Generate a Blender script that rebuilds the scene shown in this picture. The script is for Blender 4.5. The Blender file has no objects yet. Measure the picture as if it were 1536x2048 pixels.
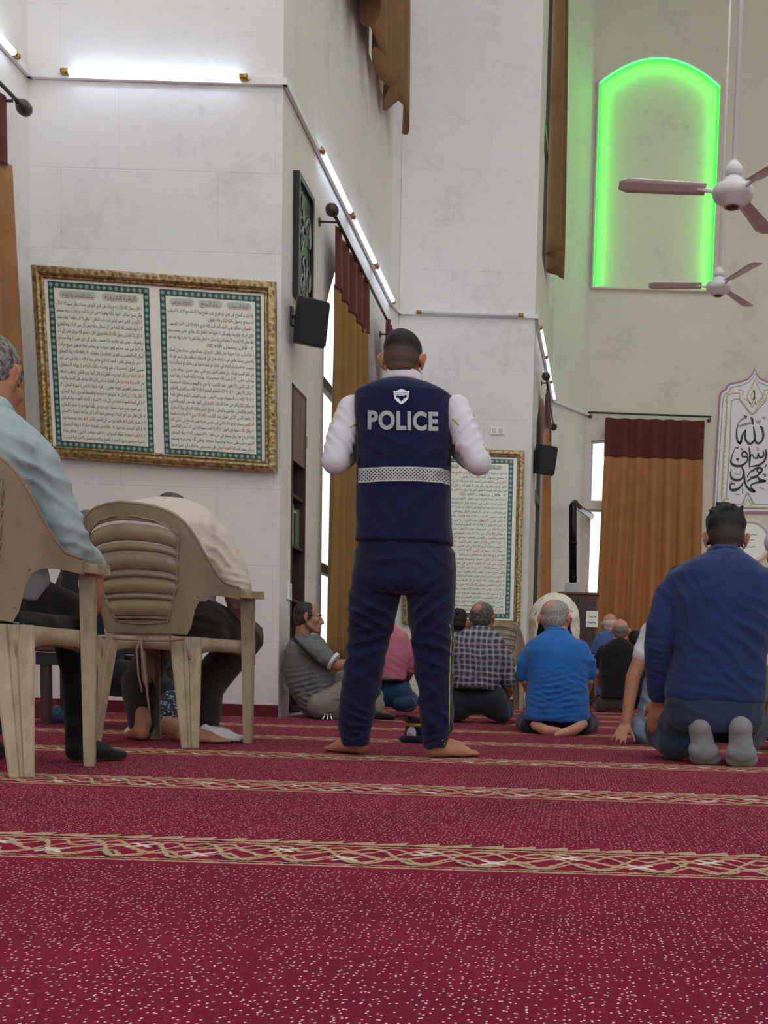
import bpy, bmesh, math, random, unicodedata
import numpy as np
from mathutils import Vector, Matrix
from mathutils.bvhtree import BVHTree

random.seed(7)
SC = bpy.context.scene
COL = SC.collection
PI = math.pi

# ------------------------------------------------------------------ camera
FP, CX, CY, CAMH = 2150.0, 1140.0, 1539.0, 0.33      # focal length and principal point in pixels of a 1536x2048 picture
PITCH, ROLL = math.radians(4.8), 0.031
cam_data = bpy.data.cameras.new('camera')
cam_data.sensor_fit = 'VERTICAL'
cam_data.sensor_height = 36.0
cam_data.lens = 36.0 * FP / 2048.0
cam_data.shift_x = (768.0 - CX) / 2048.0
cam_data.shift_y = (CY - 1024.0) / 2048.0
cam_data.clip_start = 0.05
cam_data.clip_end = 200
cam = bpy.data.objects.new('camera', cam_data)
COL.objects.link(cam)
M3 = (Matrix.Rotation(PI / 2 - PITCH, 3, 'X') @ Matrix.Rotation(ROLL, 3, 'Z'))
cam.matrix_world = Matrix.Translation((0, 0, CAMH)) @ M3.to_4x4()
SC.camera = cam
CAMP = Vector((0, 0, CAMH))

# ------------------------------------------------------------------ world, exposure
world = bpy.data.worlds.new('daylight')
SC.world = world
world.use_nodes = True
bg = world.node_tree.nodes['Background']
bg.inputs[0].default_value = (0.985, 0.99, 0.98, 1)
bg.inputs[1].default_value = 1.26
SC.view_settings.view_transform = 'Standard'
SC.view_settings.look = 'None'
SC.view_settings.exposure = 0.0
SC.view_settings.gamma = 1.0
SC.cycles.max_bounces = 6
SC.cycles.diffuse_bounces = 4
SC.cycles.transparent_max_bounces = 12
SC.cycles.caustics_reflective = False
SC.cycles.caustics_refractive = False
TUBE_POWER = 12.0
LED_POWER = 26.0

# ------------------------------------------------------------------ measuring helpers (a pixel becomes a ray; a depth or plane makes it a real point)
def ray(u, v):
    return M3 @ Vector(((u - CX) / FP, -(v - CY) / FP, -1.0))
def P(u, v, D):
    d = ray(u, v); return CAMP + d * (D / d.y)
def F(u, v, z=0.0):
    d = ray(u, v); return CAMP + d * ((z - CAMH) / d.z)
def W(u, v, X):
    d = ray(u, v); return CAMP + d * (X / d.x)

# ------------------------------------------------------------------ materials
def rgb(h):
    h = h.lstrip('#')
    c = [int(h[i:i + 2], 16) / 255 for i in (0, 2, 4)]
    return tuple(x / 12.92 if x <= .04045 else ((x + .055) / 1.055) ** 2.4 for x in c) + (1,)
class NT:
    def __init__(s, name):
        s.m = bpy.data.materials.new(name); s.m.use_nodes = True
        s.t = s.m.node_tree; s.b = s.t.nodes['Principled BSDF']
        s.out = s.t.nodes['Material Output']
    def n(s, ty, **k):
        q = s.t.nodes.new(ty)
        for a, b in k.items():
            if a.startswith('_'): setattr(q, a[1:], b)
            else:
                key = int(a[1:]) if a[0] == 'i' and a[1:].isdigit() else a.replace('_', ' ')
                s.put(q.inputs[key], b)
        return q
    def put(s, inp, b):
        if isinstance(b, bpy.types.NodeSocket): s.t.links.new(b, inp)
        elif isinstance(b, bpy.types.Node): s.t.links.new(b.outputs[0], inp)
        else: inp.default_value = b
    def math(s, op, a, b=0.0, c=0.0):
        q = s.t.nodes.new('ShaderNodeMath'); q.operation = op
        s.put(q.inputs[0], a); s.put(q.inputs[1], b); s.put(q.inputs[2], c)
        return q.outputs[0]
    def mix(s, f, a, b, mode='MIX'):
        q = s.t.nodes.new('ShaderNodeMix'); q.data_type = 'RGBA'; q.blend_type = mode
        s.put(q.inputs[0], f); s.put(q.inputs[6], a); s.put(q.inputs[7], b)
        return q.outputs[2]
    def coord(s, scale=(1, 1, 1), kind='Object', rot=(0, 0, 0)):
        tc = s.t.nodes.new('ShaderNodeTexCoord')
        mp = s.t.nodes.new('ShaderNodeMapping'); mp.inputs['Scale'].default_value = scale
        mp.inputs['Rotation'].default_value = rot
        s.t.links.new(tc.outputs[kind], mp.inputs[0]); return mp.outputs[0]
    def noise(s, vec, sc, det=3, rough=.55):
        q = s.t.nodes.new('ShaderNodeTexNoise'); s.put(q.inputs['Vector'], vec)
        q.inputs['Scale'].default_value = sc; q.inputs['Detail'].default_value = det; q.inputs['Roughness'].default_value = rough
        return q.outputs[0]
    def ramp(s, f, stops):
        q = s.t.nodes.new('ShaderNodeValToRGB'); s.put(q.inputs[0], f)
        e = q.color_ramp.elements
        while len(e) < len(stops): e.new(.5)
        for i, (p, c) in enumerate(stops):
            e[i].position = p; e[i].color = c if not isinstance(c, (int, float)) else (c, c, c, 1)
        return q.outputs[0]
    def bump(s, h, st=.3, dist=.01, normal=None):
        q = s.t.nodes.new('ShaderNodeBump'); s.put(q.inputs['Height'], h)
        q.inputs['Strength'].default_value = st; q.inputs['Distance'].default_value = dist
        if normal is not None: s.put(q.inputs['Normal'], normal)
        s.t.links.new(q.outputs[0], s.b.inputs['Normal']); return q.outputs[0]
    def base(s, c): s.put(s.b.inputs['Base Color'], c)
    def rough(s, r): s.put(s.b.inputs['Roughness'], r)
MATS = {}
def plain(name, col, rough=.6, metal=0.0, var=.06, vs=12, bump=.0, bs=60, spec=None):
    if name in MATS: return MATS[name]
    n = NT(name); c = rgb(col) if isinstance(col, str) else col
    v = n.coord()
    f = n.noise(v, vs, 3)
    lo = tuple(x * (1 - var) for x in c[:3]) + (1,); hi = tuple(min(1, x * (1 + var)) for x in c[:3]) + (1,)
    n.base(n.ramp(f, [(.3, lo), (.7, hi)])); n.rough(rough)
    n.b.inputs['Metallic'].default_value = metal
    if spec is not None: n.b.inputs['Specular IOR Level'].default_value = spec
    if bump: n.bump(n.noise(v, bs, 3), bump, .004)
    MATS[name] = n.m; return n.m
def fabric(name, col, var=.08, weave=900, sheen=.15, bump=.25, crease=9, spec=.2):
    if name in MATS: return MATS[name]
    n = NT(name); c = rgb(col) if isinstance(col, str) else col
    v = n.coord()
    f = n.noise(v, 14, 4)
    lo = tuple(x * (1 - var) for x in c[:3]) + (1,); hi = tuple(min(1, x * (1 + var)) for x in c[:3]) + (1,)
    n.base(n.ramp(f, [(.3, lo), (.7, hi)])); n.rough(.85)
    n.b.inputs['Specular IOR Level'].default_value = spec
    n.b.inputs['Sheen Weight'].default_value = sheen
    w = n.noise(v, weave / 3, 2)
    g = n.t.nodes.new('ShaderNodeTexWave'); g.wave_type = 'BANDS'; g.bands_direction = 'DIAGONAL'
    n.put(g.inputs['Vector'], v); g.inputs['Scale'].default_value = crease / 4; g.inputs['Distortion'].default_value = 9; g.inputs['Detail'].default_value = 2
    g.inputs['Detail Scale'].default_value = 1.2
    h = n.math('ADD', n.math('MULTIPLY', w, .12), n.math('MULTIPLY', g.outputs[1], .9))
    n.bump(h, bump, .012)
    MATS[name] = n.m; return n.m
def emis(name, col, st):
    n = NT(name); n.base(rgb(col)); n.b.inputs['Emission Color'].default_value = rgb(col); n.b.inputs['Emission Strength'].default_value = st
    return n.m

def skin(name, col):
    if name in MATS: return MATS[name]
    n = NT(name); c = rgb(col); v = n.coord()
    f = n.noise(v, 22, 4)
    n.base(n.ramp(f, [(.3, tuple(x * .86 for x in c[:3]) + (1,)), (.7, (min(1, c[0] * 1.1), c[1] * 1.04, c[2] * 1.02, 1))]))
    n.rough(.5); n.b.inputs['Specular IOR Level'].default_value = .35
    n.b.inputs['Subsurface Weight'].default_value = .0
    n.bump(n.noise(v, 180, 3), .15, .002)
    MATS[name] = n.m; return n.m

# walls: painted, slightly uneven limestone blocks
def wall_mat(name, col, axis):
    n = NT(name); c = rgb(col)
    tc = n.t.nodes.new('ShaderNodeTexCoord'); sp = n.t.nodes.new('ShaderNodeSeparateXYZ'); n.t.links.new(tc.outputs['Object'], sp.inputs[0])
    cb = n.t.nodes.new('ShaderNodeCombineXYZ')
    n.t.links.new(sp.outputs[{'x': 0, 'y': 1}[axis]], cb.inputs[0]); n.t.links.new(sp.outputs[2], cb.inputs[1])
    br = n.t.nodes.new('ShaderNodeTexBrick'); n.t.links.new(cb.outputs[0], br.inputs[0])
    br.inputs['Scale'].default_value = 1.0; br.inputs['Brick Width'].default_value = 1.05; br.inputs['Row Height'].default_value = .52
    br.inputs['Mortar Size'].default_value = .006; br.inputs['Mortar Smooth'].default_value = .5; br.offset = .37
    br.inputs['Color1'].default_value = (.42, .42, .42, 1); br.inputs['Color2'].default_value = (.6, .6, .6, 1); br.inputs['Mortar'].default_value = (.36, .36, .36, 1)
    v = n.coord()
    big = n.noise(v, 1.1, 5, .6); fine = n.noise(v, 9, 5, .65)
    pit = n.noise(v, 26, 4, .7)
    f = n.math('ADD', n.math('MULTIPLY', big, .45), n.math('MULTIPLY', fine, .35))
    f = n.math('ADD', f, n.math('MULTIPLY', br.outputs[0], .26))
    lo = tuple(x * .78 for x in c[:3]) + (1,); warm = (min(1, c[0] * 1.06), c[1] * 1.03, c[2] * .98, 1)
    base = n.ramp(f, [(.34, lo), (.5, c), (.66, warm)])
    # small brown stains and chips
    st = n.ramp(pit, [(.70, 0.0), (.80, 1.0)])
    gate = n.ramp(n.noise(v, 2.3, 2), [(.53, 0.0), (.66, 1.0)])
    base = n.mix(n.math('MULTIPLY', n.math('MULTIPLY', st, gate), .55), base, rgb('#8f7f70'))
    n.base(base); n.rough(.75); n.b.inputs['Specular IOR Level'].default_value = .3
    # only a few joints show through the paint
    jg = n.ramp(n.noise(v, 1.7, 2), [(.42, 0.15), (.6, 1.0)])
    h = n.math('SUBTRACT', n.math('MULTIPLY', fine, .5), n.math('MULTIPLY', n.math('MULTIPLY', br.outputs[1], jg), .45))
    h = n.math('SUBTRACT', h, n.math('MULTIPLY', n.math('MULTIPLY', st, gate), .35))
    n.bump(h, .38, .012)
    return n.m
WALLX = wall_mat('painted_stone_x', '#e4e2e1', 'x')
WALLB = wall_mat('painted_stone_back', '#dad4c8', 'x')
WALLY = wall_mat('painted_stone_y', '#e0dfd8', 'y')

# carpet
def carpet_mat():
    n = NT('prayer_carpet')
    tc = n.t.nodes.new('ShaderNodeTexCoord'); sp = n.t.nodes.new('ShaderNodeSeparateXYZ'); n.t.links.new(tc.outputs['Object'], sp.inputs[0])
    X, Y = sp.outputs[0], sp.outputs[1]
    v = n.coord()
    red = n.ramp(n.noise(v, 3.0, 4), [(.3, rgb('#650a28')), (.7, rgb('#860f36'))])
    red = n.mix(n.math('MULTIPLY', n.ramp(n.noise(v, 160, 2), [(.35, 1.0), (.6, 0.0)]), .55), red, rgb('#4a0519'))
    red = n.mix(n.math('MULTIPLY', n.ramp(n.noise(v, 420, 2, .7), [(.45, 0.0), (.7, 1.0)]), .35), red, rgb('#b2405c'))
    # scattered pale yarn ends
    def specks(scale, seed, r, dens):
        mp = n.t.nodes.new('ShaderNodeMapping'); n.t.links.new(tc.outputs['Object'], mp.inputs[0])
        mp.inputs['Location'].default_value = (seed, seed * 1.7, 0); mp.inputs['Scale'].default_value = (1, .8, 0)
        vo = n.t.nodes.new('ShaderNodeTexVoronoi'); vo.voronoi_dimensions = '2D'
        n.t.links.new(mp.outputs[0], vo.inputs['Vector']); vo.inputs['Scale'].default_value = scale
        near = n.math('LESS_THAN', vo.outputs['Distance'], r)
        s3 = n.t.nodes.new('ShaderNodeSeparateColor'); n.t.links.new(vo.outputs['Color'], s3.inputs[0])
        return n.math('MULTIPLY', near, n.math('LESS_THAN', s3.outputs[0], dens))
    sm = n.math('MAXIMUM', specks(108, 0, .15, .42), specks(76, 3.3, .11, .55))
    field = n.mix(sm, red, rgb('#f0c2c8'))
    # woven band every 1.12 m; q = 0..1 across the band
    ph = n.math('DIVIDE', n.math('ADD', Y, -1.78 + 1.12 * 10), 1.12)
    fr = n.math('FRACT', ph)
    q = n.math('DIVIDE', n.math('MULTIPLY', fr, 1.12), .31)
    inb = n.math('MULTIPLY', n.math('LESS_THAN', q, 1.0), n.math('GREATER_THAN', Y, 1.2))
    wob = n.math('MULTIPLY', n.math('SUBTRACT', n.noise(v, 55, 3), .5), .09)
    qq = n.math('ADD', q, wob)
    def line(c, w):
        return n.math('LESS_THAN', n.math('ABSOLUTE', n.math('SUBTRACT', qq, c)), w)
    def wave(k, phs, amp, mid, w, shape='SINE'):
        s_ = n.math('SINE', n.math('ADD', n.math('MULTIPLY', X, k), phs))
        return n.math('LESS_THAN', n.math('ABSOLUTE', n.math('SUBTRACT', qq, n.math('MULTIPLY_ADD', s_, amp, mid))), w)
    cream = line(.105, .022)
    for a in (line(.17, .012), line(.80, .02), wave(30, 0, .24, .48, .032), wave(30, PI, .24, .48, .032), wave(30, PI / 2, .12, .48, .030), wave(60, .6, .09, .32, .024), wave(60, 2.2, .09, .64, .024)):
        cream = n.math('MAXIMUM', cream, a)
    saw = n.math('FRACT', n.math('MULTIPLY', X, 16.0))
    tooth = n.math('MULTIPLY', n.math('GREATER_THAN', qq, .86), n.math('LESS_THAN', qq, n.math('MULTIPLY_ADD', saw, .11, .90)))
    cream = n.math('MAXIMUM', cream, tooth)
    dark = n.math('MAXIMUM', line(.135, .008), line(.845, .014))
    for a in (wave(30, .2, .24, .435, .014), wave(30, PI + .2, .24, .435, .014), wave(60, .8, .09, .28, .012)):
        dark = n.math('MAXIMUM', dark, a)
    def stars(per, off, mid):
        xx = n.math('SUBTRACT', n.math('FRACT', n.math('ADD', n.math('MULTIPLY', X, per), off)), .5)
        xx = n.math('DIVIDE', xx, per * .31)
        yy = n.math('SUBTRACT', q, mid)
        a = n.math('ABSOLUTE', xx); b = n.math('ABSOLUTE', yy)
        cross = n.math('MULTIPLY', n.math('LESS_THAN', n.math('ABSOLUTE', n.math('SUBTRACT', a, b)), .02), n.math('LESS_THAN', n.math('ADD', a, b), .14))
        return n.math('MAXIMUM', cross, n.math('LESS_THAN', n.math('ADD', a, b), .035))
    white = n.math('MAXIMUM', stars(3.82, 0, .36), stars(3.82, .5, .6))
    bandc = n.mix(dark, rgb('#8e0f33'), rgb('#2b1420'))
    bandc = n.mix(cream, bandc, rgb('#c4ab8a'))
    bandc = n.mix(white, bandc, rgb('#efe9dc'))
    near_edge = n.math('LESS_THAN', q, .085)
    bandc = n.mix(near_edge, bandc, rgb('#8a0e30'))
    bandc = n.mix(n.math('MULTIPLY', n.ramp(n.noise(v, 190, 2), [(.35, 1.0), (.6, 0.0)]), .4), bandc, rgb('#3a1618'))
    n.base(n.mix(inb, field, bandc)); n.rough(.95); n.b.inputs['Specular IOR Level'].default_value = .1
    n.b.inputs['Sheen Weight'].default_value = .06; n.b.inputs['Sheen Tint'].default_value = rgb('#ff9fb4')
    pile = n.noise(v, 230, 3, .7); und = n.noise(v, 7, 3)
    h = n.math('ADD', n.math('MULTIPLY', pile, .7), n.math('MULTIPLY', und, 1.1))
    groove = n.math('LESS_THAN', n.math('ABSOLUTE', n.math('SUBTRACT', q, .01)), .02)
    h = n.math('SUBTRACT', h, groove)
    h = n.math('ADD', h, n.math('MULTIPLY', sm, .5))
    n.bump(h, .8, .007)
    return n.m

# ------------------------------------------------------------------ object helpers
def props(o, label=None, cat=None, group=None, kind=None):
    if label: o['label'] = label
    if cat: o['category'] = cat
    if group: o['group'] = group
    if kind: o['kind'] = kind
    return o
def empty(name, loc, label=None, cat=None, group=None, rotz=0):
    o = bpy.data.objects.new(name, None); COL.objects.link(o); o.location = loc; o.rotation_euler = (0, 0, rotz)
    o.empty_display_size = .1
    return props(o, label, cat, group)
def link(name, me, mats, parent=None, loc=None, smooth=None):
    if not isinstance(mats, (list, tuple)): mats = [mats]
    for m in mats: me.materials.append(m)
    o = bpy.data.objects.new(name, me); COL.objects.link(o)
    if parent is not None: o.parent = parent
    if loc is not None: o.location = loc
    if smooth is not None: me.shade_smooth() if smooth else me.shade_flat()
    return o
def frombm(name, bm, mats, parent=None, loc=None, smooth=False, origin=None):
    if origin is not None:
        bmesh.ops.translate(bm, verts=bm.verts, vec=-Vector(origin))
    me = bpy.data.meshes.new(name); bm.to_mesh(me); bm.free()
    return link(name, me, mats, parent, loc, smooth)
def box(bm, lo, hi, mi=0, M=None):
    vs = [bm.verts.new((x, y, z)) for x in (lo[0], hi[0]) for y in (lo[1], hi[1]) for z in (lo[2], hi[2])]
    if M is not None:
        for q in vs: q.co = M @ q.co
    fs = [(0, 1, 3, 2), (4, 6, 7, 5), (0, 4, 5, 1), (2, 3, 7, 6), (0, 2, 6, 4), (1, 5, 7, 3)]
    out = []
    for f in fs:
        g = bm.faces.new([vs[i] for i in f]); g.material_index = mi; out.append(g)
    return vs
def bevel(o, w=.004, seg=2):
    m = o.modifiers.new('bevel', 'BEVEL'); m.width = w; m.segments = seg; m.limit_method = 'ANGLE'; m.angle_limit = .6
    return o
def perp(d):
    d = d.normalized(); a = Vector((0, 0, 1)) if abs(d.z) < .9 else Vector((1, 0, 0))
    x = d.cross(a).normalized(); return x, d.cross(x).normalized()
def tube(bm, pts, r, seg=10, caps=True, mi=0):
    pts = [Vector(p) for p in pts]; rr = r if isinstance(r, (list, tuple)) else [r] * len(pts)
    rings = []; prev = None
    for i, p in enumerate(pts):
        d = (pts[min(i + 1, len(pts) - 1)] - pts[max(i - 1, 0)]).normalized()
        if prev is None: x, y = perp(d)
        else:
            x = (prev - d * prev.dot(d)).normalized(); y = d.cross(x)
        prev = x
        rings.append([bm.verts.new(p + (x * math.cos(2 * PI * k / seg) + y * math.sin(2 * PI * k / seg)) * rr[i]) for k in range(seg)])
    for a, b in zip(rings, rings[1:]):
        for k in range(seg):
            f = bm.faces.new((a[k], a[(k + 1) % seg], b[(k + 1) % seg], b[k])); f.material_index = mi
    if caps:
        bm.faces.new(rings[0][::-1]).material_index = mi; bm.faces.new(rings[-1]).material_index = mi
def lathe(bm, prof, M, seg=24, mi=0):
    rings = []
    for r, z in prof:
        rings.append([bm.verts.new(M @ Vector((max(r, 1e-4) * math.cos(2 * PI * k / seg), max(r, 1e-4) * math.sin(2 * PI * k / seg), z))) for k in range(seg)])
    for a, b in zip(rings, rings[1:]):
        for k in range(seg):
            bm.faces.new((a[k], a[(k + 1) % seg], b[(k + 1) % seg], b[k])).material_index = mi
    bm.faces.new(rings[0][::-1]).material_index = mi; bm.faces.new(rings[-1]).material_index = mi
def fixn(bm): bmesh.ops.recalc_face_normals(bm, faces=bm.faces)
def finish_mesh(o):
    """apply modifiers of o into its mesh"""
    dg = bpy.context.evaluated_depsgraph_get(); dg.update()
    ev = o.evaluated_get(dg)
    me = bpy.data.meshes.new_from_object(ev, depsgraph=dg)
    o.modifiers.clear(); old = o.data; o.data = me; bpy.data.meshes.remove(old)
    return o
def panel(name, mat, loops, fr, th=.2, kind='structure', parent=None, cat=None, label=None, group=None):
    """flat slab with holes. loops: lists of 2D points, first is the outline; fr maps (a, b, depth) to a point"""
    bm = bmesh.new(); es = []
    for lp in loops:
        vs = [bm.verts.new(fr(a, b, 0)) for a, b in lp]
        for i in range(len(vs)): es.append(bm.edges.new((vs[i], vs[(i + 1) % len(vs)])))
    bmesh.ops.triangle_fill(bm, use_beauty=True, use_dissolve=False, edges=es)
    base = list(bm.faces)
    ret = bmesh.ops.extrude_face_region(bm, geom=base)
    d = fr(0, 0, th) - fr(0, 0, 0)
    bmesh.ops.translate(bm, verts=[g for g in ret['geom'] if isinstance(g, bmesh.types.BMVert)], vec=d)
    fixn(bm)
    o = frombm(name, bm, mat, parent)
    return props(o, label, cat, group, kind)
def rect(a0, b0, a1, b1): return [(a0, b0), (a1, b0), (a1, b1), (a0, b1)]
def arch(a0, b0, a1, b1, rise, n=14):
    """rectangle whose top edge bows upward by rise"""
    pts = [(a0, b0), (a1, b0)]; c = (a0 + a1) / 2; h = (a1 - a0) / 2
    for i in range(n + 1):
        t = 1 - 2 * i / n
        pts.append((c + h * t, b1 + rise * math.sqrt(max(0, 1 - t * t)) if rise >= h * .8 else b1 + rise * (1 - t * t)))
    return pts
# ================================================================== the hall
CARPET = carpet_mat()
BASEB = plain('dark_red_baseboard', '#5e0a1e', .5)
WHITEPL = plain('white_plastic', '#e9e9ea', .4)
GREYPL = plain('grey_conduit', '#b9bcc2', .5)
BRONZE = plain('dark_bronze', '#4a4640', .4, .6)
BLACKPL = plain('black_plastic', '#1b1d20', .45)

bm = bmesh.new(); box(bm, (-12, -3, -.1), (9, 16.6, 0)); props(frombm('floor', bm, CARPET), kind='structure')

XL, YP1, XA = -3.75, 7.51, -2.05
YA2, XP2, YP2, XB0 = 11.72, -2.0, 12.0, -.53
HT = 11.5
fy = lambda Y: (lambda a, b, d: Vector((a, Y + d, b)))          # slab facing the camera
fx = lambda X: (lambda a, b, d: Vector((X - d, a, b)))          # slab facing +x
YB = 16.2
# left wall (with the curtained window), pier, side wall, second pier, second side wall, splay, back wall
panel('wall_left', WALLY, [rect(-3, 0, YP1, HT), arch(4.6, .5, 6.9, 3.2, .45)], fx(XL))
panel('wall_pier', WALLX, [rect(XL - .2, 0, XA, HT)], fy(YP1), .25)
panel('wall_side', WALLY, [rect(YP1 + .25, 0, YA2, HT), rect(7.80, .02, 8.20, 2.36), arch(8.75, .42, 11.1, 3.15, .86), arch(10.35, 6.0, 11.3, 9.4, .4)], fx(XA), .2)
def fr_between(p, q):
    p = Vector((p[0], p[1], 0)); q = Vector((q[0], q[1], 0)); t = (q - p).normalized(); nrm = Vector((-t.y, t.x, 0))
    return (lambda a, b, d: p + t * a + nrm * d + Vector((0, 0, b))), (q - p).length
fr, L = fr_between((XA, YA2), (XP2, YP2 + .02)); panel('wall_corner', WALLX, [rect(0, 0, L, HT)], fr, .2)
panel('wall_second_pier', WALLX, [rect(XP2, 0, XB0, HT)], fy(YP2), .25)
fr, LB = fr_between((XB0, YP2 + .25), (-.42, 15.5))
frB = fr
panel('wall_far_side', WALLY, [rect(0, 0, LB, HT), arch(.55, .3, 2.7, 3.3, .5), arch(.5, 5.2, 2.6, 9.2, .7)], fr, .2)
fr, L = fr_between((-.42, 15.5), (.08, YB)); panel('wall_splay', WALLY, [rect(0, 0, L, HT)], fr, .2)
N0, N1 = .12, 1.84
panel('wall_back', WALLB, [rect(.08, 0, 9, HT), rect(.16, .5, 1.72, 2.86), arch(.16, 2.96, 1.72, 3.85, .06)], fy(YB), .25)
panel('wall_right', WALLY, [rect(-3, 0, YB, HT), arch(2, .5, 4.2, 3.2, .5), arch(8, .5, 10.2, 3.2, .5), arch(12, .5, 14, 3.2, .5)], lambda a, b, d: Vector((9 + d, a, b)))

panel('ceiling', plain('ceiling_plaster', '#d9d4c8', .8), [rect(-4, 9.5, 9.2, 16.6)], lambda a, b, d: Vector((a, b, HT + d)), .2)  # unseen partial ceiling, added over the far end to dim the upper back wall
# skirting
def strip(name, a, b, h=.085, t=.014):
    fr, L = fr_between(a, b); bm = bmesh.new()
    vs = [bm.verts.new(fr(x, z, -y)) for x in (0, L) for y in (0.001, t) for z in (0.002, h)]
    for f in [(0, 1, 3, 2), (4, 6, 7, 5), (0, 4, 5, 1), (2, 3, 7, 6), (0, 2, 6, 4), (1, 5, 7, 3)]: bm.faces.new([vs[i] for i in f])
    fixn(bm); props(frombm(name, bm, BASEB), kind='structure')
strip('baseboard_pier', (XL + .01, YP1), (XA, YP1)); strip('baseboard_left', (XL, 0), (XL, YP1))
strip('baseboard_side', (XA, 8.3), (XA, YA2)); strip('baseboard_second_pier', (XP2, YP2), (XB0, YP2)); strip('baseboard_back', (.08, YB), (9, YB))

# conduit that carries the tubes round the hall
ZC = 4.22
bm = bmesh.new()
route = [(XL + .02, 3.0), (XL + .02, YP1 - .02), (XA + .02, YP1 - .02), (XA + .02, YA2), (XP2 + .01, YP2 - .02), (XB0 + .02, YP2 - .02), (-.40, 15.45), (.09, YB - .02), (.14, YB - .02)]
for (a, b) in zip(route, route[1:]):
    a3, b3 = Vector((a[0], a[1], ZC)), Vector((b[0], b[1], ZC)); d = (b3 - a3).normalized(); nrm = Vector((-d.y, d.x, 0))
    L = (b3 - a3).length
    M = Matrix((( d.x, nrm.x, 0, a3.x), (d.y, nrm.y, 0, a3.y), (0, 0, 1, a3.z), (0, 0, 0, 1)))
    box(bm, (-.012, -.014, -.022), (L + .012, .014, .022), M=M)
props(frombm('trim_conduit', bm, WHITEPL), kind='structure')

# fluorescent tubes
TUBE_ON = emis('lit_tube', '#cfe0ff', TUBE_POWER)
TUBE_OFF = plain('unlit_tube', '#dcdde0', .3)
BRASS = plain('brass_cap', '#a98a3c', .35, .8)
def tubelight(a, b, nrm, label, on=True):
    a, b, nrm = Vector(a), Vector(b), Vector(nrm)
    t = empty('fluorescent_light', a, label, 'light', 'fluorescent tubes along the wall conduit')
    d = (b - a).normalized(); off = nrm * .047
    bm = bmesh.new(); tube(bm, [off, off + (b - a)], .019, 14); frombm('glass_tube', bm, TUBE_ON if on else TUBE_OFF, t, smooth=True)
    for e, s in ((Vector((0, 0, 0)), -1), (b - a, 1)):
        bm = bmesh.new(); tube(bm, [off + e - d * s * .045, off + e + d * s * .006], .0205, 14); frombm('end_cap', bm, BRASS, t, smooth=True)
        bm = bmesh.new(); q = off + e + d * s * .016
        tube(bm, [e + d * s * .016, q], .013, 8); frombm('holder', bm, WHITEPL, t)
tubelight((XL, 5.88, ZC), (XL, 7.28, ZC), (1, 0, 0), 'lit fluorescent tube high on the left wall, cut by the left picture edge')
tubelight((-3.50, YP1, ZC + .01), (-2.28, YP1, ZC + .01), (0, -1, 0), 'lit fluorescent tube across the pier above the wide gold-framed text')
for k, (y0, y1, w) in enumerate(((8.40, 9.50, 'nearest'), (9.55, 10.62, 'middle'), (10.67, 11.66, 'farthest'))):
    tubelight((XA, y0, ZC), (XA, y1, ZC), (1, 0, 0), w + ' of the three lit tubes in line on the receding wall above the brown curtain')
tubelight((-1.80, YP2, ZC), (-.66, YP2, ZC), (0, -1, 0), 'unlit tube with brass caps on the second pier above the wall socket', False)
for k, (y0, y1, w) in enumerate(((.08, 1.12, 'nearest'), (1.17, 2.2, 'middle'), (2.25, 3.15, 'farthest'))):
    p0, p1 = frB(y0, ZC, 0), frB(y1, ZC, 0)
    tubelight(p0, p1, (1, -.03, 0), w + ' of three lit tubes on the far side wall above the second loudspeaker')

# the green-lit blind arch high on the back wall
NZ0, NZ1 = 6.02, 8.84
bm = bmesh.new()
out = arch(N0, NZ0, N1, NZ1, .36, 24)
# raised stone surround makes the arch a recess
c = ((N0 + N1) / 2, (NZ0 + NZ1) / 2)
es = []
big = [(c[0] + (x - c[0]) * 1.03, c[1] + (z - c[1]) * 1.018) for x, z in out]
for lp in (big, out):
    vs = [bm.verts.new((x, YB, z)) for x, z in lp]
    for i in range(len(vs)): es.append(bm.edges.new((vs[i], vs[(i + 1) % len(vs)])))
bmesh.ops.triangle_fill(bm, edges=es, use_beauty=True)
r = bmesh.ops.extrude_face_region(bm, geom=list(bm.faces)); bmesh.ops.translate(bm, verts=[g for g in r['geom'] if isinstance(g, bmesh.types.BMVert)], vec=(0, -.075, 0))
fixn(bm); props(frombm('trim_arch', bm, WALLB), kind='structure')
LED = emis('green_led', '#08ff10', LED_POWER)
LEDW = emis('green_led_core', '#58ff90', 2.5)
bm = bmesh.new()
def inner(k): return [(c[0] + (x - c[0]) * (1 - k), c[1] + (z - c[1]) * (1 - k * .62)) for x, z in out]
lp = inner(.018)
pts = [Vector((x, YB - .052, z)) for x, z in lp]
path = [pts[0]] + pts[:0:-1]      # left foot, over the top, right foot
tube(bm, path, .013, 8)
led = empty('led_strip', (c[0], YB, NZ0), 'green glowing light strip outlining the arch high on the back wall', 'light strip')
frombm('glowing_tube', bm, LED, led, origin=(c[0], YB, NZ0), smooth=True)
bm = bmesh.new(); hp = [Vector((x, YB - .072, z)) for x, z in inner(.012)[2:]]
tube(bm, hp, .008, 8); frombm('bright_edge', bm, LEDW, led, origin=(c[0], YB, NZ0), smooth=True)

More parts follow.
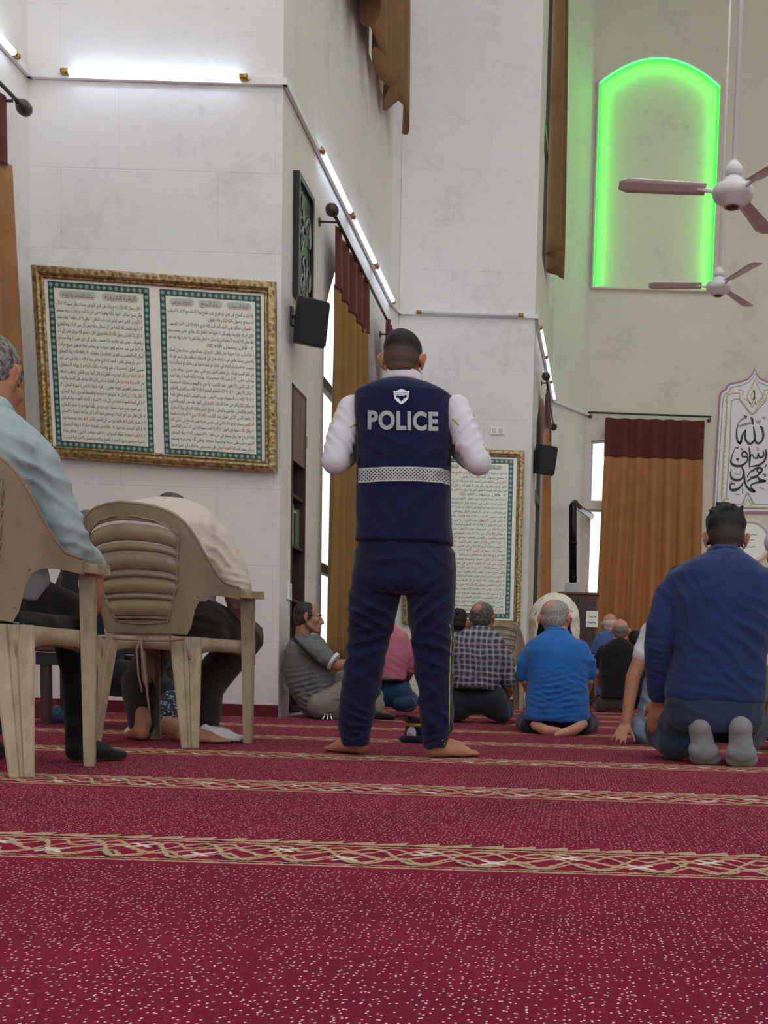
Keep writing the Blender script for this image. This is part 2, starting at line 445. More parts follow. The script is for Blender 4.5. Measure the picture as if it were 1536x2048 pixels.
# ------------------------------------------------------------------ windows
GLASS = NT('window_glass'); g = GLASS
tr = g.t.nodes.new('ShaderNodeBsdfTransparent'); tr.inputs[0].default_value = (.97, .98, .98, 1); gl = g.t.nodes.new('ShaderNodeBsdfGlossy'); gl.inputs['Roughness'].default_value = .05
mx = g.t.nodes.new('ShaderNodeMixShader'); mx.inputs[0].default_value = .05
g.t.links.new(tr.outputs[0], mx.inputs[1]); g.t.links.new(gl.outputs[0], mx.inputs[2]); g.t.links.new(mx.outputs[0], g.out.inputs[0]); GLASS = g.m
ALU = plain('dark_window_frame', '#4c4640', .4, .3)
ALUW = plain('pale_window_frame', '#b9bcc0', .4, .3)
nwin = [0]
def window(fr, a0, b0, a1, b1, rise, mat, cross=(), w=.05, d0=.09, kids=True):
    nwin[0] += 1
    outer = arch(a0 + .002, b0 + .002, a1 - .002, b1, rise - .002)
    ca, cb = (a0 + a1) / 2, (b0 + b1) / 2
    fa, fb = 1 - 2 * w / (a1 - a0), 1 - 2 * w / (b1 - b0)
    innr = [(ca + (x - ca) * fa, cb + (z - cb) * fb) for x, z in outer]
    o = panel('window_%d' % nwin[0], mat, [outer, innr], lambda a, b, d: fr(a, b, d0 + d), .05)
    for q, z in enumerate(cross):
        panel('transom', mat, [rect(a0 + .02, z - .04, a1 - .02, z + .04)], lambda a, b, d: fr(a, b, d0 + d - .004), .05, parent=o, kind=None)
    panel('mullion', mat, [rect(ca - .025, b0 + .02, ca + .025, b1 + rise * .9)], lambda a, b, d: fr(a, b, d0 + d + .002), .045, parent=o, kind=None)
    panel('pane', GLASS, [arch(a0 + .02, b0 + .02, a1 - .02, b1 - .02, rise)], lambda a, b, d: fr(a, b, d0 + d + .02), .006, parent=o, kind=None)
window(fx(XL), 4.6, .5, 6.9, 3.2, .45, ALU, (2.7,))
window(fx(XA), 8.75, .42, 11.1, 3.15, .86, ALU, (2.72, 1.2))
window(fx(XA), 10.35, 6.0, 11.3, 9.4, .4, ALU, (7.4,))
window(frB, .55, .3, 2.7, 3.3, .5, ALU, (2.7,))
window(frB, .5, 5.2, 2.6, 9.2, .7, ALU, (7.2,))
window(fy(YB), .16, .5, 1.72, 2.86, .0, ALUW, (1.0,), w=.03)
window(fy(YB), .16, 2.96, 1.72, 3.85, .06, ALUW, (), w=.03)

# ------------------------------------------------------------------ curtains
def cloth_mat(name, col, trans):
    n = NT(name); c = rgb(col); v = n.coord()
    n.base(n.ramp(n.noise(v, 5, 4), [(.3, tuple(x * .85 for x in c[:3]) + (1,)), (.7, tuple(min(1, x * 1.1) for x in c[:3]) + (1,))]))
    n.rough(.7); n.b.inputs['Specular IOR Level'].default_value = .25; n.b.inputs['Sheen Weight'].default_value = .2
    n.bump(n.noise(v, 260, 2), .2, .003)
    t = n.t.nodes.new('ShaderNodeBsdfTranslucent'); t.inputs[0].default_value = tuple(min(1, x * 1.25) for x in c[:3]) + (1,)
    m = n.t.nodes.new('ShaderNodeMixShader'); m.inputs[0].default_value = trans
    n.t.links.new(n.b.outputs[0], m.inputs[1]); n.t.links.new(t.outputs[0], m.inputs[2]); n.t.links.new(m.outputs[0], n.out.inputs[0])
    return n.m
OCHRE = cloth_mat('ochre_satin', '#9a7338', .25)
ORANGE = cloth_mat('orange_satin', '#bb8a5a', .38)
MAROON = cloth_mat('maroon_satin', '#69332a', .2)
UPPER = cloth_mat('bronze_satin', '#84603a', .12)
def sheet(name, mat, parent, origin, a, b, z0, z1, nrm, pleats, amp, amp0=None, seed=0, nx=None, nz=26, th=.004, zfun=None, spread=0.0, bow=None, band=False):
    """pleated cloth from plan point a to b, z0 bottom, z1 top; nrm is the room side"""
    rnd = random.Random(seed); nx = nx or int(pleats * 14); a, b = Vector(a), Vector(b); nrm = Vector(nrm)
    ph = [rnd.uniform(-.6, .6) for _ in range(40)]; am = [rnd.uniform(.55, 1.25) for _ in range(40)]
    bm = bmesh.new(); G = []
    amp0 = amp * .45 if amp0 is None else amp0
    for j in range(nz + 1):
        t = j / nz; row = []
        for i in range(nx + 1):
            s = i / nx; s2 = .5 + (s - .5) * (1 + spread * (1 - t))
            k = s * pleats; ki = int(k)
            w = math.sin(2 * PI * k + ph[ki % 40] * math.sin(PI * (k - ki)) + .5 * math.sin(3.1 * (1 if band else t) + ki))
            A = (amp + (amp0 - amp) * t ** 1.5) * (am[ki % 40] * (1 - (k - ki)) + am[(ki + 1) % 40] * (k - ki))
            p = a.lerp(b, s2)
            q = Vector((p[0], p[1], 0)) + nrm * (A * (w + .6) + (bow(s, t) if bow else 0))
            zz0 = z0 if zfun is None else zfun(s)
            row.append(bm.verts.new((q.x, q.y, zz0 + (z1 - zz0) * t)))
        G.append(row)
    for j in range(nz):
        for i in range(nx): bm.faces.new((G[j][i], G[j][i + 1], G[j + 1][i + 1], G[j + 1][i]))
    o = frombm(name, bm, mat, parent, origin=origin, smooth=True)
    m = o.modifiers.new('thick', 'SOLIDIFY'); m.thickness = th; m.offset = 0
    return o
def rod(parent, origin, a, b, r=.013, finial=(True, True), brackets=(), wall=None, mat=None):
    a, b = Vector(a), Vector(b); d = (b - a).normalized(); bm = bmesh.new(); tube(bm, [a, b], r, 10)
    frombm('rod', bm, mat or BRONZE, parent, origin=origin, smooth=True)
    for on, p, s in ((finial[0], a, -1), (finial[1], b, 1)):
        if on:
            bm = bmesh.new(); x, y = perp(d * s); dd = d * s
            M = Matrix(((x.x, y.x, dd.x, p.x), (x.y, y.y, dd.y, p.y), (x.z, y.z, dd.z, p.z), (0, 0, 0, 1)))
            prof = [(.013, -.03), (.02, -.025), (.02, -.012), (.014, -.005), (.022, .005), (.04, .02), (.05, .045), (.046, .075), (.03, .097), (.0, .105)]
            lathe(bm, prof, M, 16); fixn(bm); frombm('finial', bm, mat or BRONZE, parent, origin=origin, smooth=True)
    for t in brackets:
        p = a.lerp(b, t); q = wall(p); bm = bmesh.new(); tube(bm, [p, p + Vector((0, 0, -.03)), q + Vector((0, 0, -.03))], .009, 8)
        tube(bm, [q + Vector((0, 0, -.03)), q + Vector((0, 0, -.03)) + (p - q).normalized() * .012], .03, 12)
        frombm('bracket', bm, mat or BRONZE, parent, origin=origin)
# side wall, lower window
o0 = Vector((XA, 8.6, 0))
t = empty('curtain_rod', o0, 'dark curtain rod with ball finial along the side wall window', 'curtain rod')
rod(t, o0, (-1.92, 8.46, 3.79), (-1.92, 11.35, 3.76), brackets=(.03, .5, .93), wall=lambda p: Vector((XA, p.y, p.z)))
t = empty('curtain', Vector((XA, 9.2, .5)), 'long ochre curtain with maroon top band left of the officer', 'curtain', 'curtains on the side wall window')
og = Vector((XA, 9.2, .5))
sheet('cloth_panel', OCHRE, t, og, (-1.995, 8.72), (-1.965, 9.85), .42, 3.36, (1, 0, 0), 4.2, .055, .035, 3, spread=.30)
sheet('top_band', MAROON, t, og, (-1.985, 8.71), (-1.955, 9.86), 3.33, 3.80, (1, 0, 0), 4.2, .036, .030, 3, band=True)
t = empty('curtain', Vector((XA, 11, .5)), 'narrow gathered ochre curtain hanging just left of the officer\'s head', 'curtain', 'curtains on the side wall window')
og = Vector((XA, 11, .5))
sheet('cloth_panel', ORANGE, t, og, (-1.93, 10.75), (-1.93, 11.3), .42, 3.36, (1, 0, 0), 3.5, .06, .03, 5, spread=.1)
sheet('top_band', MAROON, t, og, (-1.93, 10.75), (-1.93, 11.3), 3.33, 3.76, (1, 0, 0), 3.5, .034, .028, 5, band=True)
# left wall
og = Vector((XL, 6.5, .3)); t = empty('curtain_rod', og, 'grey curtain rod with ball end at the left picture edge', 'curtain rod')
rod(t, og, (-3.63, 4.2, 3.86), (-3.63, 7.16, 3.87), brackets=(.97, .5), wall=lambda p: Vector((XL, p.y, p.z)))
t = empty('curtain', og, 'brown and orange curtain at the far left edge beside the wide framed text', 'curtain')
sheet('cloth_panel', ORANGE, t, og, (-3.68, 4.9), (-3.68, 7.13), .35, 3.47, (1, 0, 0), 7, .07, .04, 8, spread=.07)
sheet('top_band', MAROON, t, og, (-3.68, 4.9), (-3.68, 7.07), 3.44, 3.86, (1, 0, 0), 7, .042, .032, 8, band=True)
# side wall, upper window: bunched, its hem stepping down and away
og = Vector((XA, 10, 5.8)); t = empty('curtain', og, 'bunched bronze curtain hanging high at the top of the side wall', 'curtain', 'curtains on the upper windows')
sheet('cloth_panel', UPPER, t, og, (-1.93, 8.62), (-1.97, 11.45), 5.85, 10.2, (1, 0, 0), 4.6, .12, .05, 13, nx=150, nz=30, zfun=lambda s: 5.78 + .10 * math.sin(s * 37) + .1 * s)
rod(t, og, (-1.93, 8.6, 10.2), (-1.93, 11.6, 10.2), brackets=(.05, .95), wall=lambda p: Vector((XA, p.y, p.z)))
# far side wall, upper window
og = Vector((-.45, 13.7, 5.3)); t = empty('curtain', og, 'tall narrow bronze curtain high beside the green-lit arch', 'curtain', 'curtains on the upper windows')
sheet('cloth_panel', UPPER, t, og, (-.455, 13.1), (-.44, 14.1), 5.36, 10.3, (1, .0, 0), 3.2, .095, .045, 21, nx=60, zfun=lambda s: 5.35 + .05 * math.sin(s * 9))
rod(t, og, (-.40, 12.6, 10.3), (-.37, 14.9, 10.3), brackets=(.05, .95), wall=lambda p: Vector((-.47, p.y, p.z)))
# far side wall, lower window
og = Vector((-.45, 14, .3)); t = empty('curtain', og, 'gathered ochre curtain behind the second loudspeaker on the far side wall', 'curtain')
sheet('cloth_panel', ORANGE, t, og, (-.43, 12.95), (-.41, 14.6), .3, 3.3, (1, 0, 0), 5, .085, .035, 31)
sheet('top_band', MAROON, t, og, (-.43, 12.95), (-.41, 14.6), 3.27, 3.72, (1, 0, 0), 5, .037, .02, 31, band=True)
rod(t, og, (-.41, 12.6, 3.75), (-.37, 14.95, 3.75), brackets=(.05, .95), wall=lambda p: Vector((-.47, p.y, p.z)))
# back wall
og = Vector((1, YB, .3)); t = empty('curtain', og, 'wide orange pleated curtain with maroon heading on the back wall', 'curtain')
sheet('cloth_panel', ORANGE, t, og, (.36, YB - .17), (1.80, YB - .17), .01, 3.62, (0, -1, 0), 6.5, .085, .04, 44, spread=.1)
sheet('top_band', MAROON, t, og, (.355, YB - .178), (1.80, YB - .178), 3.58, 4.13, (0, -1, 0), 6.5, .042, .028, 44, band=True)
og = Vector((1, YB, 4.2)); t = empty('curtain_rod', og, 'thin dark rod across the back wall above the orange curtain', 'curtain rod')
rod(t, og, (.10, YB - .12, 4.22), (1.90, YB - .12, 4.21), r=.014, finial=(False, False), brackets=(.02, .99), wall=lambda p: Vector((p.x, YB, p.z)))
# ================================================================== Arabic lettering
FORMS = {}
for cp in list(range(0xFE80, 0xFEFD)):
    d = unicodedata.decomposition(chr(cp)).split()
    if len(d) >= 2 and d[0] in ('<isolated>', '<final>', '<initial>', '<medial>'):
        FORMS.setdefault(''.join(chr(int(x, 16)) for x in d[1:]), {})[d[0][1:-1]] = chr(cp)
def shape_ar(s):
    out = []; i = 0
    def dual(c): return 'initial' in FORMS.get(c, {})
    prev = False
    while i < len(s):
        c = s[i]; step = 1
        if c == 'ل' and i + 1 < len(s) and s[i:i + 2] in FORMS: c = s[i:i + 2]; step = 2
        if c not in FORMS:
            out.append(c); prev = False; i += 1; continue
        f = FORMS[c]; nxt = s[i + step] if i + step < len(s) else ' '
        can_next = dual(c) and (nxt in FORMS and 'final' in FORMS[nxt])
        if prev and 'final' not in f: prev = False
        key = 'medial' if prev and can_next and 'medial' in f else 'final' if prev else 'initial' if can_next else 'isolated'
        out.append(f.get(key, f.get('isolated', c))); prev = can_next and dual(c); i += step
    t = ''.join(reversed(out)).replace('الله', 'ﷲ')
    # numbers keep their own direction, brackets are mirrored
    sw = {'(': ')', ')': '('}
    return ''.join(sw.get(q, q) for q in t)
def text_mesh(body, size=1.0, offset=0.0, res=2, spacing=1.0):
    cu = bpy.data.curves.new('t', 'FONT'); cu.body = body; cu.size = size; cu.offset = offset; cu.resolution_u = res; cu.space_character = spacing
    o = bpy.data.objects.new('t', cu); COL.objects.link(o)
    dg = bpy.context.evaluated_depsgraph_get(); me = bpy.data.meshes.new_from_object(o.evaluated_get(dg), depsgraph=dg)
    vs = [tuple(v.co) for v in me.vertices]; fs = [tuple(p.vertices) for p in me.polygons]
    bpy.data.objects.remove(o); bpy.data.curves.remove(cu); bpy.data.meshes.remove(me)
    return vs, fs
def lay_line(acc, segs, x0, x1, y, size, fit=True):
    """segs: [(text, colour key)] read right to left; acc[colour] collects 2D geometry"""
    parts = []; tot = 0
    for s, c in segs:
        vs, fs = text_mesh(shape_ar(s), size, size * .004)
        if not vs: continue
        lo = min(v[0] for v in vs); hi = max(v[0] for v in vs); parts.append((vs, fs, c, lo, hi)); tot += hi - lo + size * .25
    tot -= size * .25; k = (x1 - x0) / tot if fit else min(1, (x1 - x0) / tot); cur = x1
    for vs, fs, c, lo, hi in parts:
        V, Fc = acc.setdefault(c, ([], [])); n = len(V)
        w = (hi - lo) * k
        V += [(cur - w + (v[0] - lo) * k, y + v[1]) for v in vs]; Fc += [tuple(n + i for i in f) for f in fs]
        cur -= w + size * .25 * k
R_, K_ = 'red', 'black'
PANEL_L = [
 [('١- قال رسول الله', K_), ('ﷺ', R_), (': ( ضع يدك على الذي تألم من جسدك وقل: بسم الله ثلاثاً ،', K_)],
 [('وقل سبع مرات : أعوذ بالله وقدرته من شر ما أجد وأحاذر ) رواه مسلم', K_)],
 [('٢- اللهم', R_), ('رب الناس أذهب البأس اشف أنت الشافي لا شافي إلا أنت شفاء لا يغادر سقما', K_)],
 [('٣- ( أعوذ بكلمات الله التامة من كل شيطان وهامة ومن كل عين لامة ) رواه البخاري', K_)],
 [('٤- كان إذا اشتكى رسول الله', K_), ('ﷺ', R_), ('رقاه جبريل قال : ( بسم الله يبريك ومن كل داء', K_)],
 [('يشفيك ، ومن شر حاسد إذا حسد ، وشر كل ذي عين ) رواه مسلم', K_)],
 [('٥- ( ما من عبد مسلم يعود مريضا لم يحضر أجله فيقول سبع مرات', K_)],
 [('أسأل الله العظيم رب العرش العظيم أن يشفيك ، إلا عافاه الله ) رواه الترمذي', K_)],
 [('٦- ( من رأى مبتلى فقال : الحمد لله الذي عافاني مما ابتلاك به وفضلني على كثير', K_)],
 [('ممن خلق تفضيلا ، لم يصبه ذلك البلاء ) رواه الترمذي', K_)],
 [('٧- اقرأ الفاتحة', R_), ('و ( قل أعوذ برب الفلق ) و ( قل أعوذ برب الناس ) واطلب الشفاء', K_)],
 [('من الله', K_), ('وحده وتصدق', R_), ('على الفقراء تشفى بإذن الله وداوم على الدعاء والدواء', K_)],
 [('١- استعمل العسل لقوله تعالى : ( فيه شفاء للناس ) سورة النحل ٦٩', K_)],
 [('٢- قال', K_), ('ﷺ', R_), (': ( إن أمثل ما تداويتم به', K_), ('الحجامة', R_), ('والقسط البحري ) رواه البخاري', K_)],
 [('٣- ( في', K_), ('الحبة السوداء', R_), ('شفاء من كل داء ، إلا السام ) السام : الموت رواه البخاري', K_)],
 [('٤- ( من تصبح بسبع تمرات عجوة ، لم يضره في ذلك اليوم سم ولا سحر ) البخاري', K_)],
 [('٥- قال تعالى عن أهل الجنة ( ويسقون فيها كأسا كان مزاجها زنجبيلا ) الإنسان', K_)],
 [('٦- ( عليكم بألبان', K_), ('البقر', R_), ('فإنها ترم من كل الشجر )', K_), ('ألبان البقر', R_), ('شفاء وسمنها دواء', K_)],
 [('٧- ( كلوا الزيت وادهنوا به ، فإنه من شجرة مباركة ) رواه الترمذي', K_)],
 [('٨- (', K_), ('التلبينة', R_), ('مجمة لفؤاد المريض ، تذهب ببعض الحزن ) متفق عليه', K_)],
 [('( التلبينة حساء من دقيق الشعير أو القمح بنخالته مع العسل والأصل فيه الحليب )', K_)]]
PANEL_R = [
 [('إذا أردت النجاح في عمل أو تفريج كرب فادع بهذا الدعاء مع الأخذ بالأسباب', K_)],
 [('١- سمع رسول الله', K_), ('ﷺ', R_), ('رجلا يقول :', K_)],
 [('( اللهم', R_), ('إني أسألك بأني أشهد أنك أنت الله الذي لا إله إلا أنت الأحد الصمد ،', K_)],
 [('الذي لم يلد ولم يولد ولم يكن له كفوا أحد ) فقال', K_), ('ﷺ', R_), (': والذي نفس محمد بيده', K_)],
 [('لقد سأل الله باسمه الأعظم الذي إذا سئل به أعطى وإذا دعي به أجاب رواه أبو داود', K_)],
 [('٢- قال رسول الله', K_), ('ﷺ', R_)],
 [('( ما أصاب عبدا هم ولا حزن فقال :', K_), ('اللهم', R_), ('إني عبدك وابن عبدك وابن أمتك', K_)],
 [('ناصيتي بيدك ماض في حكمك عدل في قضاؤك أسألك بكل اسم هو لك', K_)],
 [('سميت به نفسك أو أنزلته في كتابك أو علمته أحدا من خلقك أو استأثرت به', K_)],
 [('في علم الغيب عندك ، أن تجعل القرآن ربيع قلبي ، ونور صدري ، وجلاء حزني ،', K_)],
 [('وذهاب همي ، إلا أذهب الله همه وحزنه ، وأبدله مكانه فرجا ) رواه أحمد', K_)],
 [('٣- كان النبي', K_), ('ﷺ', R_), ('يقول عند الكرب : يا حي يا قيوم برحمتك أستغيث', K_)],
 [('٤- وكان', K_), ('ﷺ', R_), ('يقول : لا إله إلا الله العظيم الحليم لا إله إلا الله رب العرش العظيم', K_)],
 [('لا إله إلا الله رب السموات ورب الأرض ، ورب العرش الكريم متفق عليه', K_)],
 [('٥- وكان', K_), ('ﷺ', R_), ('يكثر من هذا الدعاء :', K_), ('اللهم', R_), ('إني أعوذ بك من الهم والحزن', K_)],
 [('والعجز والكسل ، والجبن والبخل ، وضلع الدين وغلبة الرجال رواه البخاري', K_)],
 [('٦- علمنا النبي', K_), ('ﷺ', R_), ('أن نقول عند الكرب :', K_), ('الله الله', R_), ('ربي لا أشرك به شيئا', K_)],
 [('٧-', K_), ('اللهم', R_), ('رحمتك أرجو فلا تكلني إلى نفسي طرفة عين وأصلح لي شأني كله', K_)],
 [('٨- وقال', K_), ('ﷺ', R_), (': دعوة ذي النون : لا إله إلا أنت سبحانك إني كنت من الظالمين', K_)],
 [('فإنه لم يدع بها رجل مسلم في شيء قط ، إلا استجاب الله له رواه الترمذي', K_)],
 [('اللهم', R_), ('صل على نبينا وحبيبنا محمد وعلى آله وصحبه وسلم', K_)],
 [('يسأل بعد الصلاة', K_), ('اللهم', R_), ('أجرني في مصيبتي واخلف لي خيرا منها', K_)]]
INK = plain('black_ink', '#4e5651', .8); RED = plain('red_ink', '#b2483f', .8)
PAPER = plain('glossy_paper', '#f8fbf4', .35, var=.02); INNER = plain('tinted_paper', '#f2f8ec', .35, var=.03)
CARTO = plain('heading_cartouche', '#c3d6cf', .3)
def gilt():
    n = NT('carved_gilt'); v = n.coord(); vo = n.t.nodes.new('ShaderNodeTexVoronoi'); n.put(vo.inputs['Vector'], v); vo.inputs['Scale'].default_value = 34
    n.base(n.ramp(vo.outputs[0], [(.05, rgb('#66543a')), (.3, rgb('#937c50')), (.7, rgb('#b7a377'))])); n.rough(.36); n.b.inputs['Metallic'].default_value = .65
    n.bump(vo.outputs[0], .7, .006); return n.m
GILT = gilt()
def beads():
    n = NT('jewelled_border'); tc = n.t.nodes.new('ShaderNodeTexCoord'); mp = n.t.nodes.new('ShaderNodeMapping'); n.t.links.new(tc.outputs['UV'], mp.inputs[0])
    sp = n.t.nodes.new('ShaderNodeSeparateXYZ'); n.t.links.new(mp.outputs[0], sp.inputs[0])
    a = n.math('SUBTRACT', n.math('FRACT', sp.outputs[0]), .5); b = n.math('SUBTRACT', sp.outputs[1], .5)
    d = n.math('SQRT', n.math('ADD', n.math('MULTIPLY', a, a), n.math('MULTIPLY', b, b)))
    n.base(n.ramp(d, [(.10, rgb('#a9c6c6')), (.30, rgb('#5a8a86')), (.43, rgb('#456a63')), (.5, rgb('#2f4a36')), (.62, rgb('#55553f'))])); n.rough(.3); return n.m
BEAD = beads()
def text_object(name, geo, mat, parent, fr, th=.0):
    V, Fc = geo; me = bpy.data.meshes.new(name); me.from_pydata([fr(x, y) for x, y in V], [], Fc); me.update()
    return link(name, me, mat, parent)
def framed(label, TL, TR, BL, BR, panels, mw=.075, cat='picture', single=False):
    """gilt moulding round a printed sheet; corners in world space"""
    TL, TR, BL, BR = map(Vector, (TL, TR, BL, BR)); O = (BL + BR) / 2
    ux = ((TR + BR) - (TL + BL)).normalized(); uz = ((TL + TR) - (BL + BR)).normalized(); n = ux.cross(uz).normalized()   # n points at the room
    Wd = ((TR - TL).length + (BR - BL).length) / 2; Hh = ((TL - BL).length + (TR - BR).length) / 2
    root = empty('framed_text', O, label, cat)
    root.rotation_mode = 'QUATERNION'; root.rotation_quaternion = Matrix((( ux.x, -n.x, uz.x), (ux.y, -n.y, uz.y), (ux.z, -n.z, uz.z))).to_quaternion()
    # local: x right, y away from the room, z up
    prof = [(0, .02), (0, -.012), (.008, -.022), (.018, -.026), (.040, -.030), (.052, -.022), (.056, -.012), (.066, -.016), (mw, -.008), (mw, .02)]
    cs = [(-Wd / 2, 0), (Wd / 2, 0), (Wd / 2, Hh), (-Wd / 2, Hh)]; dirs = [(1, 1), (-1, 1), (-1, -1), (1, -1)]
    for k in range(4):
        bm = bmesh.new(); k2 = (k + 1) % 4; A = []; B = []
        for ins, y in prof:
            A.append(bm.verts.new((cs[k][0] + dirs[k][0] * ins, y, cs[k][1] + dirs[k][1] * ins)))
            B.append(bm.verts.new((cs[k2][0] + dirs[k2][0] * ins, y, cs[k2][1] + dirs[k2][1] * ins)))
        for i in range(len(prof) - 1): bm.faces.new((A[i], A[i + 1], B[i + 1], B[i]))
        bm.faces.new(A + []); bm.faces.new(B[::-1]); bm.faces.new((A[0], B[0], B[-1], A[-1])); fixn(bm)
        frombm('moulding', bm, GILT, root)
    bm = bmesh.new(); box(bm, (-Wd / 2 + mw - .01, 0.0, mw - .01), (Wd / 2 - mw + .01, .012, Hh - mw + .01)); fixn(bm); frombm('mount', bm, PAPER, root)
    for (x0, z0, x1, z1, heads, lines, bw) in panels:
        x0, x1 = x0 * Wd, x1 * Wd; z0, z1 = z0 * Hh, z1 * Hh
        bm = bmesh.new(); box(bm, (x0 + bw * .9, -.0015, z0 + bw * .9), (x1 - bw * .9, 0, z1 - bw * .9)); fixn(bm); frombm('printed_sheet', bm, INNER, root)
        bm = bmesh.new(); uv = bm.loops.layers.uv.new('UVMap')
        def q(a, b, flip=False):
            L = max(b[0] - a[0], b[1] - a[1]); N = round(L / bw); vs = [bm.verts.new((x, -.002, z)) for x, z in ((a[0], a[1]), (b[0], a[1]), (b[0], b[1]), (a[0], b[1]))]
            f = bm.faces.new(vs); hor = (b[0] - a[0]) > (b[1] - a[1])
            co = [(0, 0), (N, 0), (N, 1), (0, 1)] if hor else [(0, 0), (0, 1), (N, 1), (N, 0)]
            for lpp, c in zip(f.loops, co): lpp[uv].uv = c
        q((x0, z0), (x1, z0 + bw)); q((x0, z1 - bw), (x1, z1)); q((x0, z0 + bw), (x0 + bw, z1 - bw)); q((x1 - bw, z0 + bw), (x1, z1 - bw))
        frombm('jewelled_border', bm, BEAD, root)
        acc = {}; ix0, ix1 = x0 + bw * 1.35, x1 - bw * 1.35; n_l = len(lines); top = z1 - bw * 1.25; hh = (top - z0 - bw * 1.25) / (n_l + 1.4)
        if heads:
            hw = (ix1 - ix0) / len(heads)
            for i, h in enumerate(heads):
                a = ix1 - (i + 1) * hw + hw * .07; b = ix1 - i * hw - hw * .07
                m = max(0, ((b - a) - .36) / 2); a += m; b -= m
                lay_line(acc, [(h, R_)], a + .02, b - .02, top - hh * .92, hh * .92)
                bm = bmesh.new(); pts = []
                for kx in range(20):
                    an = 2 * PI * kx / 20; cx_ = (b - hh * .5) if math.cos(an) > 0 else (a + hh * .5)
                    pts.append(bm.verts.new((cx_ + math.cos(an) * hh * .5, -.0022, top - hh * .62 + math.sin(an) * hh * .58)))
                bm.faces.new(pts); frombm('heading_cartouche', bm, CARTO, root)
        for i, ln in enumerate(lines):
            short = len(''.join(s for s, c in ln)) < 32
            lay_line(acc, ln, ix0 + (0.45 * (ix1 - ix0) if short else 0), ix1, top - hh * (i + 2.15), hh * .74)
        for c, geo in acc.items():
            text_object('printed_text', geo, INK if c == K_ else RED, root, lambda x, y: (x, -.003, y))
    return root
framed('wide gold-framed Arabic text in two green-bordered columns on the pier wall',
       P(66, 533, 7.24), P(559, 562, 7.24), P(88, 917, 7.455), P(551, 942, 7.455),
       [(-.438, .062, -.022, .925, ['الرقية الشرعية', 'دعاء الشفاء وأدويته'], PANEL_L, .038),
        (.022, .062, .438, .925, ['الدعاء المستجاب', 'دعاء النجاح', 'دعاء تفريج الكرب وتفريج الهموم'], PANEL_R, .038)])
framed('tall gold-framed Arabic text behind the officer on the second pier',
       (-1.90, YP2 - .10, 2.78), (-.60, YP2 - .10, 2.78), (-1.90, YP2 - .035, .88), (-.60, YP2 - .035, .88),
       [(-.41, .05, .41, .95, ['الدعاء المستجاب', 'دعاء النجاح'], (PANEL_R + PANEL_L)[:33], .05)], mw=.075)

# ------------------------------------------------------------------ painted calligraphy plaque on the back wall
WMUL = [1.15]
def mp(x, y, D=YB - .03): return P(1400 + x / 4.99, 720 + y / 4.99, D)
def stroke(bm, pts, w, D, closed=False):
    """flat brush stroke with round width change; pts in plaque crop units, w width or list"""
    n = 8; P2 = []; Wd = w if isinstance(w, list) else [w] * len(pts); Wd = [q * WMUL[0] for q in Wd]; WW = []
    def cr(p0, p1, p2, p3, t):
        return .5 * ((2 * p1) + (-p0 + p2) * t + (2 * p0 - 5 * p1 + 4 * p2 - p3) * t * t + (-p0 + 3 * p1 - 3 * p2 + p3) * t ** 3)
    pv = [Vector(p) for p in pts]
    for i in range(len(pv) - 1):
        for k in range(n):
            t = k / n; P2.append(cr(pv[max(i - 1, 0)], pv[i], pv[i + 1], pv[min(i + 2, len(pv) - 1)], t)); WW.append(Wd[i] * (1 - t) + Wd[i + 1] * t)
    P2.append(pv[-1]); WW.append(Wd[-1]); A = []; B = []
    for i, p in enumerate(P2):
        d = (P2[min(i + 1, len(P2) - 1)] - P2[max(i - 1, 0)]); d = d.normalized() if d.length > 0 else Vector((1, 0)); nn = Vector((-d.y, d.x)) * WW[i] / 2
        A.append(bm.verts.new(mp(*(p + nn), D))); B.append(bm.verts.new(mp(*(p - nn), D)))
    for i in range(len(P2) - 1):
        bm.faces.new((A[i], A[i + 1], B[i + 1], B[i]))
AX = 548     # axis of symmetry
def mirror(pts, axis=lambda y: 548 - (y - 85) * .062): return [(2 * axis(y) - x, y) for x, y in pts]
half = [(548, 85), (520, 140), (480, 180), (400, 212), (300, 232), (268, 250), (255, 285), (210, 310), (194, 345), (180, 560), (165, 820), (145, 1180), (130, 1530)]
def plaque_loop(k):
    ax = lambda y: 548 - (y - 85) * .062
    cy = 820; L = [(ax(y) + (x - ax(y)) * k, cy + (y - cy) * (1 - (1 - k) * .62)) for x, y in half]
    return L[::-1] + [(2 * ax(y) - x, y) for x, y in L[1:]]
og = mp(470, 1530, YB)
pq = empty('wall_plaque', og, 'white pointed plaque with black calligraphy and gold ornament, right of the orange curtain', 'plaque')
def flat(name, loop, mat, D, th=.02):
    bm = bmesh.new(); f = bm.faces.new([bm.verts.new(mp(x, y, D)) for x, y in loop])
    r = bmesh.ops.extrude_face_region(bm, geom=[f]); bmesh.ops.translate(bm, verts=[g for g in r['geom'] if isinstance(g, bmesh.types.BMVert)], vec=(0, th, 0))
    bmesh.ops.triangulate(bm, faces=bm.faces, ngon_method='EAR_CLIP'); fixn(bm); return frombm(name, bm, mat, pq, origin=og)
MAUVE = plain('mauve_edge', '#a5788a', .5); GREYL = plain('grey_line', '#8d938f', .5); PLW = plain('plaque_white', '#e4e4ea', .35, var=.02)
GOLDL = plain('gold_paint', '#b9a66a', .45, .2); INKB = plain('calligraphy_black', '#26292b', .5); GREYS = plain('grey_paint', '#8b8e92', .5)
flat('backing', plaque_loop(1.0), MAUVE, YB - .030, .029); flat('white_rim', plaque_loop(.955), PLW, YB - .033, .006); flat('grey_line', plaque_loop(.90), GREYL, YB - .036, .004); flat('face', plaque_loop(.878), PLW, YB - .039, .005)
bm = bmesh.new(); D = YB - .041
leftside = [(395, 330), (300, 340), (268, 380), (262, 600), (240, 900), (222, 1200), (215, 1390)]
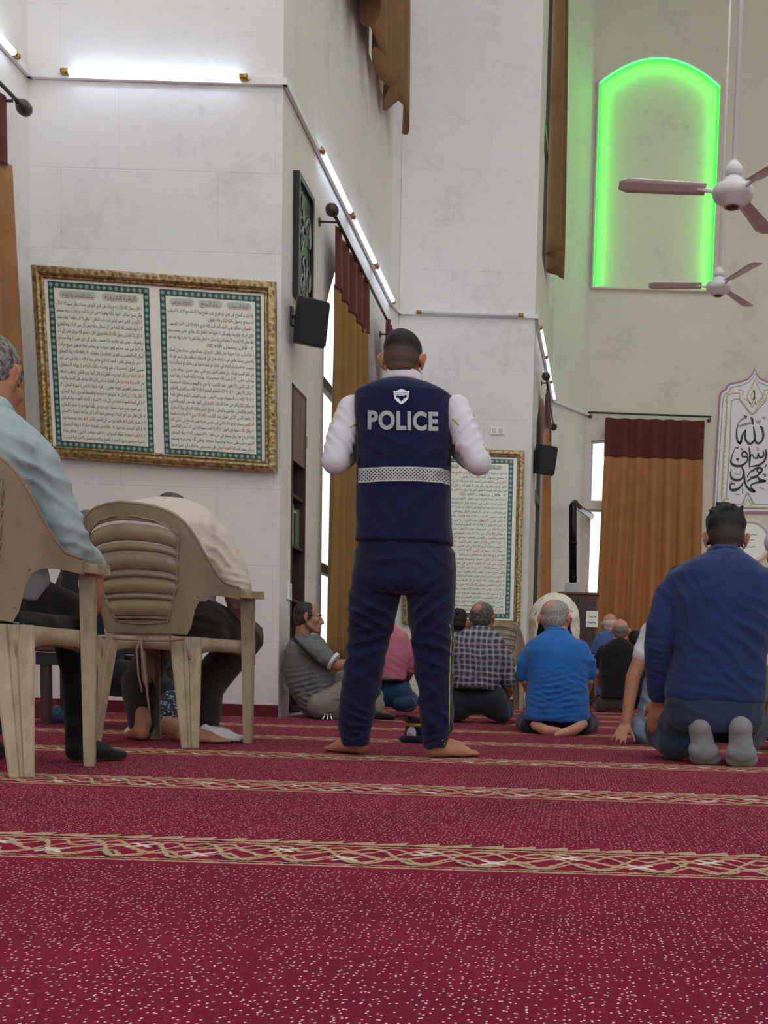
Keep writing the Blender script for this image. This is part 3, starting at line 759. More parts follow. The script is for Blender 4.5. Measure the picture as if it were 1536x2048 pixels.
for pts, w in ((leftside, 14), (mirror(leftside), 14), ([(180, 1500), (230, 1400), (290, 1385)], 14), ([(200, 1480), (470, 1470), (700, 1480)], 12), ([(420, 1440), (475, 1340), (540, 1440)], 12), ([(445, 1450), (477, 1390), (512, 1450)], 8),
               ([(548, 200), (500, 300), (470, 370), (520, 440), (548, 300)], 9), ([(548, 200), (595, 300), (625, 370), (560, 440), (535, 300)], 9), ([(535, 300), (512, 350), (530, 395), (555, 350), (535, 300)], 9),
               ([(395, 330), (400, 390), (450, 450), (520, 535), (590, 450), (655, 390), (665, 345)], 9), ([(440, 380), (500, 430), (520, 470), (550, 430), (620, 380)], 7), ([(420, 360), (430, 310), (380, 300)], 8), ([(650, 360), (630, 310), (690, 300)], 8)):
    stroke(bm, pts, w, D)
for i in range(18):
    y = 400 + i * 54; x = 268 - (y - 380) * .05
    stroke(bm, [(x - 12, y), (x + 10, y + 22), (x - 8, y + 44)], 6, D - .001)
frombm('gold_ornament', bm, GOLDL, pq, origin=og)
bm = bmesh.new()
for pts, w in (([(395, 390), (330, 400), (312, 460), (300, 800), (262, 1380)], 7), ([(395, 400), (450, 470), (520, 545), (600, 470), (665, 400)], 7), ([(250, 1440), (400, 1440), (430, 1430), (475, 1320), (525, 1430), (560, 1440), (680, 1440)], 6)):
    stroke(bm, pts, w, D - .001)
for pts, w in (([(385, 665), (440, 645), (512, 628)], [8, 22, 16]), ([(370, 640), (420, 590), (465, 580)], [4, 14, 6]), ([(560, 600), (572, 632), (584, 602), (594, 634), (606, 600)], 7), ([(625, 565), (640, 590), (650, 565)], 8),
               ([(500, 1095), (512, 1118), (524, 1095), (534, 1118), (546, 1095)], 6), ([(350, 1335), (400, 1345)], 9), ([(590, 1270), (640, 1290)], 9), ([(425, 1280), (425, 1335)], 9), ([(345, 1130), (395, 1140), (400, 1105)], 7), ([(560, 870), (585, 890), (570, 905)], 8)):
    stroke(bm, pts, w, D - .001)
frombm('grey_ornament', bm, GREYS, pq, origin=og)
bm = bmesh.new(); D2 = D - .003; WMUL[0] = 1.5
for pts, w in (
    # top word
    ([(505, 570), (520, 590), (530, 645)], [6, 16, 8]), ([(440, 550), (455, 570), (470, 560)], 9),
    ([(600, 660), (622, 690), (632, 760), (610, 815), (575, 832), (550, 800), (545, 740), (535, 665)], [10, 16, 14, 12, 14, 14, 14, 8]),
    ([(548, 790), (520, 828), (485, 832), (455, 790), (450, 740), (458, 690)], [10, 14, 16, 14, 12, 6]),
    ([(455, 700), (425, 745), (405, 825), (380, 815), (366, 760), (368, 690), (382, 640)], [8, 12, 15, 14, 12, 8, 4]), ([(380, 815), (400, 835), (412, 800)], [8, 12, 6]),
    # middle word
    ([(488, 868), (498, 930), (496, 1010), (492, 1075)], [6, 13, 12, 5]), ([(655, 890), (662, 940), (640, 1010), (580, 1050), (500, 1062)], [6, 14, 13, 15, 6]),
    ([(630, 900), (635, 950), (600, 975), (580, 930), (572, 975), (540, 975), (520, 940), (500, 975)], [5, 12, 12, 6, 12, 10, 6, 8]), 
    ([(478, 950), (450, 915), (420, 930), (430, 965), (470, 965), (470, 1010), (410, 1055), (340, 1050), (308, 1010), (325, 940), (350, 885)], [8, 13, 12, 12, 12, 10, 16, 18, 12, 7, 3]),
    ([(360, 990), (385, 985), (375, 1010)], 8), ([(350, 870), (372, 880), (385, 868)], 7), ([(405, 880), (425, 900)], 7),
    # bottom word
    ([(415, 1060), (435, 1110), (440, 1150), (455, 1240), (500, 1295), (550, 1315)], [6, 13, 13, 12, 20, 16]), ([(550, 1315), (510, 1270), (520, 1240), (600, 1215), (660, 1208)], [12, 8, 10, 16, 14]),
    ([(660, 1208), (600, 1195), (570, 1170), (500, 1190), (470, 1215)], [12, 20, 8, 10, 10]), ([(470, 1175), (500, 1120), (580, 1075), (618, 1090), (600, 1125), (570, 1105), (585, 1080)], [5, 8, 14, 16, 12, 9, 8]),
    ([(500, 1170), (560, 1160), (610, 1120)], [6, 12, 9]),
    ([(430, 1140), (420, 1180), (370, 1200), (320, 1180), (305, 1130), (318, 1090)], [8, 12, 18, 15, 8, 4]), ([(435, 1215), (400, 1270), (345, 1298), (308, 1290), (300, 1250), (320, 1210)], [6, 14, 20, 15, 9, 4]),
    ([(310, 1240), (335, 1228), (345, 1250)], 7), ([(625, 1150), (650, 1140), (650, 1165)], 8), ([(665, 1040), (650, 1070)], 8)):
    stroke(bm, pts, w, D2)
frombm('calligraphy', bm, INKB, pq, origin=og)

# round white wall ornament
og = P(1499, 1083, YB); rd = empty('wall_disc', og, 'round white wall disc half hidden behind the dark-haired kneeling man', 'wall ornament')
Mx = Matrix(((1, 0, 0, 0), (0, 0, -1, 0), (0, 1, 0, 0), (0, 0, 0, 1)))
CREAM = plain('cream_rim', '#e6e2d2', .4); 
bm = bmesh.new(); lathe(bm, [(.30, 0.001), (.325, .03), (.32, .05), (.30, .058), (.275, .05), (.262, .034), (.26, .001)], Mx, 48); fixn(bm); frombm('rim', bm, CREAM, rd, smooth=True)
bm = bmesh.new(); lathe(bm, [(.262, .002), (.262, .03), (0, .031)], Mx, 40); fixn(bm); frombm('face', bm, PAPER, rd)
def scribble(parent, rows, y, r, mat):
    bm = bmesh.new()
    for x0, x1, z, h in rows:
        n_ = int((x1 - x0) / (h * .55)) + 2
        tube(bm, [(x0 + (x1 - x0) * i / n_, y, z + h * .5 * math.sin(i * 2.1) * math.cos(i * .7)) for i in range(n_ + 1)], r, 5)
    frombm('faint_lettering', bm, mat, parent)
scribble(rd, [(-.10, .10, .10, .03), (-.08, .07, .02, .03), (-.09, .09, -.08, .03)], -.033, .004, GREYS)

# ------------------------------------------------------------------ black framed relief on the side wall
og = Vector((XA, 8.0, 2.95)); rl = empty('framed_relief', og, 'tall dark framed silver relief above the first loudspeaker', 'picture')
bm = bmesh.new(); box(bm, (.001, -.22, 0), (.045, .22, .04)); box(bm, (.001, -.22, .80), (.045, .22, .84)); box(bm, (.001, -.22, .04), (.045, -.185, .80)); box(bm, (.001, .185, .04), (.045, .22, .80)); fixn(bm); frombm('frame', bm, plain('black_lacquer', '#1d1b1c', .3), rl)
SILV = plain('dull_silver', '#6f7477', .38, .75, bump=.5, bs=30)
bm = bmesh.new(); box(bm, (.001, -.185, .04), (.02, .185, .80)); fixn(bm); frombm('panel', bm, SILV, rl)
bm = bmesh.new(); rnd = random.Random(4)
for i in range(16):
    y, z = rnd.uniform(-.13, .13), rnd.uniform(.1, .72); pts = []; an = rnd.uniform(0, 6)
    for k in range(9):
        pts.append((.026, max(-.17, min(.17, y)), max(.06, min(.78, z)))); an += rnd.uniform(.2, .9); y += .032 * math.cos(an); z += .045 * math.sin(an)
    tube(bm, pts, [.004 + .007 * math.sin(PI * k / 8) for k in range(9)], 6)
frombm('scroll_relief', bm, plain('bright_silver', '#8f9394', .35, .7), rl, smooth=True)

# ------------------------------------------------------------------ loudspeakers
def speaker(loc, rotz, tilt, s, label, wallx):
    root = empty('loudspeaker', loc, label, 'loudspeaker', 'black wall loudspeakers', 0)
    R = (Matrix.Rotation(rotz, 4, 'Z') @ Matrix.Rotation(tilt, 4, 'X')) @ Matrix.Scale(s, 4)
    bm = bmesh.new()
    prof = [(-.085, .11), (-.125, -.02), (-.11, -.075), (-.04, -.10), (.04, -.10), (.11, -.075), (.125, -.02), (.085, .11)]
    lo = [bm.verts.new(R @ Vector((x * .93, y, -.165))) for x, y in prof]; hi = [bm.verts.new(R @ Vector((x, y * .92, .165))) for x, y in prof]
    bm.faces.new(lo[::-1]); bm.faces.new(hi)
    for i in range(len(prof)): bm.faces.new((lo[i], lo[(i + 1) % 8], hi[(i + 1) % 8], hi[i]))
    fixn(bm); o = frombm('cabinet', bm, BLACKPL, root); bevel(o, .008, 3)
    bm = bmesh.new(); g_ = [(-.105, -.072), (-.04, -.094), (.04, -.094), (.105, -.072)]
    for (a, b) in zip(g_, g_[1:]):
        vs = [bm.verts.new(R @ Vector(p)) for p in ((a[0], a[1] - .012, -.15), (b[0], b[1] - .012, -.15), (b[0], b[1] - .012, .15), (a[0], a[1] - .012, .15))]; bm.faces.new(vs)
    bmesh.ops.remove_doubles(bm, verts=bm.verts, dist=.0005)
    o = frombm('grille', bm, plain('speaker_grille', '#26282b', .6, .3, bump=.8, bs=400), root); m = o.modifiers.new('s', 'SOLIDIFY'); m.thickness = .006; m.offset = 0
    bm = bmesh.new(); bk = R @ Vector((0, .10, .03)); w = Vector((wallx - loc[0], bk.y * .6, bk.z))
    tube(bm, [bk, w + Vector((.02, 0, 0))], .013, 8); box(bm, (wallx - loc[0] + .001, w.y - .035, w.z - .06), (wallx - loc[0] + .014, w.y + .035, w.z + .06)); fixn(bm)
    frombm('wall_bracket', bm, BLACKPL, root)
    return root
c_ = P(620, 645, 7.72); speaker(c_, math.radians(38), math.radians(14), .92, 'black loudspeaker on a bracket, above the bookcase on the side wall', XA)
c_ = P(1089, 920, 12.45); speaker(c_, math.radians(35), math.radians(12), .98, 'smaller-looking black loudspeaker above the wooden cabinet, far side wall', -.52)

# sockets and switch
def plate(loc, nrm, w, h, label, cat, holes):
    loc = Vector(loc); nrm = Vector(nrm); side = Vector((-nrm.y, nrm.x, 0)); root = empty(cat.replace(' ', '_'), loc, label, cat)
    def bx(bm, a0, z0, a1, z1, d0, d1):
        vs = [bm.verts.new(side * a + nrm * d + Vector((0, 0, z))) for a in (a0, a1) for d in (d0, d1) for z in (z0, z1)]
        for f in [(0, 1, 3, 2), (4, 6, 7, 5), (0, 4, 5, 1), (2, 3, 7, 6), (0, 2, 6, 4), (1, 5, 7, 3)]: bm.faces.new([vs[i] for i in f])
        fixn(bm)
    bm = bmesh.new(); bx(bm, -w / 2, -h / 2, w / 2, h / 2, .001, .014); bevel(frombm('cover_plate', bm, WHITEPL, root), .006, 3)
    for a in holes:
        bm = bmesh.new(); bx(bm, a - .022, -.024, a + .022, .024, .013, .017); bevel(frombm('socket_face' if len(holes) > 1 else 'rocker', bm, plain('socket_grey', '#c9c9c6', .5), root), .006, 2)
plate(P(995, 862, YP2), (0, -1, 0), .155, .085, 'white double wall socket on the second pier right of the officer\'s shoulder', 'wall socket', (-.035, .035))
plate(W(577, 1183, XA), (1, 0, 0), .09, .12, 'white wall switch above the man in the grey polo', 'light switch', (0,))

# ------------------------------------------------------------------ bookcase let into the side wall
WOOD = NT('dark_wood'); n = WOOD; v = n.coord((1, 1, .12)); n.base(n.ramp(n.noise(v, 22, 5, .65), [(.3, rgb('#2e1c17')), (.7, rgb('#563a30'))])); n.rough(.5); n.bump(n.noise(v, 60, 3), .15, .003); WOOD = n.m
WOODL = NT('worn_door_wood'); n = WOODL; v = n.coord((1, 1, .15)); n.base(n.ramp(n.noise(v, 16, 5, .7), [(.3, rgb('#5b4640')), (.55, rgb('#7a635a')), (.75, rgb('#937d72'))])); n.rough(.5); WOODL = n.m
og = Vector((XA, 8.0, .03)); bc = empty('bookcase', og, 'narrow dark wooden bookcase let into the side wall', 'bookcase')
bm = bmesh.new(); y0, y1, zt = -.195, .195, 2.32
for lo, hi in (((-.30, y0, 0), (.006, y0 + .02, zt)), ((-.30, y1 - .02, 0), (.006, y1, zt)), ((-.30, y0, 0), (-.285, y1, zt)), ((-.285, y0, zt - .02), (.006, y1, zt)), ((-.285, y0, 0), (.006, y1, .04))): box(bm, lo, hi)
fixn(bm); frombm('body', bm, WOOD, bc)
SH = [.38, .80, 1.19, 1.55]
for z in SH: bm = bmesh.new(); box(bm, (-.284, y0 + .02, z), (-.005, y1 - .02, z + .02)); fixn(bm); frombm('shelf', bm, WOOD, bc)
bm = bmesh.new(); box(bm, (-.02, y0 + .02, 1.80), (.004, y1 - .02, zt - .02)); fixn(bm); d = frombm('door', bm, WOODL, bc)
bm = bmesh.new(); tube(bm, [(.004, y1 - .05, 1.95), (.024, y1 - .05, 1.95), (.024, y1 - .05, 2.03), (.004, y1 - .05, 2.03)], .004, 6); frombm('handle', bm, BRASS, d)
def book(loc, w, h, dpt, col, label):
    root = empty('book', loc, label, 'book', 'books on the recessed shelf')
    bm = bmesh.new(); box(bm, (-dpt, 0, 0), (0, .004, h)); box(bm, (-dpt, w - .004, 0), (0, w, h)); box(bm, (-.004, .004, 0), (0, w - .004, h)); fixn(bm); frombm('cover', bm, plain('book_' + col[1:], col, .5), root)
    bm = bmesh.new(); box(bm, (-dpt + .006, .004, .004), (-.004, w - .004, h - .004)); fixn(bm); frombm('pages', bm, PAPER, root)
y = 7.83
cols = [('#2f4a33', 'dark green'), ('#3c5a3e', 'mid green'), ('#d5d0b8', 'cream'), ('#8d9472', 'olive'), ('#26392f', 'blackish green'), ('#c9c5b5', 'off-white'), ('#5e7a52', 'leaf green')]
for i, (c1, nm) in enumerate(cols):
    w = .032 + .006 * (i % 3); book(Vector((XA - .02 - .01 * (i % 2), y, .03 + SH[2] + .021)), w, .24 + .02 * ((i * 5) % 4), .18, c1, nm + ' spined book on the upper open shelf of the bookcase'); y += w + .004

# ------------------------------------------------------------------ ceiling fans
FANW = plain('fan_white', '#d9d9db', .35); FANB = plain('fan_blade_grey', '#e4e2de', .4)
def fan(c, drop, s, az, label):
    root = empty('ceiling_fan', c, label, 'ceiling fan', 'white ceiling fans on long rods')
    bm = bmesh.new(); lathe(bm, [(.045, -.085), (.06, -.08), (.075, -.055), (.12, -.035), (.13, .0), (.12, .03), (.075, .05), (.07, .07), (.05, .085), (.03, .10)], Matrix.Scale(s, 4), 32); fixn(bm); frombm('motor_housing', bm, FANW, root, smooth=True)
    bm = bmesh.new(); lathe(bm, [(.0, -.088), (.035, -.09), (.042, -.084), (.038, -.078)], Matrix.Scale(s, 4), 20); fixn(bm); frombm('centre_cap', bm, plain('brown_cap', '#5b3d2c', .4, .3), root, smooth=True)
    bm = bmesh.new(); tube(bm, [(0, 0, .09 * s), (0, 0, drop)], .015, 10); frombm('down_rod', bm, FANW, root, smooth=True)
    bm = bmesh.new(); lathe(bm, [(.02, .10), (.055, .115), (.06, .14), (.02, .19)], Matrix.Scale(s, 4), 20); fixn(bm); frombm('canopy', bm, FANW, root, smooth=True)
    bm = bmesh.new(); lathe(bm, [(.06, drop - .12), (.05, drop - .05), (.02, drop)], Matrix.Identity(4), 20); fixn(bm); frombm('ceiling_rose', bm, FANW, root, smooth=True)
    for k in range(3):
        a = az + k * 2 * PI / 3; R = Matrix.Rotation(a, 4, 'Z')
        bm = bmesh.new(); prev = None
        for i in range(11):
            t = i / 10; r = (.17 + .53 * t) * s; w = (.055 + .02 * t) * s * (1 if i < 10 else .55); tw = math.radians(12 - 4 * t)
            ring = [bm.verts.new(R @ Vector((r, x * w * math.cos(tw), .012 + x * w * math.sin(tw) + .0 * t))) for x in (-1, -.4, .4, 1)]
            if prev:
                for q in range(3): bm.faces.new((prev[q], prev[q + 1], ring[q + 1], ring[q]))
            prev = ring
        o = frombm('blade', bm, FANB, root, smooth=True); m = o.modifiers.new('s', 'SOLIDIFY'); m.thickness = .005
        bm = bmesh.new(); tube(bm, [R @ Vector((.1 * s, 0, .0)), R @ Vector((.22 * s, 0, .012))], [.014, .009], 8); frombm('blade_bracket', bm, FANW, o)
fan(P(1466, 386, 6.3), 6.0, .92, math.radians(62), 'nearer ceiling fan beside the green arch, cut by the right picture edge')
fan(P(1437, 574, 10.6), 5.2, .95, math.radians(55), 'farther ceiling fan low at the green arch\'s corner')

# ------------------------------------------------------------------ stove pipe, wooden cabinet, amplifier
og = P(1152, 1175, 14.0); pg = empty('stove_pipe', og, 'black elbowed pipe rising beside the back window', 'pipe')
a, b, c_, d_ = P(1146, 1165, 14.0), P(1146, 1012, 14.0), P(1152, 1004, 14.1), P(1182, 1030, 16.1)
pts = [a, a.lerp(b, .9), b, b + Vector((.02, .1, .05)), b + Vector((.05, .25, .04)), P(1182, 1032, 16.18)]
BLKP = plain('black_enamel', '#15171b', .25, .3)
bm = bmesh.new(); tube(bm, [p - og for p in pts], .048, 16); frombm('duct', bm, BLKP, pg, smooth=True)
for k in (.05, .5): bm = bmesh.new(); q = a.lerp(b, k) - og; tube(bm, [q, q + Vector((0, 0, .03))], .054, 16); frombm('joint_collar', bm, BLKP, pg, smooth=True)
CABW = NT('brown_cabinet'); n = CABW; v = n.coord((1, 1, .15)); n.base(n.ramp(n.noise(v, 18, 4, .6), [(.3, rgb('#4a2f22')), (.7, rgb('#6f4a35'))])); n.rough(.45); CABW = n.m
cx0, cx1, cy0 = P(1118, 1200, 13.7).x, P(1194, 1200, 13.7).x, 13.7; ztop = P(1170, 1185, 13.7).z
cb = empty('wooden_cabinet', Vector((0, cy0, 0)), 'brown wooden cabinet with paper notice in front of the orange curtain', 'cabinet')
bm = bmesh.new(); box(bm, (cx0, 0, .06), (cx1, .5, ztop - .03)); fixn(bm); frombm('body', bm, CABW, cb)
bm = bmesh.new(); box(bm, (cx0 - .03, -.03, ztop - .03), (cx1 + .03, .53, ztop)); fixn(bm); bevel(frombm('top', bm, CABW, cb), .006, 2)
bm = bmesh.new(); box(bm, (cx0 + .02, .02, 0), (cx1 - .02, .48, .06)); fixn(bm); frombm('plinth', bm, WOOD, cb)
for x0, x1 in ((cx0 + .02, (cx0 + cx1) / 2 - .005), ((cx0 + cx1) / 2 + .005, cx1 - .02)):
    bm = bmesh.new(); box(bm, (x0, -.018, .1), (x1, 0, ztop - .06)); fixn(bm); dd = frombm('door', bm, WOOD, cb); bevel(dd, .005, 2)
    bm = bmesh.new(); tube(bm, [(x1 - .03 if x0 < 0 else x0 + .03, -.018, .7), (x1 - .03 if x0 < 0 else x0 + .03, -.04, .7)], .012, 10); frombm('knob', bm, BRASS, dd)
nt = P(1184, 1238, 13.675); ns = empty('paper_notice', nt, 'small white paper notice taped to the wooden cabinet', 'notice')
bm = bmesh.new(); box(bm, (-.075, -.002, -.10), (.075, 0, .10)); fixn(bm); frombm('sheet', bm, PAPER, ns)
scribble(ns, [(-.05, .05, .03, .03), (-.055, .05, -.045, .03)], -.004, .004, INK)
am = P(1144, 1180, 13.85); o = empty('control_box', (am.x, am.y, ztop), 'small pale box on the wooden cabinet below the black pipe', 'box')
bm = bmesh.new(); box(bm, (-.09, -.08, 0.001), (.09, .1, .12)); fixn(bm); bevel(frombm('casing', bm, plain('pale_box', '#b9bdc4', .5), o), .008, 2)
bm = bmesh.new(); box(bm, (-.07, -.083, .03), (.07, -.079, .09)); fixn(bm); frombm('front_panel', bm, GREYPL, o)

# ------------------------------------------------------------------ monobloc chairs
TAUPE = NT('taupe_plastic_shaded'); n = TAUPE; v = n.coord(); n.base(n.ramp(n.noise(v, 6, 5, .65), [(.3, rgb('#7c6f5d')), (.6, rgb('#94866f'))])); n.rough(.42); n.bump(n.noise(v, 90, 3), .08, .003); TAUPE = n.m  # darker copy: shade on back and seat is put into the colour
TAUPED = NT('worn_taupe_lit'); n = TAUPED; v = n.coord((1, 1, .35)); f = n.noise(v, 9, 6, .7); n.base(n.ramp(f, [(.34, rgb('#7d6c55')), (.5, rgb('#a8987c')), (.7, rgb('#b8aa8e'))])); n.rough(.45); TAUPED = n.m  # streaky lighter copy: light on legs, apron and arms is put into the colour
def interp(x, xs, ys):
    x = abs(x)
    for i in range(len(xs) - 1):
        if x <= xs[i + 1]:
            t = (x - xs[i]) / (xs[i + 1] - xs[i]); t = t * t * (3 - 2 * t) if False else t; return ys[i] + (ys[i + 1] - ys[i]) * t
    return ys[-1]
def make_chair(loc, rotz, label, s=1.0):
    root = empty('plastic_armchair', loc, label, 'chair', None, rotz); root.scale = (s, s, s)
    def plan(sv):
        x = y = 0; n = 40; ds = abs(sv) / n
        for i in range(n):
            q = (i + .5) * ds; th = max(0, min(1, (q - .13) / .17)) * math.radians(74)
            x += math.cos(th) * ds; y += math.sin(th) * ds
        return math.copysign(x, sv), y
    XS = [0, .06, .12, .17, .205, .235, .27, .31, .36, .44]; TOP = [.935, .932, .922, .902, .870, .815, .745, .690, .655, .645]; BOT = [.445, .445, .445, .445, .445, .575, .60, .605, .605, .60]
    def sp(sv, t):
        zt, zb = interp(sv, XS, TOP), interp(sv, XS, BOT); z = zb + (zt - zb) * t; x, y = plan(sv)
        rec = .30 * max(0, z - .43) * (1 - .55 * min(1, abs(sv) / .3)); return Vector((x * (.93 + .16 * max(0, min(1, (z - .43) / .4))), y - rec - .03, z))
    NC, NS, NT_ = 16, 22, 84
    bm = bmesh.new(); cols = []
    def hw(t): return interp(t, [0, .07, .11, .40, .90, .93], [.085, .10, .125, .168, .185, .178])
    def svals(t):
        h = hw(t); e = .44; c = [-h + 2 * h * i / NC for i in range(NC + 1)]; r = [h + (e - h) * (i / NS) ** 1.15 for i in range(1, NS + 1)]
        return [-q for q in r[::-1]] + c + r
    # the seat-height gap beside the back is where the sheet's lower edge rises (BOT)
    grid = []
    for j in range(NT_ + 1):
        t = j / NT_; grid.append([bm.verts.new(sp(q, t)) for q in svals(t)])
    slat = lambda t: None
    gaps = [(.105, .117), (.135, .147), (.265, .279), (.315, .329), (.43, .446), (.49, .506), (.63, .648), (.705, .723), (.845, .868)]
    g2 = []
    for j in range(NT_):
        tm = (j + .5) / NT_
        for i in range(len(grid[0]) - 1):
            center = NS <= i < NS + NC
            if center and any(a - .003 < tm < b + .003 for a, b in gaps): continue
            if center and .09 < tm < .86 : g2.append((i, j)); continue
            bm.faces.new((grid[j][i], grid[j][i + 1], grid[j + 1][i + 1], grid[j + 1][i]))
    bmesh.ops.delete(bm, geom=[v_ for v_ in bm.verts if not v_.link_faces], context='VERTS')
    back = frombm('backrest', bm, TAUPE, root, smooth=True); m = back.modifiers.new('s', 'SOLIDIFY'); m.thickness = .009; m.offset = 0
    # slats, one part each, slightly proud and tilted
    runs = []; lo = .12
    edges_ = [.09] + [e for g in gaps for e in g] + [.86]
    for k in range(0, len(edges_), 2):
        a_, b_ = edges_[k], edges_[k + 1]
        if b_ - a_ < .012: continue
        bm = bmesh.new(); R = []
        for tt, off in ((a_, .0), (a_ + .008, -.006), ((a_ + b_) / 2, -.009), (b_ - .008, -.002), (b_, .008)):
            h = hw(tt) + .006; R.append([bm.verts.new(sp(-h + 2 * h * i / 12, tt) + Vector((0, off, 0))) for i in range(13)])
        for u_, w_ in zip(R, R[1:]):
            for i in range(12): bm.faces.new((u_[i], u_[i + 1], w_[i + 1], w_[i]))
        o = frombm('back_slat', bm, TAUPE, root, smooth=True); m = o.modifiers.new('s', 'SOLIDIFY'); m.thickness = .006; m.offset = 0
    # raised rim following the slatted opening and the outer edge
    bm = bmesh.new()
    loop = [sp(-hw(.10 + .77 * k / 14), .10 + .77 * k / 14) for k in range(15)]; loop += [sp(q * .18, .905 - .035 * q * q) for q in (-.6, -.2, .2, .6)]
    loop += [sp(hw(.87 - .77 * k / 14), .87 - .77 * k / 14) for k in range(15)]; loop += [sp(.06, .085), sp(0, .078), sp(-.06, .085), loop[0]]
    tube(bm, [p + Vector((0, -.006, 0)) for p in loop], .0045, 6)
    tube(bm, [sp(-.43 + .86 * k / 60, 1) for k in range(61)], .007, 6)
    frombm('back_rim', bm, TAUPE, root, smooth=True)
    # seat
    bm = bmesh.new(); nx, ny = 14, 12; G = []
    for j in range(ny + 1):
        b_ = j / ny; row = []
        for i in range(nx + 1):
            a_ = i / nx * 2 - 1; y = -.03 + .43 * b_; w = .205 + .025 * b_
            z = .43 - .018 * (1 - a_ * a_) * (1 - abs(b_ - .4)) - .012 * (b_ > .93)
            row.append(bm.verts.new((a_ * w, y, z)))
        G.append(row)
    for j in range(ny):
        for i in range(nx): bm.faces.new((G[j][i], G[j][i + 1], G[j + 1][i + 1], G[j + 1][i]))
    o = frombm('seat', bm, TAUPE, root, smooth=True); m = o.modifiers.new('s', 'SOLIDIFY'); m.thickness = .008
    # apron under the seat with an arched lower edge
    for (p, q_, nm) in (((-.205, -.03), (.205, -.03), 'rear'), ((.207, -.03), (.232, .40), 'side'), ((-.207, -.03), (-.232, .40), 'side'), ((-.23, .402), (.23, .402), 'front')):
        bm = bmesh.new(); A = []; B = []
        for i in range(13):
            t = i / 12; x = p[0] + (q_[0] - p[0]) * t; y = p[1] + (q_[1] - p[1]) * t; dr = .052 + .05 * abs(2 * t - 1) ** 4
            A.append(bm.verts.new((x, y, .437))); B.append(bm.verts.new((x, y, .437 - dr)))
        for i in range(12): bm.faces.new((A[i], A[i + 1], B[i + 1], B[i]))
        o = frombm('apron', bm, TAUPED, root, smooth=True); m = o.modifiers.new('s', 'SOLIDIFY'); m.thickness = .007; m.offset = 0
    def leg(top, bot, w0, w1, out, mat, d0=.035):
        out = Vector((out[0], out[1], 0)).normalized(); sd = Vector((-out.y, out.x, 0)); bm = bmesh.new(); prev = None; top, bot = Vector(top), Vector(bot)
        for i in range(9):
            t = i / 8; c = top.lerp(bot, t); w = w0 + (w1 - w0) * t; d = d0 * (1 - .3 * t)
            pr = [(-w / 2, -d), (-w / 2, -.003), (-w / 2 + .004, 0), (-w * .14, .0), (-w * .08, -.008), (w * .08, -.008), (w * .14, 0), (w / 2 - .004, 0), (w / 2, -.003), (w / 2, -d)]
            ring = [bm.verts.new(c + sd * a_ + out * b_) for a_, b_ in pr]
            if prev:
                for q in range(len(ring) - 1): bm.faces.new((prev[q], prev[q + 1], ring[q + 1], ring[q]))
            prev = ring
        bm.faces.new(prev[::-1])
        o = frombm('leg', bm, mat, root); m = o.modifiers.new('s', 'SOLIDIFY'); m.thickness = .005; m.offset = 0; return o
    for sx in (-1, 1):
        leg((sx * .185, -.035, .437), (sx * .225, -.065, .001), .115, .062, (sx * .55, -1), TAUPED)
        leg((sx * .262, .335, .638), (sx * .248, .355, .001), .078, .05, (sx, .35), TAUPED, .045)
        # armrest: flat top with turned-down lip, from the wing to the front leg
        bm = bmesh.new(); prev = None
        for i in range(15):
            t = i / 14; x, y = (.247 + .024 * min(1, t * 1.6)), .05 + .31 * t; z = .645 - .008 * math.sin(PI * t); hw_ = .012 + .018 * min(1, t * 1.8)
            if i == 14: hw_ *= .8
            pr = [(-hw_, -.016), (-hw_, 0), (hw_, 0), (hw_ + .003, -.03)]
            ring = [bm.verts.new((sx * (x + a_), y, z + b_)) for a_, b_ in pr]
            if prev:
                for q in range(3): bm.faces.new((prev[q], prev[q + 1], ring[q + 1], ring[q]))
            prev = ring
        bm.faces.new(prev)
        o = frombm('armrest', bm, TAUPED, root, smooth=False); m = o.modifiers.new('s', 'SOLIDIFY'); m.thickness = .006; m.offset = 0; bevel(o, .003, 2)
    return root
chair1 = make_chair((-1.79, 3.12, 0), math.radians(0), 'taupe plastic armchair of the man in the pale blue shirt', 1.0)
chair2 = make_chair((-1.765, 4.50, 0), math.radians(-14), 'taupe plastic armchair with slatted back and tied strings', 1.04)
chair3 = make_chair((-.80, 11.5, 0), math.radians(187), 'taupe plastic chair partly hidden behind the plaid-shirted man', 1.0)
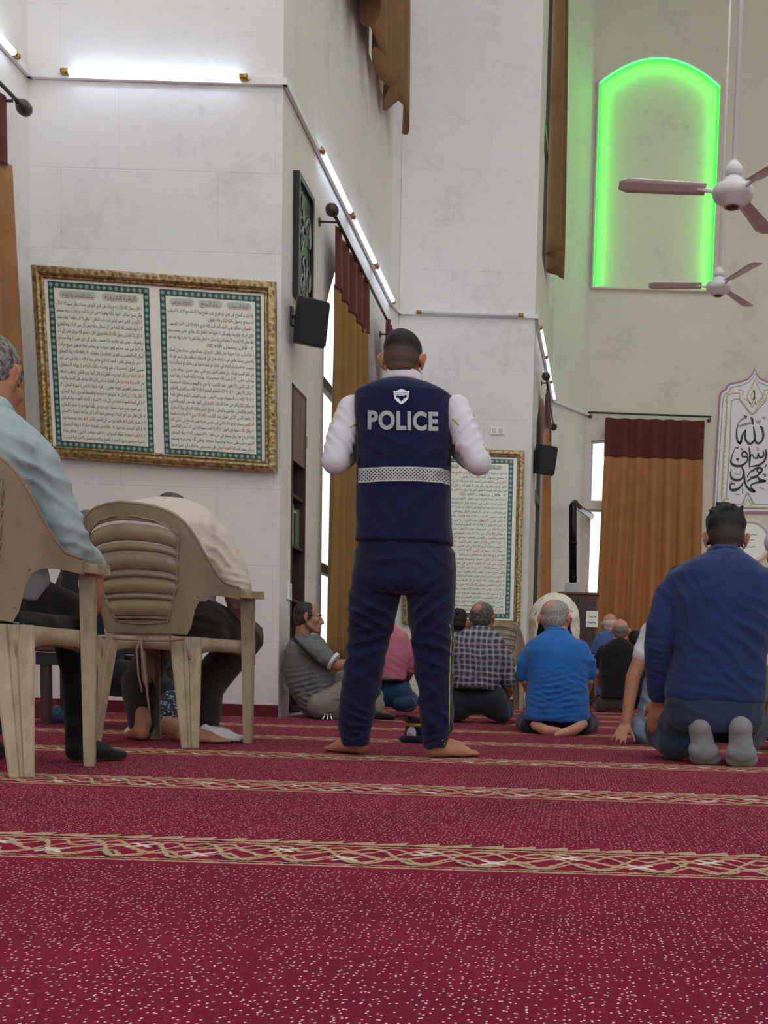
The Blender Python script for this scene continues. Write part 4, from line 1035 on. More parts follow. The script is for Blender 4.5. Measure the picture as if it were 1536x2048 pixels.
# ================================================================== people: bodies grown from measured limbs, remeshed into one surface
class Blob:
    def __init__(s): s.bm = bmesh.new()
    def ringset(s, rings):
        R = [[s.bm.verts.new(p) for p in r] for r in rings]; n = len(R[0])
        for a, b in zip(R, R[1:]):
            for k in range(n): s.bm.faces.new((a[k], a[(k + 1) % n], b[(k + 1) % n], b[k]))
        s.bm.faces.new(R[0][::-1]); s.bm.faces.new(R[-1])
    def cap(s, a, ra, b, rb, flat=None):
        a, b = Vector(a), Vector(b); d = b - a; L = d.length
        if L < 1e-5: d = Vector((0, 0, 1)); b = a + d * 1e-4; L = 1e-4
        d.normalize(); x, y = perp(d); rings = []
        prof = [(-math.cos(t) * ra, math.sin(t) * ra) for t in (.15, .5, .9, 1.3)] + [(0, ra)]
        prof2 = [(0, rb)] + [(math.sin(t) * rb, math.cos(t) * rb) for t in (.3, .7, 1.1, 1.42)]
        fl = None
        if flat: fl = (Vector(flat[0]).normalized(), flat[1])
        def pt(c, h, r, k):
            w = x * math.cos(k) * r + y * math.sin(k) * r
            if fl: w = w + fl[0] * (w.dot(fl[0]) * (fl[1] - 1))
            return c + d * h + w
        for h, r in prof: rings.append([pt(a, h, r, 2 * PI * k / 14) for k in range(14)])
        for h, r in prof2: rings.append([pt(b, h, r, 2 * PI * k / 14) for k in range(14)])
        s.ringset(rings)
    def chain(s, pts, flat=None):
        """pts: (point, radius)"""
        for (a, ra), (b, rb) in zip(pts, pts[1:]): s.cap(a, ra, b, rb, flat)
    def pchain(s, pts, flat=None):
        """pts: (u, v, depth, radius in picture pixels)"""
        q = [(P(u, v, D), r * D / FP) for u, v, D, r in pts]; s.chain(q, flat); return [a for a, r in q]
    def ell(s, c, rad, R=None):
        c = Vector(c); R = R or Matrix.Identity(3); rings = []
        for i in range(1, 12):
            t = PI * i / 12; rings.append([c + R @ Vector((rad[0] * math.sin(t) * math.cos(2 * PI * k / 18), rad[1] * math.sin(t) * math.sin(2 * PI * k / 18), rad[2] * math.cos(t))) for k in range(18)])
        s.ringset(rings)
    def rows(s, D, rows, e=2.5, roll=0.0):
        """rows: (v, left u, right u, half depth m, depth offset m)"""
        rings = []
        for r in rows:
            v, u0, u1, dep = r[:4]; off = r[4] if len(r) > 4 else 0
            a, b = P(u0, v, D + off), P(u1, v, D + off); c = (a + b) / 2; rx = (b - a).length / 2; ring = []
            for k in range(28):
                t = 2 * PI * k / 28; cc, ss = math.cos(t), math.sin(t)
                ring.append(Vector((c.x + rx * math.copysign(abs(cc) ** (2 / e), cc), c.y + dep * math.copysign(abs(ss) ** (2 / e), ss), c.z)))
            rings.append(ring)
        s.ringset(rings)
    def build(s, name, mat, parent, base, voxel=.010, smooth=6, fold=None, fac=.5):
        fixn(s.bm)
        bmesh.ops.translate(s.bm, verts=s.bm.verts, vec=-Vector(base))
        me = bpy.data.meshes.new(name); s.bm.to_mesh(me); s.bm.free()
        o = bpy.data.objects.new(name, me); COL.objects.link(o)
        m = o.modifiers.new('r', 'REMESH'); m.mode = 'VOXEL'; m.voxel_size = voxel; m.use_smooth_shade = True
        m = o.modifiers.new('s', 'SMOOTH'); m.factor = fac; m.iterations = smooth
        finish_mesh(o)
        if fold: wrinkle(o, base, **fold)
        o.data.materials.clear()
        for q in (mat if isinstance(mat, (list, tuple)) else [mat]): o.data.materials.append(q)
        o.data.shade_smooth()
        if parent is not None: o.parent = parent
        else: o.location = base
        return o
def wrinkle(o, base, amp=.006, k=16, seed=1, dirs=((.4, 0, 1), (-.5, .2, .9), (1, 0, .3)), warp=1.4, spots=()):
    """cloth folds: sharp-edged ripples across the given directions; spots = (point, radius, direction, wavelength, amp)"""
    me = o.data; n = len(me.vertices); co = np.empty(n * 3); me.vertices.foreach_get('co', co); co = co.reshape(-1, 3)
    nr = np.empty(n * 3); me.vertex_normals.foreach_get('vector', nr); nr = nr.reshape(-1, 3)
    rs = np.random.RandomState(seed); d = np.zeros(n)
    def wob(f): 
        w = np.zeros(n)
        for i in range(4):
            kv = rs.normal(size=3); kv = kv / np.linalg.norm(kv) * f * (1 + .7 * i); w += np.sin(co @ kv + rs.uniform(0, 6)) / (1 + .7 * i)
        return w / 2
    for i, dr in enumerate(dirs):
        dv = np.array(dr, float); dv /= np.linalg.norm(dv)
        ph = co @ dv * k * (1 + .35 * i) * 1.6 + warp * (2.4 * wob(7) + 1.6 * wob(15))
        ridge = (1 - np.abs(np.sin(ph))) ** 1.6
        gate = np.clip(wob(9) * 1.6 + .15, 0, 1) ** .8
        d += amp * ridge * gate / (1 + .3 * i)
    d += amp * .5 * wob(5)
    for (pt, rad, dr, wl, a) in spots:
        pv = np.array(Vector(pt) - Vector(base)); r = np.linalg.norm(co - pv, axis=1); dv = np.array(dr, float); dv /= np.linalg.norm(dv)
        g = np.exp(-(r / rad) ** 2); ph = (co - pv) @ dv * (PI / wl) + 1.3 * wob(13) + .8 * wob(24)
        d += a * g * ((1 - np.abs(np.sin(ph))) ** 1.3 - .35)
    co += nr * d[:, None]; me.vertices.foreach_set('co', co.ravel()); me.update()

def frame(fwd, up=(0, 0, 1), tilt=0):
    f = Vector(fwd).normalized(); r = f.cross(Vector(up)).normalized(); u = r.cross(f)
    R = Matrix(((r.x, f.x, u.x), (r.y, f.y, u.y), (r.z, f.z, u.z)))
    return R @ Matrix.Rotation(tilt, 3, 'Y')
def head(b, c, fwd, s=1.0, tilt=0, ear=1.0, face=True):
    """adds skull, face, ears and nose to blob b; c is the middle of the head at eye level"""
    R = frame(fwd, tilt=tilt); c = Vector(c); L = lambda x, y, z: c + R @ (Vector((x, y, z)) * s)
    def E(p, r): b.ell(L(*p), [q * s for q in r], R)
    def C(p, a, q, r): b.cap(L(*p), a * s, L(*q), r * s)
    E((0, -.018, .030), (.0745, .094, .082)); E((0, .030, -.030), (.060, .062, .082)); E((0, .054, -.070), (.044, .045, .041))
    C((-.050, .0, -.055), .020, (-.022, .070, -.095), .018); C((.050, .0, -.055), .020, (.022, .070, -.095), .018)
    E((0, .081, -.096), (.022, .019, .018))
    for x in (-1, 1):
        C((x * .014, .079, .022), .012, (x * .044, .066, .020), .011); E((x * .045, .055, -.020), (.021, .024, .022))
        E((x * .031, .070, .002), (.0135, .012, .0105))
        # ear: rim, lobe, hollow made by an open C of short tubes
        ex = x * .0755
        for (p, r0, q, r1) in (((ex, -.006, .018), .0062, (ex + x * .012 * ear, -.022, .026), .0058), ((ex + x * .012 * ear, -.022, .026), .0058, (ex + x * .016 * ear, -.034, .006), .0055),
                               ((ex + x * .016 * ear, -.034, .006), .0055, (ex + x * .010 * ear, -.026, -.018), .0055), ((ex + x * .010 * ear, -.026, -.018), .0055, (ex, -.010, -.034), .0075)):
            C(p, r0, q, r1)
        E((ex + x * .004, -.016, -.004), (.006, .014, .022))
    C((0, .082, .012), .0085, (0, .108, -.028), .0115); C((0, .104, -.030), .012, (0, .085, -.036), .013)
    for x in (-1, 1): E((x * .012, .094, -.033), (.0085, .011, .0075))
    C((-.019, .083, -.060), .0058, (0, .091, -.057), .0068); C((.019, .083, -.060), .0058, (0, .091, -.057), .0068)
    C((-.017, .082, -.072), .0064, (0, .089, -.073), .0078); C((.017, .082, -.072), .0064, (0, .089, -.073), .0078)
    return R, L
HAIRS = {}
def hair_mat(col, fade=None, grey=0, thin=False):
    key = (col, fade, grey, thin)
    if key in HAIRS: return HAIRS[key]
    n = NT('hair_' + col.strip('#')); v = n.coord((1, 1, 1)); c = rgb(col)
    f = n.noise(v, 120, 3); b = n.ramp(f, [(.35, tuple(x * .55 for x in c[:3]) + (1,)), (.7, tuple(min(1, x * 1.5 + .004) for x in c[:3]) + (1,))])
    if grey: b = n.mix(n.math('MULTIPLY', n.ramp(n.noise(v, 70, 4, .7), [(.42, 0.0), (.6, 1.0)]), grey), b, rgb('#a5a19c'))
    if fade:
        at = n.t.nodes.new('ShaderNodeAttribute'); at.attribute_name = 'clipped'
        g = n.math('ADD', at.outputs['Fac'], n.math('MULTIPLY', n.math('SUBTRACT', n.noise(v, 90, 3), .5), .35))
        b = n.mix(n.ramp(g, [(.2, 0.0), (.85, 1.0)]), b, rgb(fade))
    if thin:
        at = n.t.nodes.new('ShaderNodeAttribute'); at.attribute_name = 'thin'
        b = n.mix(n.math('MULTIPLY', at.outputs['Fac'], n.ramp(n.noise(v, 60, 3), [(.3, .45), (.6, 1.0)])), b, rgb('#c08a7c'))
    n.base(b); n.rough(.55); n.b.inputs['Specular IOR Level'].default_value = .3
    n.bump(n.noise(n.coord((1, 1, .3)), 240, 3), .5, .004)
    HAIRS[key] = n.m; return n.m
def hair(parent, base, c, fwd, style, mat, s=1.0, tilt=0, rough=.002, vox=.006):
    R = frame(fwd, tilt=tilt); c = Vector(c); b = Blob(); L = lambda x, y, z: c + R @ (Vector((x, y, z)) * s)
    def E(p, r): b.ell(L(*p), [q * s for q in r], R)
    if style in ('short', 'tall', 'fade'):
        E((0, -.022, .040), (.0780, .095, .079)); E((0, -.048, -.002), (.0715, .066, .068)); E((0, .036, .070), (.053, .043, .030))
        for x in (-1, 1): E((x * .062, .004, .022), (.0145, .034, .035)); b.cap(L(x * .070, .012, .01), .005 * s, L(x * .070, .012, -.022), .004 * s)
        E((0, -.060, -.045), (.052, .034, .034))
        if style == 'tall':
            E((0, -.018, .068), (.080, .092, .072)); E((0, -.06, .045), (.078, .055, .060)); rt = random.Random(5)
            for _ in range(46):
                a = rt.uniform(0, 2 * PI); h = rt.uniform(.15, 1.0); rr = math.sqrt(max(0, 1 - h * h)); q = (.074 * rr * math.cos(a), -.02 + .086 * rr * math.sin(a), .062 + .070 * h); d = (rt.uniform(-.012, .012), rt.uniform(-.012, .012), .014)
                b.cap(L(*q), .013 * s, L(q[0] * 1.08 + d[0], q[1] * 1.05 + d[1], q[2] + d[2]), .006 * s)
    elif style == 'crop':
        E((0, -.026, .037), (.0775, .090, .078)); E((0, -.048, -.002), (.0715, .066, .068)); E((0, -.060, -.045), (.052, .034, .034))
        for x in (-1, 1): E((x * .062, .000, .020), (.0140, .030, .033)); b.cap(L(x * .070, .010, .01), .005 * s, L(x * .070, .010, -.022), .004 * s)
    elif style == 'balding':      # sides and back only, crown bare
        E((0, -.042, .008), (.0785, .076, .060)); E((0, -.055, -.030), (.062, .042, .045))
        for x in (-1, 1): E((x * .060, -.005, .018), (.0175, .045, .034))
        E((0, .045, .062), (.045, .035, .028))
    elif style == 'crown':        # full hair with a thin crown patch
        E((0, -.020, .036), (.0790, .096, .074)); E((0, -.048, -.002), (.0725, .068, .066)); E((0, .040, .066), (.055, .045, .030))
        for x in (-1, 1): E((x * .062, .002, .020), (.0150, .036, .036))
        E((0, -.060, -.042), (.054, .036, .036))
    o = b.build('hair', mat, parent, base, vox * s, 2, dict(amp=rough, k=60, seed=3, dirs=((1, .2, .1), (0, .3, 1), (.4, 1, 0))))
    me = o.data; at = me.attributes.new('clipped', 'FLOAT', 'POINT'); Ri = R.transposed(); cb = c - Vector(base)
    vals = []
    for q in me.vertices:
        l = Ri @ (q.co - cb) / s; vals.append(max(0, min(1, (.052 - l.z + max(0, l.y) * .2) / .105)))
    at.data.foreach_set('value', vals)
    a2 = me.attributes.new('thin', 'FLOAT', 'POINT'); a2.data.foreach_set('value', [max(0, min(1, 1.6 - (Ri @ (q.co - cb) / s - Vector((-.015, -.088, .078))).length / .032)) for q in me.vertices])
    return o
def hand(b, wrist, fwd, palm, side=1, curl=.35, s=1.0, spread=.12, thumb=.7):
    """palm = direction the palm faces; side = +1 when the thumb lies to fwd x palm"""
    f = Vector(fwd).normalized(); p = Vector(palm); p = (p - f * p.dot(f)).normalized(); t = f.cross(p) * side; w = Vector(wrist)
    L = lambda a, l, h: w + (f * a + t * l + p * h) * s
    for l in (-.030, -.010, .011, .030): b.cap(L(.012, l * .6, 0), .0145 * s, L(.082, l, -.002), .0115 * s)
    for l, ln, ex in ((-.031, .060, -1), (-.011, .076, -.3), (.011, .082, .3), (.031, .073, 1)):
        base_ = L(.085, l, -.002); ang = 0; pos = base_; r = .0088 * s
        d0 = (f + t * spread * ex * .6).normalized()
        for seg, q in enumerate((.46, .30, .24)):
            ang += curl * (.8 if seg == 0 else 1.1); d = (d0 * math.cos(ang) + p * math.sin(ang)).normalized(); nx_ = pos + d * ln * q * s
            b.cap(pos, r, nx_, r * .9); pos = nx_; r *= .9
    a = L(.022, .024, .006); q1 = L(.050, .046, .014); d = (f * .75 + t * (.75 * thumb) + p * .35).normalized(); q2 = q1 + d * .032 * s; q3 = q2 + (d + f * .35).normalized() * .026 * s
    b.cap(a, .015 * s, q1, .0125 * s); b.cap(q1, .0115 * s, q2, .0098 * s); b.cap(q2, .0098 * s, q3, .008 * s)
def foot(b, heel, fwd, s=1.0, up=(0, 0, 1), toes=True, side=1, sock=False):
    """heel = point on the sole under the heel; fwd towards the toes; up = away from the sole"""
    f = Vector(fwd).normalized(); u = Vector(up); u = (u - f * u.dot(f)).normalized(); t = f.cross(u) * side; h = Vector(heel)
    L = lambda a, l, z: h + (f * a + t * l + u * z) * s
    b.cap(L(.0, 0, .034), .033 * s, L(.05, 0, .032), .030 * s); b.cap(L(.02, 0, .045), .030 * s, L(.02, .0, .075), .028 * s)
    b.cap(L(.04, -.004, .05), .032 * s, L(.13, -.012, .034), .025 * s); b.cap(L(.05, .012, .030), .027 * s, L(.145, .020, .018), .018 * s)
    b.cap(L(.10, -.016, .028), .026 * s, L(.168, -.024, .020), .0195 * s); b.cap(L(.145, .02, .018), .017 * s, L(.165, -.02, .018), .019 * s)
    if toes:
        for k, (l, a0, ln, r) in enumerate(((-.030, .178, .040, .0125), (-.010, .180, .034, .0095), (.006, .174, .031, .0088), (.020, .166, .027, .0082), (.032, .154, .023, .0078))):
            b.cap(L(a0 - .012, l, .014), r * s * 1.05, L(a0 + ln * .6, l, .014), r * s); b.cap(L(a0 + ln * .6, l, .014), r * s, L(a0 + ln, l, .010), r * s * .92)
    elif sock:
        b.cap(L(.16, -.018, .018), .020 * s, L(.205, -.018, .016), .017 * s); b.cap(L(.15, .018, .016), .017 * s, L(.185, .018, .015), .015 * s); b.cap(L(.20, -.015, .016), .015 * s, L(.18, .02, .015), .013 * s)
def conform(target, pts, faces, name, mat, parent, base, off=.003, sub=0, thick=0.0):
    """lay flat artwork, given in picture pixels, onto the cloth surface beneath it"""
    dg = bpy.context.evaluated_depsgraph_get(); me = target.data
    T = BVHTree.FromPolygons([v.co + Vector(base) for v in me.vertices], [p.vertices for p in me.polygons])
    bm = bmesh.new(); vs = [bm.verts.new((x, y, 0)) for x, y in pts]
    for f in faces:
        try: bm.faces.new([vs[i] for i in f])
        except ValueError: pass
    for _ in range(sub):
        bmesh.ops.triangulate(bm, faces=bm.faces); es = [e for e in bm.edges if e.calc_length() > 4]
        if es: bmesh.ops.subdivide_edges(bm, edges=es, cuts=1)
    last = None; bad = []
    for v in bm.verts:
        d = ray(v.co.x, v.co.y).normalized(); hit = T.ray_cast(CAMP, d)
        if hit[0] is None: bad.append(v); continue
        last = hit[0]; nn = hit[1] if hit[1].dot(d) < 0 else -hit[1]; v.co = hit[0] + nn * off - Vector(base)
    bmesh.ops.delete(bm, geom=bad, context='VERTS')
    o = frombm(name, bm, mat, parent, smooth=True)
    if thick: m = o.modifiers.new('s', 'SOLIDIFY'); m.thickness = thick; m.offset = 1
    return o
def person(label, base, group=None):
    """the body mesh itself is the person; returns a blob to fill"""
    return Blob()
def finish_person(b, label, base, mat, group=None, voxel=.009, smooth=4, cat='person'):
    o = b.build('person', mat, None, base, voxel, smooth); props(o, label, cat, group); return o

SK_LIGHT = skin('skin_fair', '#c99a83'); SK_TAN = skin('skin_tan', '#b07d64'); SK_MID = skin('skin_olive', '#a8775d'); SK_PINK = skin('skin_ruddy', '#c78f7c')

# ------------------------------------------------------------------ 1. the officer
def officer():
    base = F(795, 1508); base.z = 0; D = 4.32
    shirtM = fabric('white_uniform_shirt', '#cfccd6', .05, bump=.3); navy = fabric('navy_twill', '#101236', .14, bump=.2); vestM = fabric('navy_vest', '#11133a', .12, bump=.12)
    b = Blob(); hc = P(807, 725, 4.33); fw = (.05, 1, -.22)
    head(b, hc, fw, .97, ear=1.35)
    b.cap(P(806, 745, 4.31), .052, P(806, 800, 4.31), .050)
    b.rows(4.30, [(805, 765, 845, .05), (840, 745, 870, .07), (1000, 750, 865, .08), (1100, 750, 865, .08)])
    for s_ in (-1, 1):
        ua = [(P(712 if s_ < 0 else 903, 826, 4.30), .034), (P(670 if s_ < 0 else 957, 922, 4.22), .036), (P(720 if s_ < 0 else 905, 880, 4.47), .033), (P(768 if s_ < 0 else 846, 870, 4.60), .026)]
        b.chain(ua); hand(b, ua[-1][0], (-.45 * s_ * -1 * -1, .75, .25) if s_ < 0 else (-.45, .75, .25), (0, -.35, 1), side=-s_ , curl=.25, s=.95)
    for hx, hv, ax, dx in ((720, 1509, 712, -.80), (865, 1515, 870, .84)):
        hp = F(hx, hv); hp.z = 0; b.cap(hp + Vector((0, .02, .07)), .026, P(ax, 1440, 4.32), .035); foot(b, hp, (dx, .70, 0), 1.06, side=1 if dx > 0 else -1)
        b.cap(P(ax, 1440, 4.32), .035, P(755 if dx < 0 else 855, 1150, 4.3), .06)
    b.cap(P(755, 1150, 4.3), .07, P(855, 1150, 4.3), .07); b.cap(P(806, 1150, 4.3), .07, P(806, 1090, 4.3), .08)
    body = finish_person(b, 'standing police officer seen from behind, navy vest, white shirt, arms folded forward', base, SK_TAN, voxel=.0065, smooth=3)
    hair(body, base, hc, fw, 'fade', hair_mat('#110e0d', '#5a463b'), .97, rough=.0012, vox=.005)
    # shirt
    b = Blob()
    b.rows(4.30, [(772, 765, 848, .07), (790, 736, 880, .085), (820, 722, 893, .10), (900, 726, 890, .10), (1060, 730, 886, .10)])
    b.pchain([(728, 818, 4.31, 24), (704, 820, 4.30, 28), (692, 850, 4.27, 29), (680, 885, 4.24, 29), (670, 924, 4.215, 26)]); b.pchain([(670, 924, 4.215, 26), (690, 912, 4.33, 24), (722, 880, 4.47, 20), (762, 872, 4.58, 17)])
    b.pchain([(888, 818, 4.31, 24), (912, 820, 4.30, 29), (926, 852, 4.27, 29), (938, 885, 4.24, 30), (957, 924, 4.215, 27)]); b.pchain([(957, 924, 4.215, 27), (935, 912, 4.33, 24), (902, 880, 4.47, 20), (852, 872, 4.58, 17)])
    sp = []
    for u, v in ((690, 850), (672, 900), (930, 850), (950, 900), (700, 900), (915, 895)): sp.append((P(u, v, 4.24), .06, (.8 if u < 800 else -.8, .2, .75), .04, .011))
    sh = b.build('shirt', shirtM, body, base, .0065, 4, dict(amp=.0055, k=13, seed=5, spots=sp, dirs=((1, 0, .5), (-.9, .2, .6))))
    b = Blob()
    for k in range(14):
        a0 = 2 * PI * k / 14; a1 = 2 * PI * (k + 1) / 14; c = P(806, 757, 4.305)
        f_ = lambda a, z: c + Vector((math.cos(a) * .068, math.sin(a) * .066 + .008 + (.01 if z > 0 else 0), z + .012 * -math.sin(a) - (.018 * max(0, math.sin(a)))))
        b.cap(f_(a0, .012), .009, f_(a1, .012), .009); b.cap(f_(a0, -.014), .011, f_(a1, -.014), .011); b.cap(f_(a0, 0), .009, f_(a1, 0), .009)
    b.build('collar', shirtM, body, base, .005, 4)
    # vest
    b = Blob()
    b.rows(4.30, [(764, 770, 842, .072, .005), (772, 748, 868, .090), (780, 728, 888, .105), (790, 712, 903, .118), (830, 711, 904, .125), (880, 714, 902, .128), (940, 716, 900, .128), (1000, 715, 901, .128), (1050, 714, 903, .13), (1088, 712, 907, .132)], e=2.8)
    sp = [(P(760, 900, 4.18), .10, (.6, 0, 1), .06, .005), (P(860, 910, 4.18), .10, (-.6, 0, 1), .06, .005), (P(880, 1020, 4.18), .13, (-1, 0, .5), .07, .006), (P(745, 1030, 4.18), .13, (1, 0, .5), .07, .006)]
    vest = b.build('vest', vestM, body, base, .0065, 2, dict(amp=.0028, k=9, seed=9, spots=sp, dirs=((1, 0, .35), (-.8, 0, .6))))
    EDGE = plain('black_binding', '#0c0d18', .6)
    BV = BVHTree.FromPolygons([q.co + base for q in vest.data.vertices], [p.vertices for p in vest.data.polygons])
    def onvest(u, v, off=0.0):
        h = BV.ray_cast(CAMP, ray(u, v).normalized()); return (h[0] + h[1] * off) if h[0] is not None else None
    for side in ([(715, 791), (714, 830), (717, 870), (718, 905), (719, 930)], [(900, 791), (901, 830), (899, 870), (897, 905), (896, 930)]):
        pts = [p for p in (onvest(u, v, .002) for u, v in side) if p]; bm = bmesh.new()
        if len(pts) > 1: tube(bm, [p - base for p in pts], .0035, 8); frombm('armhole_binding', bm, EDGE, vest, smooth=True)
    pts = [p for p in (onvest(716 + i * 11.5, 1085, .001) for i in range(17)) if p]; bm = bmesh.new(); tube(bm, [p - base for p in pts], .0022, 6); frombm('hem_seam', bm, EDGE, vest, smooth=True)
    # lettering: fat rounded capitals
    vs, fs = text_mesh('POLICE', 1.0, .042, 4, 1.10)
    x0, x1 = min(v[0] for v in vs), max(v[0] for v in vs); y0, y1 = min(v[1] for v in vs), max(v[1] for v in vs)
    mpx = lambda v: (736 + (v[0] - x0) / (x1 - x0) * 140, 861 - (v[1] - y0) / (y1 - y0) * 39 + (736 + (v[0] - x0) / (x1 - x0) * 140 - 806) * .025)
    REFL = NT('reflective_silver'); n = REFL; v_ = n.coord(); br = n.t.nodes.new('ShaderNodeTexBrick'); n.put(br.inputs[0], v_); br.inputs['Scale'].default_value = 60
    n.base(n.ramp(n.noise(v_, 300, 2), [(.35, rgb('#8f9196')), (.7, rgb('#b4b5b8'))])); n.rough(.45); REFL = n.m
    conform(vest, [mpx(v) for v in vs], fs, 'lettering', REFL, vest, base, .0022, 3)
    # shield emblem
    shd = [(787, 782), (792, 783), (797, 780), (803, 778), (809, 780), (814, 783), (819, 782), (818, 790), (817, 797), (812, 803), (807, 807), (803, 809), (799, 807), (794, 803), (789, 797), (788, 790)]
    WHT = plain('emblem_white', '#e4e4ee', .5)
    conform(vest, shd, [tuple(range(len(shd)))], 'emblem', WHT, vest, base, .0022, 3)
    wing = [[(791, 793), (796, 791), (799, 793), (803, 792), (807, 793), (810, 791), (815, 793), (812, 796), (809, 796), (807, 799), (805, 797), (805, 801), (803, 803), (801, 801), (801, 797), (799, 799), (797, 796), (794, 796)]]
    for w_ in wing: conform(vest, w_, [tuple(range(len(w_)))], 'emblem_eagle', vestM, vest, base, .0042, 1)
    band_t = []; band_f = []
    for (a, b_) in (((790, 785.5), (816, 785.5)), ((790, 789.3), (816, 789.3))):
        i = len(band_t); band_t += [(a[0], a[1] - .5), (b_[0], b_[1] - .5), (b_[0], b_[1] + .5), (a[0], a[1] + .5)]; band_f.append((i, i + 1, i + 2, i + 3))
    conform(vest, band_t, band_f, 'emblem_lines', vestM, vest, base, .0042, 2)
    # chequered reflective band
    CHK = NT('chequered_band'); n = CHK; tc = n.t.nodes.new('ShaderNodeTexCoord'); sp_ = n.t.nodes.new('ShaderNodeSeparateXYZ'); n.t.links.new(tc.outputs['UV'], sp_.inputs[0])
    A_ = n.math('FRACT', n.math('ADD', sp_.outputs[0], sp_.outputs[1])); B_ = n.math('FRACT', n.math('SUBTRACT', sp_.outputs[0], sp_.outputs[1]))
    ck = n.math('MULTIPLY', n.math('GREATER_THAN', A_, .42), n.math('GREATER_THAN', B_, .42))
    edge = n.math('MULTIPLY', n.math('GREATER_THAN', sp_.outputs[1], .45), n.math('LESS_THAN', sp_.outputs[1], 3.55))
    n.base(n.mix(n.math('MULTIPLY', ck, edge), rgb('#b3b4b8'), rgb('#23253a'))); n.rough(.4); CHK = n.m
    bm = bmesh.new(); uvl = bm.loops.layers.uv.new('UVMap'); NXX = 46; G = []
    for j in range(7):
        row = []
        for i in range(NXX + 1):
            u = 715.5 + 186 * i / NXX; s_ = (u - 808) / 93; v = 933.5 + 5.5 * max(0, s_ * s_) * (1 if s_ > 0 else .7) + (4 if s_ > .8 else 0) * (s_ - .8) * 5 + j * 29 / 6
            p = onvest(min(max(u, 717.5), 898.5), v, .0028); row.append(bm.verts.new(p - base) if p else None)
        G.append(row)
    for j in range(6):
        for i in range(NXX):
            q = (G[j][i], G[j][i + 1], G[j + 1][i + 1], G[j + 1][i])
            if all(q):
                f = bm.faces.new(q)
                for lp, (a, c) in zip(f.loops, ((i, j), (i + 1, j), (i + 1, j + 1), (i, j + 1))): lp[uvl].uv = (a / NXX * 25, c / 6 * 4)
    frombm('reflective_band', bm, CHK, vest, smooth=True)
    # trousers
    b = Blob()
    b.rows(4.30, [(1078, 722, 896, .11), (1105, 713, 906, .125), (1137, 709, 908, .13), (1165, 705, 909, .132), (1185, 704, 907, .12)])
    def legrows(R): b.rows(4.30, R, e=2.2)
    legrows([(1150, 706, 804, .105), (1181, 703, 801, .105), (1242, 699, 787, .098), (1283, 697, 776, .09), (1344, 690, 762, .082), (1398, 682, 751, .076), (1442, 676, 744, .072), (1462, 679, 741, .068), (1478, 682, 740, .072), (1490, 686, 738, .066)])
    legrows([(1150, 813, 908, .105), (1178, 815, 909, .105), (1242, 821, 906, .098), (1283, 824, 905, .09), (1344, 831, 905, .082), (1385, 838, 905, .076), (1452, 842, 905, .072), (1475, 845, 899, .066), (1484, 845, 896, .070), (1496, 846, 893, .066)])
    sp = []
    for u, v, wl, a, dr, rd_ in ((735, 1230, .05, .020, (.5, 0, 1), .09), (745, 1275, .055, .020, (-.4, 0, 1), .09), (870, 1215, .05, .020, (-.5, 0, 1), .09), (870, 1300, .055, .016, (.4, 0, 1), .09), (710, 1450, .034, .026, (.35, 0, 1), .07), (712, 1476, .03, .024, (-.3, 0, 1), .055), (870, 1474, .03, .022, (-.3, 0, 1), .055), (868, 1440, .05, .008, (.4, 0, 1), .07), (770, 1180, .05, .009, (.8, 0, .8), .08), (845, 1180, .05, .009, (-.8, 0, .8), .08), (715, 1350, .06, .009, (.6, 0, 1), .1), (860, 1380, .06, .008, (-.6, 0, 1), .1)):
        sp.append((P(u, v, 4.20), rd_, dr, wl, a))
    tr = b.build('trousers', navy, body, base, .0065, 3, dict(amp=.009, k=10, seed=11, spots=sp, dirs=((.6, 0, 1), (-.7, 0, .8))))
    BT = BVHTree.FromPolygons([q.co + base for q in tr.data.vertices], [p.vertices for p in tr.data.polygons])
    YEL = plain('yellow_green_piping', '#a9b53a', .6)
    def pipe(tree, pts, r, parent, D_=4.3):
        out = []
        for u, v in pts:
            h = tree.ray_cast(CAMP, ray(u, v).normalized())
            if h[0] is not None: out.append(h[0] + h[1] * .001 - base)
        if len(out) > 1: bm = bmesh.new(); tube(bm, out, r, 6); frombm('piping', bm, YEL, parent, smooth=True)
    pipe(BT, [(899, 1249), (902, 1275), (900, 1320), (899, 1360), (899, 1400), (898, 1440), (898, 1462)], .0022, tr); pipe(BT, [(885, 1480), (889, 1490), (887, 1500)], .0022, tr)
    BS = BVHTree.FromPolygons([q.co + base for q in sh.data.vertices], [p.vertices for p in sh.data.polygons])
    pipe(BS, [(700, 854), (706, 851), (712, 847)], .003, sh); pipe(BS, [(905, 839), (912, 843), (918, 850)], .003, sh); pipe(BS, [(673, 822), (669, 836), (665, 848)], .0025, sh); pipe(BS, [(943, 818), (946, 826), (948, 834)], .0025, sh); pipe(BS, [(966, 888), (971, 896), (974, 902)], .0025, sh)
officer()
# ================================================================== the seated and kneeling worshippers
def cloth_fold(amp=.006, k=12, seed=1, spots=(), dirs=((.6, 0, 1), (-.7, 0, .8), (0, .4, 1))): return dict(amp=amp, k=k, seed=seed, spots=spots, dirs=dirs)
def S(u, v, D, wl=.045, a=.01, dr=(.5, 0, 1), r=.08): return (P(u, v, D), r, dr, wl, a)

